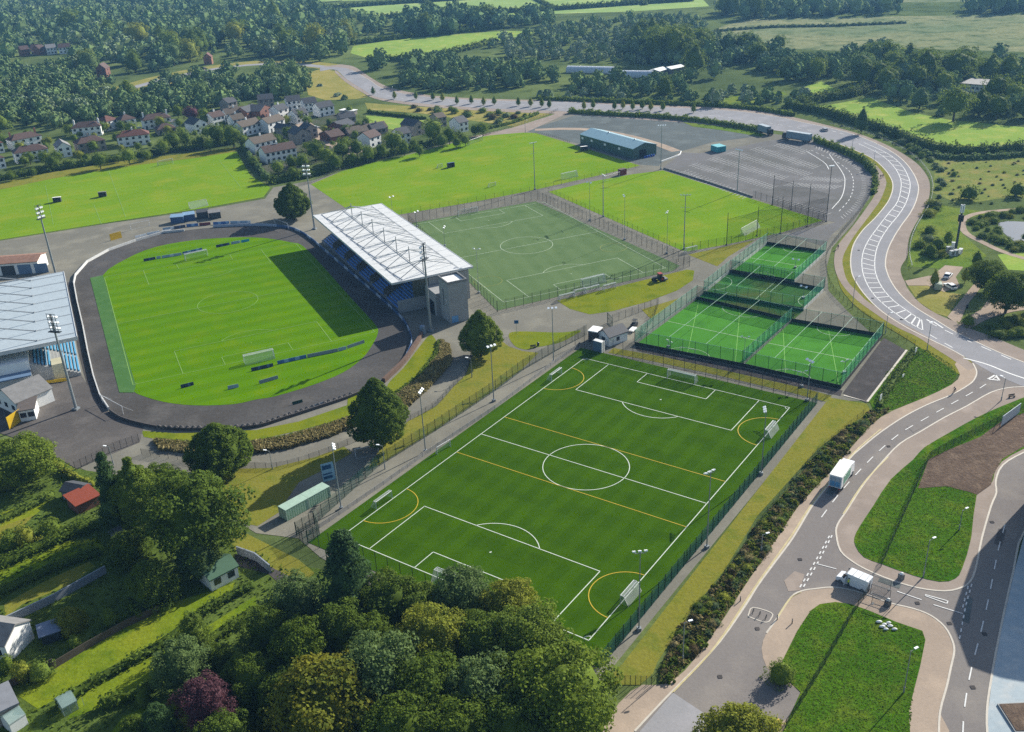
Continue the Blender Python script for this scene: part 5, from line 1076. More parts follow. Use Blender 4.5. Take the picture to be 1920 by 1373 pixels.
# ================================================================== vehicles
m_tyre = mat('black tyre rubber', '1c1c1e', .8, var=.05); m_car_w = mat('white car paint', 'e6e8ea', .25, var=.03, spec=.6, k=1.1); m_glassv = mat('vehicle glass', '1c242c', .1, spec=.8, var=.03); m_red = mat('red lamp lens', 'b01818', .3); m_clear = mat('clear lamp lens', 'e8e8e0', .2)
def wheels(T, xs, w_, r=.33, y=None):
    for x in xs:
        for s in (-1, 1):
            b = MB(); yy = s*(w_/2-.1); b.tube((x, yy-.11, r), (x, yy+.11, r), r, n=12); t = b.build('wheel', m_tyre, T); b = MB(); b.tube((x, yy+s*.111, r), (x, yy+s*.13, r), r*.6, n=10); b.build('rim', m_steel, t)
def car(label, px, to, paint, L=4.3, W=1.78, H=1.5, van=False, name='car', cat='car', group=None):
    p = G(*px); T = thing(name, label, cat, p, face(p, G(*to)), group); h = L/2
    b = MB()
    if van: pr = [(-h, .3), (-h, H-.1), (-h+.12, H), (h-1.75, H), (h-1.0, 1.25), (h-.1, 1.0), (h, .75), (h, .3)]
    else: pr = [(-h, .35), (-h+.02, .85), (-h+.1, .92), (h-1.3, .93), (h-.12, .74), (h, .55), (h, .35)]
    n0 = len(b.v); b.profile([(q[0], q[1]) for q in pr], -W/2, W/2); b.v[n0:] = [(v[1], v[0], v[2]) for v in b.v[n0:]]
    bo = b.build('body', paint, T)
    if not van:
        b = MB(); w2 = W/2-.12
        b.hexa([(-h+.25,-w2-.06,.925),(h-1.25,-w2-.06,.925),(h-1.25,w2+.06,.925),(-h+.25,w2+.06,.925),(-h+.75,-w2+.08,H-.05),(h-2.0,-w2+.08,H-.05),(h-2.0,w2-.08,H-.05),(-h+.75,w2-.08,H-.05)]); b.build('glasshouse', m_glassv, T)
        b = MB(); b.box(-h+.72, h-1.95, -w2+.06, w2-.06, H-.048, H); b.build('roof', paint, T)
    else:
        b = MB(); b.hexa([(h-1.72,-W/2+.1,H-.12),(h-1.72,W/2-.1,H-.12),(h-1.02,W/2-.1,1.3),(h-1.02,-W/2+.1,1.3),(h-1.66,-W/2+.1,H-.06),(h-1.66,W/2-.1,H-.06),(h-.97,W/2-.1,1.36),(h-.97,-W/2+.1,1.36)]); b.build('windscreen', m_glassv, T)
        for s in (-1, 1): b = MB(); b.box(h-2.0, h-1.25, s*W/2-.02, s*W/2+.02, 1.25, H-.35); b.build('side_window', m_glassv, T)
        b = MB(); b.box(-h-.02, -h-.003, -.03, .03, .4, H-.2); b.build('rear_door', m_conc_d, T)
    for s in (-1, 1):
        b = MB(); b.box(h-.1, h+.02, s*(W/2-.32)-.17, s*(W/2-.32)+.17, .6, .74); b.build('headlight', m_clear, T); b = MB(); b.box(-h-.02, -h+.03, s*(W/2-.2)-.12, s*(W/2-.2)+.12, .7, .88); b.build('tail_light', m_red, T)
    wheels(T, (-h+.8, h-.85), W, .33); return T
vn = car('white panel van stopped at the gate with its door open', (1600,1096), (1560,1079), m_car_w, 5.6, 2.0, 2.5, True, 'van', 'van')
b = MB(); b.box(.9, .95, 1.0, 1.9, .5, 2.0); b.build('door', m_car_w, vn)
b = MB()
for x in (-2.3, -1.2, -.1, .9): b.box(x, x+.08, -.85, .85, 2.502, 2.6)
b.build('roof_rack', m_steel, vn)
car('white hatchback parked at the top of the small lay by', (1777,520), (1790,507), m_car_w); car('white car parked between the green van and the lay by path', (1781,540), (1765,531), m_car_w, 4.6, 1.8, 1.45)
car('pale green van parked under the small tree in the lay by', (1757,540), (1752,525), mat('pale green paint', 'c2ccb4', .3, var=.05), 4.8, 1.9, 2.0, True, 'van', 'van')
car('silver car driving along the main road past the lorries', (1545,246), (1525,240), mat('silver car paint', 'c8ccd0', .25, .3, var=.03))
car('white car parked on the estate road', (592,241), (606,237), m_car_w); car('blue grey car parked at the top of the estate road', (531,213), (545,209), mat('blue grey paint', '7f93a8', .3)); car('red car parked under the dark roofed row', (557,214), (548,211), mat('red car paint', '8a2028', .3)); car('dark car on the far road, nearer the bend', (384,130), (396,127), mat('dark car paint', '2a2c30', .3)); car('dark car on the far road, farther left', (368,136), (356,139), MATS['dark car paint'])
car('white car parked in the drive left of the purple tree', (262,243), (268,239), m_car_w)
def lorry(label, rear, front, Lb, boxm, cabm, roofm=None, H=3.7, W=2.5, art=False, name='lorry'):
    a, c = G(*rear), G(*front); T = thing(name, label, 'lorry', a, face(a, c)); cl = 2.0
    b = MB(); b.box(0, Lb, -W/2, W/2, 1.0, H); bo = b.build('box_body', boxm, T)
    b = MB(); b.box(-.03, Lb+.03, -W/2-.03, W/2+.03, H+.003, H+.12); b.build('roof', roofm or m_whiteb, T)
    b = MB(); b.box(-.06, -.003, -W/2+.15, W/2-.15, 1.1, H-.2); d = b.build('rear_door', mat('lorry rear door', 'a8bccc', .4), T); b = MB(); b.box(-.1, -.063, -.04, .04, 1.15, H-.25).box(-.1, -.063, -.8, -.76, 1.15, H-.25).box(-.1, -.063, .76, .8, 1.15, H-.25); b.build('lock_bar', m_steel, d)
    b = MB(); x = Lb+.35; b.hexa([(x,-W/2+.08,.6),(x+cl,-W/2+.08,.6),(x+cl,W/2-.08,.6),(x,W/2-.08,.6),(x,-W/2+.1,3.1),(x+cl-.35,-W/2+.1,3.0),(x+cl-.35,W/2-.1,3.0),(x,W/2-.1,3.1)]); cb = b.build('cab', cabm, T)
    b = MB(); b.hexa([(x+cl-.2,-W/2+.2,1.7),(x+cl-.12,-W/2+.2,1.7),(x+cl-.12,W/2-.2,1.7),(x+cl-.2,W/2-.2,1.7),(x+cl-.36,-W/2+.2,2.8),(x+cl-.27,-W/2+.2,2.8),(x+cl-.27,W/2-.2,2.8),(x+cl-.36,W/2-.2,2.8)]); b.build('windscreen', m_glassv, cb)
    b = MB(); b.box(.2, x+cl-.2, -.5, .5, .55, .98); b.build('chassis', m_dsteel, T)
    wheels(T, ((1.2, 2.3, 3.4, x-.6, x+1.0) if art else (1.6, x+.9)), W, .5)
    for s in (-1, 1): b = MB(); b.box(-.08, .02, s*.95-.15, s*.95+.15, .75, .95); b.build('tail_light', m_red, T)
    return T, bo, H, W
T, bo, H, W = lorry('white box lorry with blue rear driving up the side road', (1564,922), (1596,876), 6.4, m_car_w, m_car_w, H=3.6, name='box_lorry')
b = MB(); b.box(1.2, 5.6, -W/2-.025, -W/2-.004, 1.3, 3.2); b.build('side_picture', mat('green blue lorry picture', '7fb59a', .4, var=.3, vs=1.5), T)
b = MB(); b.box(-.075, -.062, -1.0, 1.0, 1.3, 2.4); b.build('rear_picture', mat('sky blue print', '5f9fd0', .4), T)
grt = band_mat('grey lorry curtain', '8fa3ad', '82969f', .6, rough=.5)
lorry('grey curtain sided articulated lorry with dark cab beside the car park hedge', (1519,268), (1478,261.5), 12.5, grt, mat('black cab', '2a2c30', .4), mat('grey lorry roof', 'b4c0c6', .5), H=4, art=True)
lorry('shorter grey lorry behind the long one at the car park corner', (1424,248), (1443,254), 7.5, grt, MATS['black cab'], MATS['grey lorry roof'], H=3.9, art=False)
# tractor
p = G(1235, 527); T = thing('tractor', 'red cabbed tractor with a mower parked on the lawn by the worn pitch', 'tractor', p, R(-160)); mr = mat('tractor red', 'b0402c', .4)
b = MB(); b.box(.2, 2.0, -.38, .38, .8, 1.5); b.build('bonnet', m_dsteel, T); b = MB(); b.hexa([(-1.0,-.75,1.0),(.25,-.75,1.0),(.25,.75,1.0),(-1.0,.75,1.0),(-.9,-.65,2.35),(.1,-.65,2.35),(.1,.65,2.35),(-.9,.65,2.35)]); c_ = b.build('cab', m_glassv, T); b = MB(); b.box(-1.05, .3, -.78, .78, 2.353, 2.55); b.build('roof', mr, c_)
for s in (-1, 1):
    b = MB(); b.tube((-.7, s*.85-.22, .82), (-.7, s*.85+.22, .82), .82, n=14); t_ = b.build('wheel', m_tyre, T); b = MB(); b.tube((-.7, s*1.071, .82), (-.7, s*1.09, .82), .45, n=10); b.build('rim', mr, t_)
    b = MB(); b.tube((1.6, s*.75-.16, .52), (1.6, s*.75+.16, .52), .52, n=12); b.build('wheel', m_tyre, T)
b = MB(); b.box(-2.6, -1.3, -1.2, 1.2, .35, .8); b.build('mower', m_conc_d, T)
p = G(1189, 612); T = thing('utility_vehicle', 'small black groundsman buggy in the kiosk yard', 'buggy', p, R(60)); b = MB(); b.box(-1.3, 1.3, -.65, .65, .4, .95); b.build('body', m_bpost, T); b = MB(); b.box(-.4, .9, -.6, .6, 1.85, 1.95)
for x in (-.35, .85):
    for y in (-.55, .55): b.tube((x, y, .95), (x, y, 1.86), .04, n=4)
b.build('roof_frame', m_bpost, T); b = MB(); b.box(-.3, .2, -.5, .5, .95, 1.3); b.build('seat', m_dsteel, T); wheels(T, (-.85, .85), 1.4, .3)
p = G(1187, 621); T = thing('trailer', 'white flat trailer behind the black buggy', 'trailer', p, R(60)); b = MB(); b.box(-1.5, 1.2, -.7, .7, .45, .8); b.build('bed', m_whiteb, T); b = MB(); b.tube((1.2, 0, .5), (2.0, 0, .5), .05, n=4); b.build('tow_bar', m_steel, T); wheels(T, (-.3,), 1.5, .28)
# ================================================================== right hand side odds
sheet('layby', [(1697,527),(1750,516),(1772,498),(1806,501),(1792,520),(1800,538),(1770,548),(1740,536),(1702,536)], Z2, g_pave_g)
sheet('verge', [(1700,533),(1745,535),(1775,549),(1802,552),(1776,594),(1754,588),(1722,566)], Z1, g_dry)
wsheet('footpath', SG([(1776,595),(1798,606),(1812,575),(1835,545),(1850,520),(1838,520),(1808,555)], 3), Z2, g_pave_g)
wsheet('footpath', SG([(1798,606),(1818,616),(1850,600),(1900,585),(1960,575),(1960,560),(1895,572),(1862,556),(1840,580)], 3), Z2, g_pave_g)
p = G(1792, 468); h = HT(p, 384); T = thing('telecoms_mast', 'dark telecoms mast with antennas beside the marsh', 'mast', p); b = MB(); b.tube((0,0,0),(0,0,h),.42,.3,8); b.build('pole', m_dsteel, T)
for k in range(3):
    a = 2*PI*k/3; b = MB(); b.box(.5*math.cos(a)-.15, .5*math.cos(a)+.15, .5*math.sin(a)-.15, .5*math.sin(a)+.15, h-2.6, h); b.build('antenna', m_lamp, T); b = MB(); b.box(.6*math.cos(a)-.25, .6*math.cos(a)+.25, .6*math.sin(a)-.25, .6*math.sin(a)+.25, h-5.6, h-3.4); b.build('antenna', m_bpost, T)
for i, (px, w_, hh) in enumerate((((1778,474),1.6,2.0), ((1784,480),1.4,1.7), ((1791,479),1.5,1.8), ((1800,476),1.8,1.6), ((1786,467),1.2,2.2))):
    T = thing('equipment_cabinet', 'white equipment cabinet '+('leftmost','in front, left','in front, middle','rightmost','tallest, against the pole')[i]+' at the telecoms mast', 'cabinet', G(*px), .3*i, 'cabinets at the telecoms mast'); b = MB(); b.box(-w_/2, w_/2, -.5, .5, .1, hh); b.build('body', m_whiteb, T); b = MB(); b.box(-w_/2+.1, w_/2-.1, -.54, -.503, .25, hh-.15); b.build('door', m_lav, T); b = MB(); b.box(-w_/2-.05, w_/2+.05, -.55, .55, hh+.002, hh+.08); b.build('roof', m_steel, T)
loc, rz, wd = frame2(G(1877,801), G(1911,776)); T = thing('hoarding', 'white blue site hoarding on props beside the soil bed', 'hoarding', loc, rz); b = MB(); b.box(0, wd, 0, .1, .3, 2.7); b.build('panel', mat('pale blue hoarding', 'c2d0dc', .4, var=.1), T); b = MB()
for i in range(4): b.tube((wd*i/3, 1.4, 0), (wd*i/3, .1, 2.5), .06, n=4)
b.build('prop', MATS['weathered timber'], T)
for px, hh, lab in (((1716,667),2.2,'white notice board at the corner fence above the court'), ((1650,757),2.4,'white post sign at the foot of the court verge'), ((1693,709),1.0,'low white marker box in the lush verge')):
    T = thing('sign', lab, 'sign', G(*px), .8); b = MB(); b.box(-.5, .5, -.04, .04, hh*.35, hh); b.build('sign_panel', m_whiteb, T); b = MB(); b.tube((-.4,.06,0),(-.4,.06,hh),.04,n=4).tube((.4,.06,0),(.4,.06,hh),.04,n=4); b.build('post', m_steel, T)
# site entrance barriers
for i, (a, c) in enumerate((((1632,1112),(1668,1124)), ((1630,1094),(1669,1107)), ((1634,1132),(1668,1142)))):
    loc, rz, wd = frame2(G(*a), G(*c)); T = thing('entrance_barrier', ('middle','upper','lower')[i]+' steel mesh barrier across the site entrance', 'barrier', loc, rz, 'mesh barriers at the site entrance'); b = MB(); b.path([(0,0,.1),(0,0,1.9),(wd,0,1.9),(wd,0,.1),(0,0,.1)], .05, 4); b.build('frame', m_dsteel, T); b = MB(); b.box(0, wd, -.01, .01, .1, 1.9); b.build('mesh_panel', n_dark, T)
    for x in (.2, wd-.2): b = MB(); b.box(x-.15, x+.15, -.35, .35, 0, .15); b.build('foot', m_conc_d, T)
for px, lab in (((1689,1086),'upper grey gate pillar with a white sack at the site entrance'), ((1664,1135),'lower grey gate pillar with a white sack at the site entrance')):
    T = thing('gate_pillar', lab, 'pillar', G(*px), .3); b = MB(); b.box(-.4, .4, -.4, .4, 0, 1.1); b.build('block', m_conc_d, T); b = MB(); b.dome((0,0,1.1),.38,.3,.35,8,4); b.build('sack', m_whiteb, T)
for i, (dx, dy) in enumerate(((0,0),(11,3),(-10,-5),(3,9),(19,9),(-4,4),(8,-3))):
    o = MB(); o.dome((0,0,0),.42+.06*(i % 3),.24,.26,9,4); setp(o.build('rubble_sack', m_whiteb, loc=G(1658+dx, 1171+dy, .25), smooth=True), 'white rubble sack dumped on the lower grass island', 'sack', 'dumped white sacks')
for px, lab in (((1457,1163),'first black bollard on the forecourt kerb'), ((1485,1170),'second black bollard on the forecourt kerb'), ((1388,1128),'black bollard on the footway opposite the van')):
    T = thing('bollard', lab, 'bollard', G(*px)); b = MB(); b.tube((0,0,0),(0,0,1.05),.09,n=8); b.build('post', m_bpost, T); b = MB(); b.tube((0,0,.8),(0,0,.9),.095,n=8); b.build('band', m_whiteb, T)
for i, px in enumerate(((1412,1150),(1424,1155),(1436,1161))):
    T = thing('cycle_stand', ('first','second','last')[i]+' black cycle hoop in the forecourt stand', 'cycle stand', G(*px), R(60), 'cycle hoops'); b = MB(); b.path([(-.4,0,0),(-.4,0,.65),(-.25,0,.8),(.25,0,.8),(.4,0,.65),(.4,0,0)], .05, 5); b.build('hoop', m_bpost, T)
b = MB(); b.wall(SG([(1404,1152),(1412,1140),(1446,1150),(1446,1160),(1436,1168),(1406,1158)], 3, True), .12, .2, closed=True); o = b.build('kerb', g_kerb); o['kind'] = 'structure'
T = thing('grit_bin', 'yellow grit bin at the bottom end of the lower island fence', 'bin', G(1456,1362), .5); b = MB(); b.box(-.6,.6,-.4,.4,0,.7); b.build('body', MATS['yellow sheet'], T); b = MB(); b.hexa([(-.65,-.45,.703),(.65,-.45,.703),(.65,.45,.703),(-.65,.45,.703),(-.6,-.4,.8),(.6,-.4,.8),(.6,.35,.95),(-.6,.35,.95)]); b.build('lid', MATS['yellow sheet'], T)
T = thing('planter', 'dark stone edged planter at the bottom of the pale plaza', 'planter', G(1905,1345)); b = MB(); b.box(-1.6,4,-3,2.4,0,.35); b.build('edging', m_conc, T); b = MB(); b.box(-1.4,3.8,-2.8,2.2,.352,.42); b.build('soil_fill', g_soil, T)
# ================================================================== people
def person(label, base, rz, pose, top, legs, skin='c89a80', hair='3a2a20', group=None, sc=1.0):
    """one continuous skinned body; colours split at the waist and neck by height"""
    J = {'pel': (0,0,.95), 'che': (0,0,1.3), 'nek': (0,0,1.5), 'hd': (0,0,1.62), 'hdt': (0,0,1.76),
         'sL': (0,.19,1.42), 'eL': (.02,.25,1.14), 'wL': (.1,.26,.9), 'hL': (.13,.26,.81), 'sR': (0,-.19,1.42), 'eR': (.02,-.25,1.14), 'wR': (.1,-.26,.9), 'hR': (.13,-.26,.81),
         'pL': (0,.1,.92), 'kL': (.05,.1,.5), 'aL': (0,.1,.09), 'tL': (.16,.1,.04), 'pR': (0,-.1,.92), 'kR': (-.02,-.1,.5), 'aR': (-.12,-.1,.1), 'tR': (.04,-.1,.04)}
    J.update(pose); N = list(J); E = [('pel','che'),('che','nek'),('nek','hd'),('hd','hdt'),('che','sL'),('sL','eL'),('eL','wL'),('wL','hL'),('che','sR'),('sR','eR'),('eR','wR'),('wR','hR'),('pel','pL'),('pL','kL'),('kL','aL'),('aL','tL'),('pel','pR'),('pR','kR'),('kR','aR'),('aR','tR')]
    rad = {'pel': .15, 'che': .16, 'nek': .06, 'hd': .1, 'hdt': .085, 'sL': .075, 'sR': .075, 'eL': .05, 'eR': .05, 'wL': .036, 'wR': .036, 'hL': .04, 'hR': .04, 'pL': .1, 'pR': .1, 'kL': .066, 'kR': .066, 'aL': .045, 'aR': .045, 'tL': .04, 'tR': .04}
    me = bpy.data.meshes.new('person'); me.from_pydata([J[n] for n in N], [(N.index(a), N.index(c)) for a, c in E], [])
    o = bpy.data.objects.new('person', me); COL.objects.link(o); o.location = base; o.rotation_euler = (0, 0, rz); o.scale = (sc, sc, sc)
    md = o.modifiers.new('skin', 'SKIN'); md.use_smooth_shade = True
    for i, n in enumerate(N): me.skin_vertices[0].data[i].radius = (rad[n], rad[n]); me.skin_vertices[0].data[i].use_root = (n == 'pel')
    sb = o.modifiers.new('sub', 'SUBSURF'); sb.levels = 1; sb.render_levels = 1
    m, n_, l_, p_ = _new('clothes '+label[:20]); co = n_.new('ShaderNodeTexCoord'); sx = n_.new('ShaderNodeSeparateXYZ'); l_.new(co.outputs['Object'], sx.inputs[0])
    def gt(z): g = n_.new('ShaderNodeMath'); g.operation = 'GREATER_THAN'; g.inputs[1].default_value = z; l_.new(sx.outputs['Z'], g.inputs[0]); return g.outputs[0]
    wz = J['pel'][2]+.02; nz = J['nek'][2]+.02
    c = _mix(n_, l_, gt(wz), lin(legs, 1.2), lin(top, 1.1)); c = _mix(n_, l_, gt(nz), c, lin(skin, 1.2)); l_.new(c, p_.inputs['Base Color']); me.materials.append(m)
    setp(o, label, 'person', group)
    b = MB(); hd = Vector(J['hd']); b.dome(hd+Vector((-.02, 0, .05)), .125, .115, .14, 8, 4); b.build('hair', mat('dark hair', hair, .7), o, smooth=True)
    return o
person('person in a yellow high visibility top at the open van door', G(1590, 1100), R(120), {}, 'd8e23a', '22252c')
for px, lab, tp in (((1651,335),'walker in dark clothes on the bend footway, left of the pair','2c2f36'), ((1655,334),'walker in dark clothes on the bend footway, right of the pair','4a2c30')): person(lab, G(*px), R(100), {'kL': (.16,.1,.52), 'aL': (.2,.1,.1), 'tL': (.34,.1,.05), 'aR': (-.25,-.1,.14), 'tR': (-.1,-.1,.05)}, tp, '24262c')
person('person in dark clothes walking by the fence near the cages', G(1571, 468), R(80), {'kL': (.14,.1,.52), 'aL': (.18,.1,.1), 'tL': (.32,.1,.05)}, '26282e', '202228')
# cyclist
p = G(1789, 737); rz = face(p, G(1745, 760)); T = thing('bicycle', 'black bicycle ridden along the footway edge of the side road', 'bicycle', p, rz); b = MB(); b.path([(-.5,0,.34),(-.15,0,.32),(-.28,0,.85),(.4,0,.85),(-.15,0,.32)], .03, 5); b.path([(.55,0,.34),(.4,0,.85),(.36,0,1.02)], .03, 5); b.build('frame', m_bpost, T)
for x in (-.5, .55):
    b = MB()
    for a in range(16): b.tube((x+.33*math.cos(2*PI*a/16), 0, .34+.33*math.sin(2*PI*a/16)), (x+.33*math.cos(2*PI*(a+1)/16), 0, .34+.33*math.sin(2*PI*(a+1)/16)), .025, n=4, caps=False)
    w_ = b.build('wheel', m_tyre, T); b = MB()
    for a in range(4): b.tube((x-.32*math.cos(PI*a/4), 0, .34-.32*math.sin(PI*a/4)), (x+.32*math.cos(PI*a/4), 0, .34+.32*math.sin(PI*a/4)), .006, n=3)
    b.build('spoke', m_steel, w_)
b = MB(); b.box(-.4, -.14, -.07, .07, .92, .97); b.build('saddle', m_bpost, T); b = MB(); b.path([(.46,-.28,1.05),(.36,-.1,1.04),(.36,.1,1.04),(.46,.28,1.05)], .02, 4); b.build('handlebar', m_dsteel, T)
person('cyclist in a dark jacket leaning over the handlebars', p, rz, {'pel': (-.26,0,1.02), 'che': (.0,0,1.32), 'nek': (.12,0,1.47), 'hd': (.2,0,1.58), 'hdt': (.22,0,1.72), 'sL': (.06,.18,1.4), 'eL': (.24,.24,1.2), 'wL': (.4,.26,1.1), 'hL': (.46,.27,1.07), 'sR': (.06,-.18,1.4), 'eR': (.24,-.24,1.2), 'wR': (.4,-.26,1.1), 'hR': (.46,-.27,1.07), 'pL': (-.24,.1,.98), 'kL': (.1,.12,.78), 'aL': (-.02,.12,.4), 'tL': (.1,.12,.34), 'pR': (-.24,-.1,.98), 'kR': (.02,-.12,.6), 'aR': (-.14,-.12,.22), 'tR': (0,-.12,.16)}, '3a4250', '23252b')
# ================================================================== trees, hedges and undergrowth
import numpy as np
RNG = np.random.default_rng(11)
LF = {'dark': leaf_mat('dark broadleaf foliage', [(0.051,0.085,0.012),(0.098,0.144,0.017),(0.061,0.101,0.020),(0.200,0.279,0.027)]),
      'mid': leaf_mat('mid green foliage', [(0.080,0.122,0.016),(0.149,0.200,0.024),(0.074,0.120,0.029),(0.266,0.359,0.040)]),
      'olive': leaf_mat('yellow green foliage', [(0.120,0.149,0.019),(0.219,0.233,0.029),(0.106,0.149,0.029),(0.346,0.372,0.040)]),
      'blue': leaf_mat('grey green foliage', [(0.067,0.112,0.035),(0.130,0.184,0.059),(0.074,0.122,0.043),(0.173,0.266,0.067)]),
      'fir': leaf_mat('conifer foliage', [(0.035,0.072,0.024),(0.061,0.109,0.029),(0.045,0.085,0.037),(0.093,0.160,0.027)]),
      'purple': leaf_mat('purple foliage', [(0.067,0.029,0.040),(0.113,0.053,0.061),(0.080,0.040,0.048),(0.186,0.053,0.080)]),
      'pale': leaf_mat('pale scrub foliage', [(.085,.125,.050),(.130,.170,.070),(.090,.130,.070),(.18,.24,.08)]),
      'gold': leaf_mat('golden tipped foliage', [(.090,.110,.014),(.200,.190,.018),(.070,.105,.018),(.3,.28,.03)]),
      'red': leaf_mat('reddish scrub foliage', [(.070,.060,.026),(.095,.055,.032),(.075,.095,.030),(.14,.14,.04)]),
      'straw': leaf_mat('dry straw grass', [(.20,.16,.065),(.30,.25,.11),(.14,.14,.05),(.3,.26,.1)]),
      'tuft': leaf_mat('grass tuft blades', [(.08,.145,.014),(.14,.21,.026),(.12,.155,.022),(.2,.3,.02)])}
m_bark = mat('tree bark', (.055, .042, .032), .9, var=.3)
def cards(C, Nn, s, jit=.5, asp=1.0):
    """leaf sprays: one small quad at every centre C, facing roughly along Nn"""
    n = len(C); d = Nn+RNG.normal(0, jit, (n, 3)); d /= np.linalg.norm(d, axis=1)[:, None]+1e-9
    r = RNG.normal(0, 1, (n, 3)); u = np.cross(d, r); u /= np.linalg.norm(u, axis=1)[:, None]+1e-9; v = np.cross(d, u)
    s = (s*RNG.uniform(.6, 1.25, n))[:, None]; u = u*s*.5; v = v*s*.5*asp
    return np.stack([C-u*.35-v, C+u-v*.2, C+u*.3+v, C-u+v*.25], 1).reshape(-1, 3)
def quads_mesh(name, V, m, extra=None, tone=None):
    nv = len(V); nq = nv//4; me = bpy.data.meshes.new(name)
    V2 = V; loops = np.arange(nv, dtype=np.int32); starts = np.arange(0, nv, 4, dtype=np.int32); tot = np.full(nq, 4, np.int32)
    if extra is not None:
        ev, ef = extra; V2 = np.vstack([V, ev]); loops = np.concatenate([loops, (ef+nv).ravel().astype(np.int32)])
        starts = np.concatenate([starts, nv+4*np.arange(len(ef), dtype=np.int32)]); tot = np.concatenate([tot, np.full(len(ef), 4, np.int32)])
    me.vertices.add(len(V2)); me.vertices.foreach_set('co', V2.astype(np.float32).ravel())
    me.loops.add(len(loops)); me.loops.foreach_set('vertex_index', loops)
    me.polygons.add(len(starts)); me.polygons.foreach_set('loop_start', starts); me.polygons.foreach_set('loop_total', tot)
    me.materials.append(m)
    if tone is not None: a = me.attributes.new('tone', 'FLOAT', 'POINT'); a.data.foreach_set('value', np.asarray(tone, np.float32))
    me.update(calc_edges=True); return me
PROF = {'round': lambda t: np.sqrt(np.clip(1-(2*t-1)**2, 0, 1))*.97+.03, 'egg': lambda t: np.clip(np.sin(PI*np.clip(t, 0, 1)**.7), .05, 1),
        'cone': lambda t: (1-t)**.8*.95+.05, 'column': lambda t: np.clip(1-np.abs(2*t-.8)**3, .1, 1), 'dome': lambda t: np.sqrt(np.clip(1-t*t, 0, 1))*.96+.04}
def crown_pts(H, Rr, z0, nc, ncard, prof, lump=.25, flat=.8, tight=False):
    f = PROF[prof]; t = (np.arange(nc)+.5)/nc; t = np.clip(t+RNG.normal(0, .03, nc), .02, .98)
    w_ = f(t); keep = RNG.uniform(0, 1, nc) < np.where(t > .72, 1, .35+.65*w_); t = t[keep]; k = len(t); a = np.cumsum(np.full(k, 2.39996))+RNG.normal(0, .4, k)
    lob = 1+lump*(np.sin(3*a+RNG.uniform(0, 6))*.5+np.sin(5*a+7*t+RNG.uniform(0, 6))*.5)
    rr = Rr*f(t)*lob*RNG.uniform(.84 if tight else .66, .97, k); zc = z0+(H-z0)*t
    C = np.stack([rr*np.cos(a), rr*np.sin(a), zc], 1)
    rc = Rr*RNG.uniform(.14 if tight else .2, .22 if tight else .34, k)*(.5+.5*f(t)); mid = np.array([0, 0, z0+(H-z0)*.42]); O = C-mid; O /= np.linalg.norm(O, axis=1)[:, None]+1e-9
    D = RNG.normal(0, 1, (k, ncard, 3)); D /= np.linalg.norm(D, axis=2)[:, :, None]+1e-9
    D = D+O[:, None, :]*.55; D /= np.linalg.norm(D, axis=2)[:, :, None]+1e-9
    P = C[:, None, :]+D*(rc[:, None, None]*RNG.uniform(.7, 1.12, (k, ncard, 1)))*np.array([1, 1, flat]); P[:, :, 2] = np.maximum(P[:, :, 2], .15)
    return P.reshape(-1, 3), (D+np.array([0, 0, .25])).reshape(-1, 3)
def core(H, Rr, z0, prof, n=8, m=6, k=.78):
    f = PROF[prof]; V = []; Fc = []
    for j in range(m+1):
        t = j/m*.86+.06
        for i in range(n): a = 2*PI*i/n; r = Rr*k*float(f(np.array(t)))*(RNG.uniform(.85, 1.1)) if 0 < j < m else Rr*.08; V.append((r*math.cos(a), r*math.sin(a), z0+(H-z0)*t))
    for j in range(m):
        for i in range(n): q = (i+1) % n; Fc.append((j*n+i, j*n+q, (j+1)*n+q, (j+1)*n+i))
    V.append((0, 0, z0+(H-z0)*.93)); tp = len(V)-1
    for i in range(0, n, 2): Fc.append((m*n+i, m*n+(i+1) % n, m*n+(i+2) % n, tp))
    return np.array(V), np.array(Fc)
PROTO = {}
DENSE = ('egg', 'column')
LOD = {0: (125, 86, .40), 1: (48, 26, .085), 2: (26, 14, .13)}
def proto(kind, prof, lod, Hh, Rr, var):
    """crown and trunk meshes for a tree of about this shape; shared by its kind"""
    key = (kind, prof, lod, round(Hh/Rr*2)/2, var if lod == 0 else var % 3)
    if key in PROTO: return PROTO[key]
    q = key[3]; R0 = 5.0; H0 = max(q, 1.2)*R0; nc, nk, cs = LOD[lod]; cs = cs if lod == 0 else cs*R0
    z0 = H0*(.07 if prof in ('cone', 'column', 'egg') else .2 if prof == 'round' else .04)
    tt = lod == 0 and prof in DENSE; P, N = crown_pts(H0, R0, z0, nc*2 if tt else nc, nk, prof, .3 if prof in ('round', 'dome') else .1, .8, tt)
    me = quads_mesh('crown', cards(P, N, cs if lod else .31, .5 if lod == 0 else .38), LF[kind], core(H0, R0, z0, prof, k=.86 if tt else .76))
    b = MB(); b.tube((0, 0, 0), (0, 0, H0*.55), R0*.07, R0*.03, 7)
    for i in range(5):
        a = i*2.4+var; z = H0*(.22+.06*i); b.tube((0, 0, z), (R0*.55*math.cos(a), R0*.55*math.sin(a), z+H0*.2), R0*.028, R0*.01, 5)
    t = b.build('trunk', m_bark); tm = t.data; bpy.data.objects.remove(t)
    PROTO[key] = (me, tm, H0, R0); return PROTO[key]
TREES = {'n': 0}
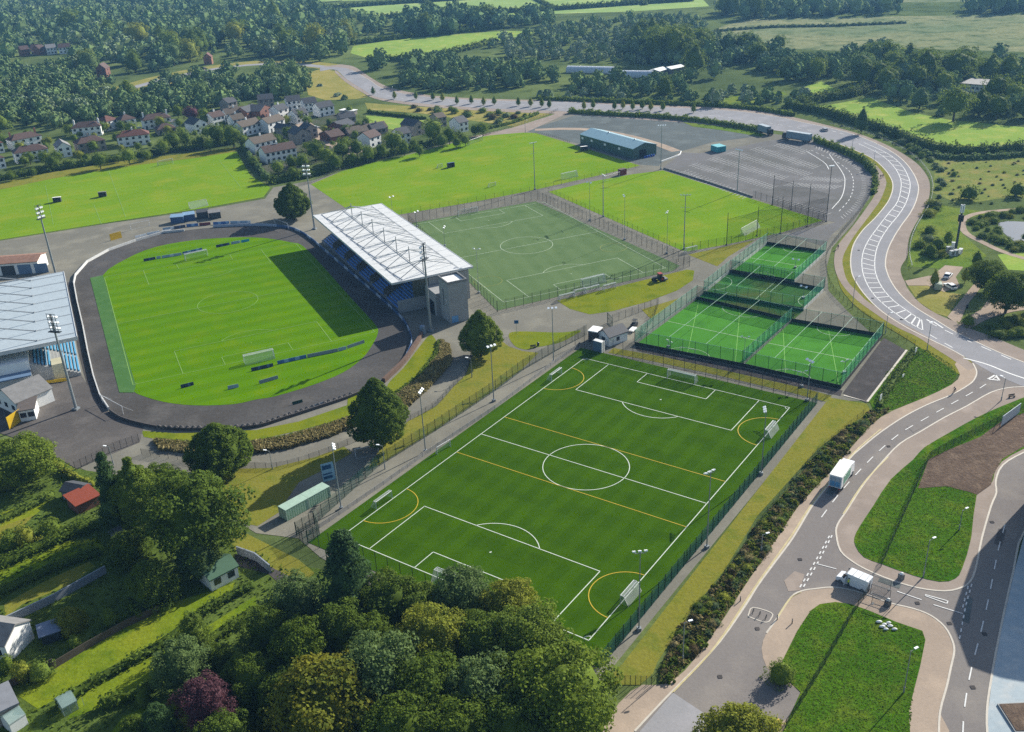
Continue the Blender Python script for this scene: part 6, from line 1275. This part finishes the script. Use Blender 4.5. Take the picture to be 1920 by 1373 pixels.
def tree(p, H, Rr, kind='dark', prof='round', lod=1, label='', group=None, name='tree', cat='tree', trunk=True):
    TREES['n'] += 1; me, tm, H0, R0 = proto(kind, prof, lod, H, Rr, TREES['n'] % 4)
    sx = Rr/R0; sz = H/H0; rz = random.uniform(0, 6.28)
    if not trunk:
        o = bpy.data.objects.new(name, me); COL.objects.link(o); o.location = p; o.rotation_euler = (0, 0, rz); o.scale = (sx, sx, sz); return setp(o, label, cat, group)
    T = thing(name, label, cat, p, rz, group); T.scale = (sx*random.uniform(.94, 1.06), sx*random.uniform(.94, 1.06), sz)
    for nm, d in (('crown', me), ('trunk', tm)): o = bpy.data.objects.new(nm, d); COL.objects.link(o); o.parent = T
    return T
def at(cx, cy, rpx, H, frac=.55):
    p = G(cx, cy, H*frac); d = math.sqrt(p.x**2+p.y**2+(CH-p.z)**2); return Vector((p.x, p.y, 0)), rpx*d/F*1.06
def ptree(cx, cy, rpx, H, kind, prof, lod, label, group=None, **k):
    p, Rr = at(cx, cy, rpx, H, .5 if prof != 'dome' else .45)
    if prof == 'round' and H > 2.1*Rr: H = 2.1*Rr
    if prof == 'round': p, Rr = at(cx, cy, rpx, H, .6); Rr *= .94
    return tree(p, H, Rr, kind, prof, lod, label, group, **k)
# --- the trees that stand out
for cx, cy, r, H, kd, pf, lab in (
 (547,378,31,14,'dark','egg','round dark clipped tree at the far end of the grandstand'), (900,626,36,13,'mid','egg','round leafy tree between grandstand tower and front pitch path'),
 (707,776,50,17,'dark','egg','big dense egg shaped tree beside the boarded path, middle of the bank'), (409,843,54,12,'dark','egg','dense round tree under the near track bend'),
 (207,925,34,18,'fir','cone','tall conifer, left of the pair behind the red shed'), (255,930,36,17,'mid','column','leafy conifer, right of the pair behind the red shed'),
 (362,962,84,17,'dark','round','largest spreading dark tree at the left, by the lawn'), (372,1045,34,9,'blue','egg','grey green young tree in front of the largest left tree'), (300,905,34,14,'dark','round','dark tree between the conifers and the spreading tree'),
 (38,862,56,9,'mid','round','broad bush like tree at the left edge below the yard'), (340,1245,44,11,'blue','round','blue green garden tree above the purple tree'), (364,1193,27,8,'mid','dome','small rounded tree at the top of the lawn hedge'), (386,1318,46,9,'purple','round','dark purple leaved garden tree'),
 (652,1090,64,19,'fir','cone','tall dark conifer at the corner of the front pitch'), (556,1128,48,11,'blue','round','grey leaved tree left of the tall conifer'), (728,1128,54,13,'dark','round','dark tree right of the tall conifer'),
 (815,1205,66,15,'olive','round','large olive green tree in the middle of the near grove'), (866,1118,54,12,'blue','round','grey green tree against the pitch goal line'), (958,1140,52,13,'olive','round','light green tree nearest the pitch corner arc'), (985,1205,66,15,'mid','round','full green tree right of the olive one'),
 (722,1265,74,17,'blue','round','bluish silver tree in the lower middle of the grove'), (615,1335,98,13,'gold','dome','golden tipped yellow green tree at the bottom edge'), (905,1305,70,15,'blue','round','rounded blue green tree at the bottom of the grove'), (1055,1305,92,15,'mid','round','big broadleaf tree at the grove end by the road'), (1385,1380,64,7,'olive','dome','small olive tree cut by the bottom edge at the forecourt'),
 (1852,515,26,9,'dark','round','dark roadside tree, upper of the two by the marsh path'), (1893,545,36,11,'dark','round','large dark roadside tree, lower of the two by the marsh path'),
 (1462,78,13,11,'dark','round','lone dark tree on the moor'), (1617,226,11,13,'fir','column','dark upright tree at the meadow hedge'), (358,212,15,9,'purple','round','purple tree among the estate gardens')):
    ptree(cx, cy, r, H, kd, pf, 0 if r > 25 else 1, lab)
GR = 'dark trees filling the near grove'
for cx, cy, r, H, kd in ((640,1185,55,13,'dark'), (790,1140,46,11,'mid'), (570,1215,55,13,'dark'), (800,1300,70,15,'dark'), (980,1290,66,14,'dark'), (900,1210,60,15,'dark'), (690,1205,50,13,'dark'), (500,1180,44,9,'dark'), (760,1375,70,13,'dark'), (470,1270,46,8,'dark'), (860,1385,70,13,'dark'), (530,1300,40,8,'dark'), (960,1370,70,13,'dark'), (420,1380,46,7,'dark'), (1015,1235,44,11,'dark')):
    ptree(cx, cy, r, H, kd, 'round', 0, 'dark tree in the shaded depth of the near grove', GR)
GG = 'garden shrubs at the lower left'
for i, (cx, cy, r, H, kd, lab) in enumerate(((45,1008,22,4,'olive','bright yellow green shrub by the left lawns'), (92,990,22,3.5,'mid','wide green shrub below the black and white shed'), (20,1015,22,4,'mid','green shrub at the left edge by the bright one'), (130,1165,24,4,'olive','brownish round shrub behind the slate blue shed'), (205,1160,16,3,'mid','light small shrub in the vegetable plot'), (140,1205,13,2.5,'mid','bright shrub beside the slate blue shed'),
   (280,1100,40,8,'dark','shaded garden tree left of the green roofed shed'), (410,1245,28,6,'dark','dark shrub right of the blue green tree'), (300,1370,32,8,'fir','dark conifer at the bottom edge, right of the lawns'), (255,1385,32,6,'dark','dark shrub at the bottom edge beside the conifer'), (40,1260,18,3,'olive','yellowish shrub in front of the white house end'), (75,1260,22,3,'mid','grey green shrub by the lower timber fence'), (12,1245,14,3,'mid','shrub against the white house end'), (270,1310,16,3,'mid','shrub at the end of the second lawn'), (240,1030,30,6,'dark','shaded tree above the grey garden wall'))):
    ptree(cx, cy, r, H, kd, 'dome', 0 if r > 22 else 1, lab, GG, name='shrub', cat='shrub', trunk=False)
GE = 'garden trees in the estate'
for i, (cx, cy, r, H, kd) in enumerate(((98,303,12,7,'dark'), (185,299,13,8,'dark'), (240,291,14,8,'mid'), (160,296,8,5,'dark'), (322,262,17,10,'dark'), (345,258,14,11,'mid'), (305,274,12,8,'mid'), (375,264,9,6,'dark'), (405,249,17,11,'dark'), (435,253,19,11,'dark'), (392,270,10,7,'mid'), (382,214,11,8,'mid'), (245,240,12,8,'mid'), (190,237,9,7,'dark'), (300,228,10,8,'olive'), (332,207,10,8,'dark'), (520,313,14,7,'mid'), (546,303,12,7,'dark'), (590,280,20,10,'dark'), (612,291,16,9,'mid'), (640,280,18,9,'dark'), (567,302,14,8,'mid'), (626,301,15,8,'dark'),
   (668,276,15,9,'dark'), (690,286,14,8,'mid'), (738,263,20,10,'mid'), (757,276,12,7,'dark'), (812,242,20,13,'mid'), (842,252,14,9,'dark'), (828,263,12,7,'dark'), (786,281,10,6,'dark'), (905,240,12,7,'mid'), (890,243,10,6,'dark'), (872,262,9,6,'mid'), (856,266,9,6,'dark'), (686,229,9,7,'dark'), (498,331,10,5,'blue'), (475,301,10,5,'mid'), (455,262,10,7,'mid'), (715,282,12,7,'dark'), (775,270,9,6,'mid'), (548,323,10,6,'dark'), (660,296,12,6,'dark'), (220,296,8,4,'mid'), (125,306,8,4,'mid'), (60,322,8,4,'dark'), (20,330,9,4,'dark'), (275,290,9,5,'mid'), (655,205,7,5,'mid'), (430,245,10,8,'dark'))):
    ptree(cx, cy, r, H, kd, 'round', 1, ('dark','leafy','grey','tall')[('dark','mid','blue').index(kd) if kd in ('dark','mid','blue') else 1]+' garden tree among the estate houses and field edge', GE)
GS = 'young street trees along the far main road'
for i, px in enumerate(((780,187),(812,188),(830,190),(857,196),(884,195),(907,198),(927,197),(972,199),(995,200),(1016,201),(1030,203),(1095,206),(1112,204),(1152,206),(1168,205),(1186,207),(1204,205),(1220,208),(1243,208),(700,178),(740,186),(1300,212))):
    tree(G(*px), 5.2, 1.7, ('mid','dark','olive')[i % 3], 'egg', 1, 'young street tree planted in the verge of the far main road', GS)
for px, H, r, kd, lab in (((1750,540),6,1.6,'olive','thin yellowing sapling between the lay by and the road'), ((1808,531),5,1.5,'olive','thin sapling on the right edge of the lay by'), ((1830,500),5,2,'dark','small dark tree above the lay by')):
    tree(G(*px), H, r, kd, 'egg', 1, lab)
# --- hedges
def hedge(label, px, w_, h, kind, cs=.5, dens=9, name='hedge', world=False):
    P = resample(SG(px, 4), .8) if not world else px; l = P[0]; n = int(len(P)*dens*max(1, (w_+2*h)*.55)); idx = RNG.integers(0, len(P)-1, n)
    A = np.array([(p.x-l.x, p.y-l.y) for p in P]); a = A[idx]; e = A[np.minimum(idx+1, len(P)-1)]-A[np.maximum(idx-1, 0)]; e /= np.linalg.norm(e, axis=1)[:, None]+1e-9; nn = np.stack([-e[:, 1], e[:, 0]], 1)
    th = RNG.uniform(0, PI, n); k = (1+.22*np.sin(idx*.9)+.15*np.sin(idx*.37+1))*RNG.uniform(.72, 1.08, n); s_ = np.cos(th); z = np.sin(th)
    C = np.stack([a[:, 0]+nn[:, 0]*s_*w_/2*k+RNG.normal(0, .3, n), a[:, 1]+nn[:, 1]*s_*w_/2*k+RNG.normal(0, .3, n), np.maximum(z*h*k, .1)], 1); N = np.stack([nn[:, 0]*s_, nn[:, 1]*s_, z+.2], 1)
    b = MB(); step = P[::3]+[P[-1]]; b.wall([p-l for p in step], h*.7, w_*.62); ev = np.array(b.v); ef = np.array([f for f in b.f])
    me = quads_mesh(name, cards(C, N, cs, .5), LF[kind], (ev, ef)); o = bpy.data.objects.new(name, me); COL.objects.link(o); o.location = l; return setp(o, label, name)
HG = [('trimmed hedge between the two long garden lawns', [(110,1330),(167,1290),(313,1208),(388,1148),(480,1100)],1.6,1.8,'dark'), ('tall hedge along the lower side of the second lawn', [(190,1330),(284,1294),(376,1220),(480,1150)],1.8,2,'dark'),
 ('bright topped hedge at the left edge of the gardens', [(-20,930),(30,912),(78,896)],1.4,1.8,'olive'), ('green hedge below the bright topped one', [(-20,990),(40,962),(105,930)],1.6,1.8,'mid'), ('dark hedge beside the yellow lawn', [(-20,1128),(40,1098),(125,1060),(190,1040)],1.8,2,'dark'),
 ('dark hedge across the gardens under the red shed', [(-20,1075),(60,1040),(150,1000),(215,985)],2.5,2.6,'dark'), ('hedge along the yard end of the gardens', [(60,850),(100,872),(135,895),(178,915)],1.4,1.7,'olive'),
 ('dark hedge along the estate edge of the left playing field', [(-30,345),(60,328),(150,313),(230,300),(300,289),(370,280),(440,270)],3,3.2,'dark'), ('pale conifer hedge along the estate wall above the floodlight', [(455,275),(470,300),(485,318),(500,338)],2.2,2.6,'blue'), ('dark hedge between the estate and the big playing field', [(505,345),(580,332),(640,316),(700,299),(760,286),(868,256)],4,3.0,'dark'),
 ('hedge along the top of the gravel lot beside the main road', [(1068,212),(1150,217),(1230,221),(1330,231),(1430,247)],4,2.4,'mid'), ('dark green hedge round the top of the car park curve', [(1528,266),(1560,277),(1596,292),(1622,308),(1640,328)],3,2.6,'mid'), ('dark hedge continuing down the car park curve', [(1641,332),(1642,350),(1637,365)],1.6,1.6,'dark'),
 ('thick dark hedge between the meadow and the bend', [(1475,203),(1520,209),(1560,218),(1600,231),(1640,242),(1680,256),(1712,270),(1750,283),(1800,289),(1860,288),(1980,278)],5,4.2,'dark'), ('pale reed line below the meadow hedge', [(1712,284),(1760,296),(1820,299),(1900,294),(1980,286)],3.5,2.2,'blue'),
 ('hedge crossing the upper meadow corner', [(1500,200),(1540,190),(1590,182),(1625,172)],6,5,'dark'), ('dark hedge at the estate green', [(690,212),(760,220),(800,224)],1.6,1.8,'dark'), ('rough hedge along the pale path to the main road', [(900,245),(960,232),(1010,214)],2,1.6,'mid'),
 ('long hedgerow between the far fields, nearer one', [(715,36),(830,26),(950,24),(1090,16),(1200,8),(1300,2)],9,5,'dark'), ('long hedgerow between the far fields, farther one', [(560,22),(680,12),(800,4),(930,-4),(1090,-14)],9,5,'dark'), ('hedgerow closing the far left field', [(465,20),(560,26),(640,30)],8,6,'dark'), ('hedgerow on the skyline of the far fields', [(700,-20),(900,-26),(1100,-30),(1350,-30)],10,6,'dark'), ('hedgerow along the upper edge of the middle meadow', [(660,84),(760,72),(860,62),(945,54)],6,4,'dark'), ('hedgerow below the middle meadow', [(690,114),(780,112),(850,100),(930,80)],6,4,'mid'),
 ('thin hedge dividing the top field, left one', [(840,30),(800,8),(770,-8)],5,4,'dark'), ('thin hedge dividing the top field, middle one', [(1040,18),(1010,2),(990,-12)],5,3,'dark'), ('thin hedge dividing the top field, right one', [(1210,10),(1150,-8)],5,3,'dark'), ('ragged hedge across the moor', [(1340,60),(1450,52),(1560,50),(1700,44)],4,2,'pale'), ('hedge bank along the far edge of the main road', [(1010,187),(1150,192),(1280,197),(1400,204),(1490,218)],4,2.2,'mid'),
 ('dark hedge line by the court verge fence', [(1716,660),(1690,695),(1660,740),(1648,765)],1.6,1.3,'dark')]
for lab, px, w_, h, kd in HG:
    d = G(*px[0]).length; hedge(lab, px, w_, h, kd, .45 if d < 350 else .9 if d < 700 else 1.7, 9 if d < 350 else 4 if d < 700 else 1.6)
# --- woods: scattered in the ground plan, biggest in view as trees, the rest as one mass
def inside(x, y, P):
    c = False; j = len(P)-1
    for i in range(len(P)):
        if (P[i].y > y) != (P[j].y > y) and x < (P[j].x-P[i].x)*(y-P[i].y)/(P[j].y-P[i].y)+P[i].x: c = not c
        j = i
    return c
from mathutils import noise as mnoise
def scatter(px, step, grow=0.0, holes=False):
    P = GP(px); xs = [p.x for p in P]; ys = [p.y for p in P]; out = []; y = min(ys)
    while y < max(ys):
        s = step*(1+grow*max(0, (y-500)/500)); x = min(xs)
        while x < max(xs):
            q = (x+random.uniform(-.45, .45)*s, y+random.uniform(-.45, .45)*s)
            if inside(*q, P) and (not holes or mnoise.noise(Vector((q[0]/48, q[1]/70, 3.3))) > -.28): out.append(q)
            x += s
        y += s*.9
    return out
RGN = [('wood at the upper left behind the far brick houses', [(-330,150),(-330,20),(60,-22),(330,-28),(560,2),(600,18),(650,40),(664,80),(640,118),(560,118),(470,112),(420,106),(395,104),(330,128),(260,146),(205,120),(180,150),(140,112),(130,118),(0,112)], 15, (9,18), ('dark','dark','mid','blue','olive'), .3),
 ('wood at the left between the far brick houses and the road', [(-300,140),(40,118),(140,122),(205,160),(228,158),(130,188),(20,198),(-300,215)], 11.5, (7,13), ('dark','mid','dark','olive'), 0),
 ('thicket between the far road and the white houses', [(-300,225),(60,196),(130,192),(190,188),(240,185),(310,155),(370,152),(450,148),(540,128),(572,140),(574,176),(530,188),(470,188),(450,196),(420,205),(330,222),(260,226),(200,226),(100,244),(0,254),(-300,290)], 9.0, (5,11), ('mid','dark','mid','blue'), 0),
 ('tree belt along the far side of the main road', [(690,130),(760,112),(830,112),(870,120),(940,132),(1060,150),(1140,152),(1230,150),(1300,150),(1310,176),(1240,183),(1100,179),(950,172),(850,172),(800,172),(760,163),(726,150)], 10, (5,11), ('dark','mid','dark','mid'), 0),
 ('dark block of trees in the far middle', [(745,46),(870,32),(945,42),(950,60),(830,68),(745,70)], 11, (12,16), ('dark',), .2),
 ('trees right of the far dark block', [(950,58),(960,40),(1030,30),(1050,48),(1010,62)], 11, (8,13), ('olive','dark','mid'), .2),
 ('pale birch scrub on the far plain', [(940,84),(960,62),(1060,48),(1180,36),(1300,30),(1352,72),(1332,104),(1250,122),(1100,118),(960,112),(880,104)], 9, (3.5,7), ('pale','pale','blue','mid'), .2),
 ('tall trees behind the polytunnels', [(1186,100),(1190,78),(1240,70),(1290,88),(1330,110),(1320,140),(1270,128),(1220,122)], 11, (13,19), ('dark','dark','mid'), 0),
 ('wood between the moor and the meadow', [(1300,105),(1400,98),(1500,106),(1600,112),(1700,122),(1800,136),(1960,148),(1960,205),(1920,236),(1870,236),(1800,232),(1720,214),(1640,186),(1632,165),(1560,152),(1480,158),(1400,152),(1300,148)], 12.5, (8,15), ('dark','mid','dark','blue'), 0),
 ('dark tree belts beyond the moor', [(1345,22),(1480,12),(1672,10),(1692,26),(1600,32),(1370,38)], 12, (11,16), ('dark','blue'), .2),
 ('tree belt beyond the moor at the right edge', [(1822,16),(1960,4),(1960,26),(1812,27)], 12, (11,16), ('dark','blue'), .2),
 ('scrub on the near side of the moor', [(1560,112),(1640,80),(1700,78),(1760,96),(1960,100),(1960,150),(1800,136),(1700,124)], 10, (3.5,8), ('pale','mid','dark','blue'), 0),
 ('roadside trees above the main road bend', [(1300,182),(1390,170),(1500,176),(1560,186),(1500,198),(1480,210),(1400,202),(1310,196)], 11, (3.5,7), ('mid','dark','pale'), 0),
 ('scrub between the far road and the polytunnels', [(1000,178),(1060,160),(1200,186),(1310,184),(1300,196),(1150,190),(1010,184)], 9, (2,5), ('mid','pale','dark'), 0),
 ('bushes on the dry ground below the far road', [(580,150),(640,150),(680,182),(640,190),(590,180)], 17, (1.5,4), ('mid','dark','pale'), 0),
 ('far trees among the top fields', [(400,-6),(640,-8),(800,-24),(1300,-50),(1300,-44),(820,-14),(640,4),(420,12)], 30, (8,13), ('dark','blue'), .2),
 ('scattered trees on the top left fields', [(640,36),(720,44),(740,66),(660,74),(600,20)], 14, (8,13), ('dark','mid'), .2),
 ('far wood along the horizon', [(-200,-70),(500,-100),(1100,-105),(2000,-95),(2000,-75),(1300,-66),(700,-68),(300,-34),(-60,-30)], 34, (11,16), ('dark','blue'), .4)]
ALL = []
for nm, px, st, hr, kds, gw in RGN:
    for x, y in scatter(px, st, gw, 'upper left' not in nm and 'at the left' not in nm):
        H = random.uniform(*hr)*random.choice((.55, .8, 1, 1, 1.25))*(1+.3*mnoise.noise(Vector((x/40, y/60, 9)))); Rr = H*random.uniform(.42, .6)*(1.1 if H < 7 else 1); ALL.append((H*F/math.hypot(x, y, CH), x, y, H, max(Rr, 2.0), random.choice(kds), nm))
def seen(a):
    u_, v_ = PX((a[1], a[2], a[3]*.7)); return -20 < u_ < 1940 and -12 < v_ < 1400
def hides(a):
    u_, v_ = PX((a[1], a[2], 0)); return (28 < u_ < 142 and 95 < v_ < 134) or (1795 < u_ < 1862 and 160 < v_ < 200) or (1052 < u_ < 1292 and 126 < v_ < 157) or (180 < u_ < 206 and 149 < v_ < 158) or (380 < u_ < 401 and 120 < v_ < 130)
ALL = [a for a in ALL if not hides(a)]
ALL.sort(key=lambda a: -a[0]); vis = [a for a in ALL if seen(a)]
SOLO = vis[:95]; rest = [a for a in ALL if a not in set(SOLO)]
for s, x, y, H, Rr, kd, nm in SOLO:
    tree(Vector((x, y, 0)), H, Rr, kd, random.choice(('round', 'egg', 'round', 'dome')), 1, ('tall' if H > 11 else 'low' if H < 7 else 'middling')+' '+{'dark':'dark','mid':'green','blue':'greyish','pale':'pale','olive':'olive'}[kd]+' tree in '+nm.replace('the ', '', 0), 'trees of the '+nm)
wm, n_, l_, p_ = _new('far wood foliage'); an = n_.new('ShaderNodeAttribute'); an.attribute_name = 'tone'; ge = n_.new('ShaderNodeNewGeometry')
cr = n_.new('ShaderNodeValToRGB'); l_.new(an.outputs['Fac'], cr.inputs[0]); el = cr.color_ramp.elements; el[0].color = (.105, .16, .072, 1); el[1].color = (.25, .30, .18, 1)  # foliage ramp raised and blued, part of the distance haze in its colour
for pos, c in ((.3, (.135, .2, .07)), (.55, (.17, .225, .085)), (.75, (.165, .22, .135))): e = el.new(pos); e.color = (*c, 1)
rr = n_.new('ShaderNodeMapRange'); rr.inputs[3].default_value = .72; rr.inputs[4].default_value = 1.3; l_.new(ge.outputs['Random Per Island'], rr.inputs[0])
l_.new(_mix(n_, l_, 1.0, cr.outputs[0], rr.outputs[0], 'MULTIPLY'), p_.inputs['Base Color']); p_.inputs['Roughness'].default_value = .8; p_.inputs['Specular IOR Level'].default_value = .0
TN = {'dark': .12, 'mid': .42, 'blue': .72, 'pale': .95, 'olive': .6}
VV, TT = [], []
for s, x, y, H, Rr, kd, nm in rest:
    d = math.hypot(x, y); nc, nk = (24, 24) if d < 900 else (17, 14); z0 = H*.06
    P, N = crown_pts(H, Rr, z0, nc, nk, 'round' if H > 7 else 'dome', .22); V = cards(P, N, max(.75, Rr*.2), .22); V[:, 0] += x; V[:, 1] += y; VV.append(V); TT.append(np.full(len(V), min(1, max(0, TN[kd]+random.uniform(-.14, .14)+.35*mnoise.noise(Vector((x/60, y/90, 5)))))))
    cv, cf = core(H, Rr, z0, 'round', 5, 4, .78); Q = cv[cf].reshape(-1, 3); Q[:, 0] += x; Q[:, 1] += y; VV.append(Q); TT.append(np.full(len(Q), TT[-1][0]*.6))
o = bpy.data.objects.new('far_woods', quads_mesh('far_woods', np.vstack(VV), wm, tone=np.concatenate(TT))); COL.objects.link(o); setp(o, kind='stuff')
for x, y in scatter([(0,262),(140,250),(300,236),(440,232),(452,262),(370,276),(200,300),(0,330)], 14)+scatter([(455,250),(540,225),(640,235),(760,258),(690,290),(600,300),(480,300)], 17):
    h = random.uniform(2.5, 7); tree(Vector((x, y, 0)), h, h*random.uniform(.4, .6), random.choice(('dark', 'mid', 'dark', 'olive')), 'round', 1, 'low garden tree squeezed between the estate houses', 'small garden trees in the estate')
# --- bushes: scrub beside the side road, marsh, banks
BG = [('low bush in the reddish scrub strip beside the side road', 'bushes of the scrub strip', [(1236,1283),(1246,1240),(1300,1150),(1362,1074),(1440,965),(1540,846),(1634,774),(1668,766),(1628,800),(1556,882),(1494,950),(1440,1034),(1398,1092),(1316,1217),(1255,1280)], 1.3, (.5,1.1), ('olive','mid','red','pale','straw','dark'), 100),
 ('bush on the rough slope outside the bend', 'bushes outside the bend', [(1560,234),(1610,245),(1660,262),(1700,280),(1730,300),(1745,318),(1765,330),(1760,350),(1752,380),(1738,410),(1722,440),(1712,480),(1722,500),(1760,500),(1770,470),(1750,420),(1768,380),(1790,330),(1740,290),(1690,268),(1640,250),(1580,232)], 6.0, (1.0,2.6), ('mid','pale','olive','dark','pale'), 70),
 ('bush in the marsh round the pond', 'bushes round the pond', [(1815,412),(1860,400),(1900,396),(1960,392),(1960,412),(1890,412),(1865,420),(1875,436),(1900,456),(1960,474),(1960,488),(1880,466),(1830,440)], 4.0, (1.0,2.0), ('mid','olive','mid','dark'), 50),
 ('bush in the rough ground below the marsh path', 'bushes by the marsh path', [(1840,618),(1900,596),(1960,582),(1960,640),(1900,640),(1860,630)], 3.2, (1.0,2.0), ('mid','olive','dark'), 25),
 ('bush on the rough grass right of the bend', 'bushes on the wetland', [(1765,300),(1960,296),(1960,385),(1860,388),(1800,392),(1770,370)], 7.5, (.4,.9), ('pale','olive','pale','straw'), 55),
 ('bush on the rough strip below the far main road', 'bushes below the far road', [(690,196),(780,202),(880,209),(1000,214),(960,236),(880,224),(790,211)], 9, (1.4,3.2), ('mid','red','dark','pale'), 30)]
und = []; POND = GP([(1866,414),(1890,413),(1935,415),(1985,426),(1985,474),(1935,466),(1908,460),(1892,448),(1870,430)])
for lab, grp, px, st, hr, kds, cap in BG:
    pts = [q for q in scatter(px, st) if not inside(q[0], q[1], POND)]; random.shuffle(pts)
    for i, (x, y) in enumerate(pts):
        h = random.uniform(*hr); kd = random.choice(kds)
        if i < cap: tree(Vector((x, y, 0)), h, h*random.uniform(.9, 1.5), kd, 'dome', 2 if y > 350 else 1, lab, grp, name='bush', cat='bush', trunk=False)
        else: und.append((x, y, h, kd))
VV = {}
for x, y, h, kd in und:
    P, N = crown_pts(h, h*.9, .1, 14, 12, 'dome', .3); V = cards(P, N, .4, .55); V[:, 0] += x; V[:, 1] += y; VV.setdefault(kd, []).append(V)
for kd, L in VV.items(): o = bpy.data.objects.new('undergrowth', quads_mesh('undergrowth', np.vstack(L), LF[kd])); COL.objects.link(o); setp(o, kind='stuff')
for cx, cy, r, H, kd, lab in ((1818,363,17,5,'dark','dark rounded bush alone on the wetland'), (1908,357,14,5,'dark','dark bush at the right edge of the wetland'), (1760,460,14,4.5,'dark','dark bush left of the telecoms mast'), (1745,470,12,4,'dark','dark bush beside the guard rail near the mast'), (1778,448,10,5,'mid','green bush behind the telecoms mast'), (1925,444,9,3,'dark','dark bush on the pond bank'), (1816,602,13,3,'mid','green bush at the fork of the marsh path'), (1465,1262,26,3.5,'mid','grey green bush on the lower grass island')):
    ptree(cx, cy, r, H, kd, 'dome', 1 if r > 24 else 2, lab, name='bush', cat='bush', trunk=False)
# --- long grass: dry banks along the curved path, tufts on the islands and verges
def grass(name, px, n, kind, s, lean=.25, skip=()):
    P = GP(px); xs = [p.x for p in P]; ys = [p.y for p in P]; C = []
    while len(C) < n:
        x = random.uniform(min(xs), max(xs)); y = random.uniform(min(ys), max(ys))
        if inside(x, y, P) and not any(inside(x, y, q) for q in skip): C.append((x, y, s*.45))
    C = np.array(C); N = RNG.normal(0, 1, (n, 3)); N[:, 2] = np.abs(N[:, 2])*lean+.05; N /= np.linalg.norm(N, axis=1)[:, None]
    N[:, 2] += lean; V = cards(C, N, s, .15, 1.3); V[:, 2] = np.maximum(V[:, 2], .02)
    o = bpy.data.objects.new(name, quads_mesh(name, V, LF[kind])); COL.objects.link(o); return setp(o, kind='stuff')
grass('dry_grass', [(290,828),(400,838),(480,832),(540,822),(600,805),(660,785),(668,800),(610,822),(540,842),(480,850),(400,856),(300,845)], 5200, 'straw', 1.1)
grass('dry_grass', [(735,752),(790,710),(824,668),(828,640),(842,650),(846,680),(830,700),(800,732),(760,768)], 4200, 'straw', 1.1)
grass('bank_scrub', [(290,826),(400,836),(480,830),(540,820),(600,803),(660,783),(662,790),(600,812),(540,830),(480,840),(400,846),(300,836)], 4200, 'mid', .9)
grass('bank_scrub', [(730,748),(785,706),(818,662),(822,640),(830,642),(828,680),(796,722),(750,760)], 3000, 'mid', .9)
STRIP = [(1236,1283),(1246,1240),(1300,1150),(1362,1074),(1440,965),(1540,846),(1634,774),(1668,766),(1628,800),(1556,882),(1494,950),(1440,1034),(1398,1092),(1316,1217),(1255,1280)]
grass('scrub_grass', STRIP, 5500, 'straw', .6, .3); grass('scrub_grass', STRIP, 6500, 'mid', .6, .3); grass('scrub_grass', STRIP, 3500, 'red', .55, .3)
grass('grass', [(1520,1146),(1566,1132),(1595,1136),(1679,1169),(1729,1186),(1733,1201),(1712,1301),(1704,1400),(1460,1400),(1503,1299),(1462,1259),(1495,1184)], 14000, 'tuft', .26, .8)
grass('grass', [(1720,863),(1840,790),(1920,750),(1960,745),(1880,790),(1829,815),(1741,862),(1721,917),(1775,913),(1821,925),(1829,930),(1819,1009),(1802,1067),(1762,1090),(1712,1078),(1620,1044),(1606,1025),(1614,988),(1672,900)], 14000, 'tuft', .26, .8)
grass('grass', [(1711,660),(1737,655),(1784,684),(1794,700),(1784,720),(1730,746),(1675,766),(1645,765),(1660,700)], 5000, 'tuft', .26, .8)
LAWNS = [GP(q) for q in ([(33,1305),(175,1201),(325,1130),(400,1108),(442,1092),(425,1128),(313,1200),(167,1280),(71,1330)], [(154,1301),(313,1217),(388,1176),(480,1117),(480,1146),(376,1217),(284,1292),(125,1351)], [(271,1326),(230,1345),(190,1400),(330,1400),(400,1330),(340,1310)], [(0,963),(71,938),(104,925),(67,967),(0,996)], [(8,1134),(90,1088),(167,1054),(180,1063),(125,1100),(42,1134),(10,1160)])]
grass('garden_weeds', [(-40,1400),(-40,920),(60,860),(180,900),(330,930),(420,1000),(560,1080),(640,1090),(900,1240),(1120,1300),(1120,1400)], 5000, 'dark', .5, .25, LAWNS)
# ================================================================== the air
hm = bpy.data.materials.new('air haze'); hm.use_nodes = True; n = hm.node_tree.nodes; l = hm.node_tree.links
for x in list(n):
    if x.type == 'BSDF_PRINCIPLED': n.remove(x)
pv = n.new('ShaderNodeVolumePrincipled'); pv.inputs['Color'].default_value = (.24, .55, 1.0, 1); pv.inputs['Density'].default_value = .0001; pv.inputs['Anisotropy'].default_value = .2
l.new(pv.outputs[0], n['Material Output'].inputs['Volume'])
b = MB(); b.box(-9100, 9100, -300, 16100, -1, 125); o = b.build('haze', hm); o['kind'] = 'stuff'
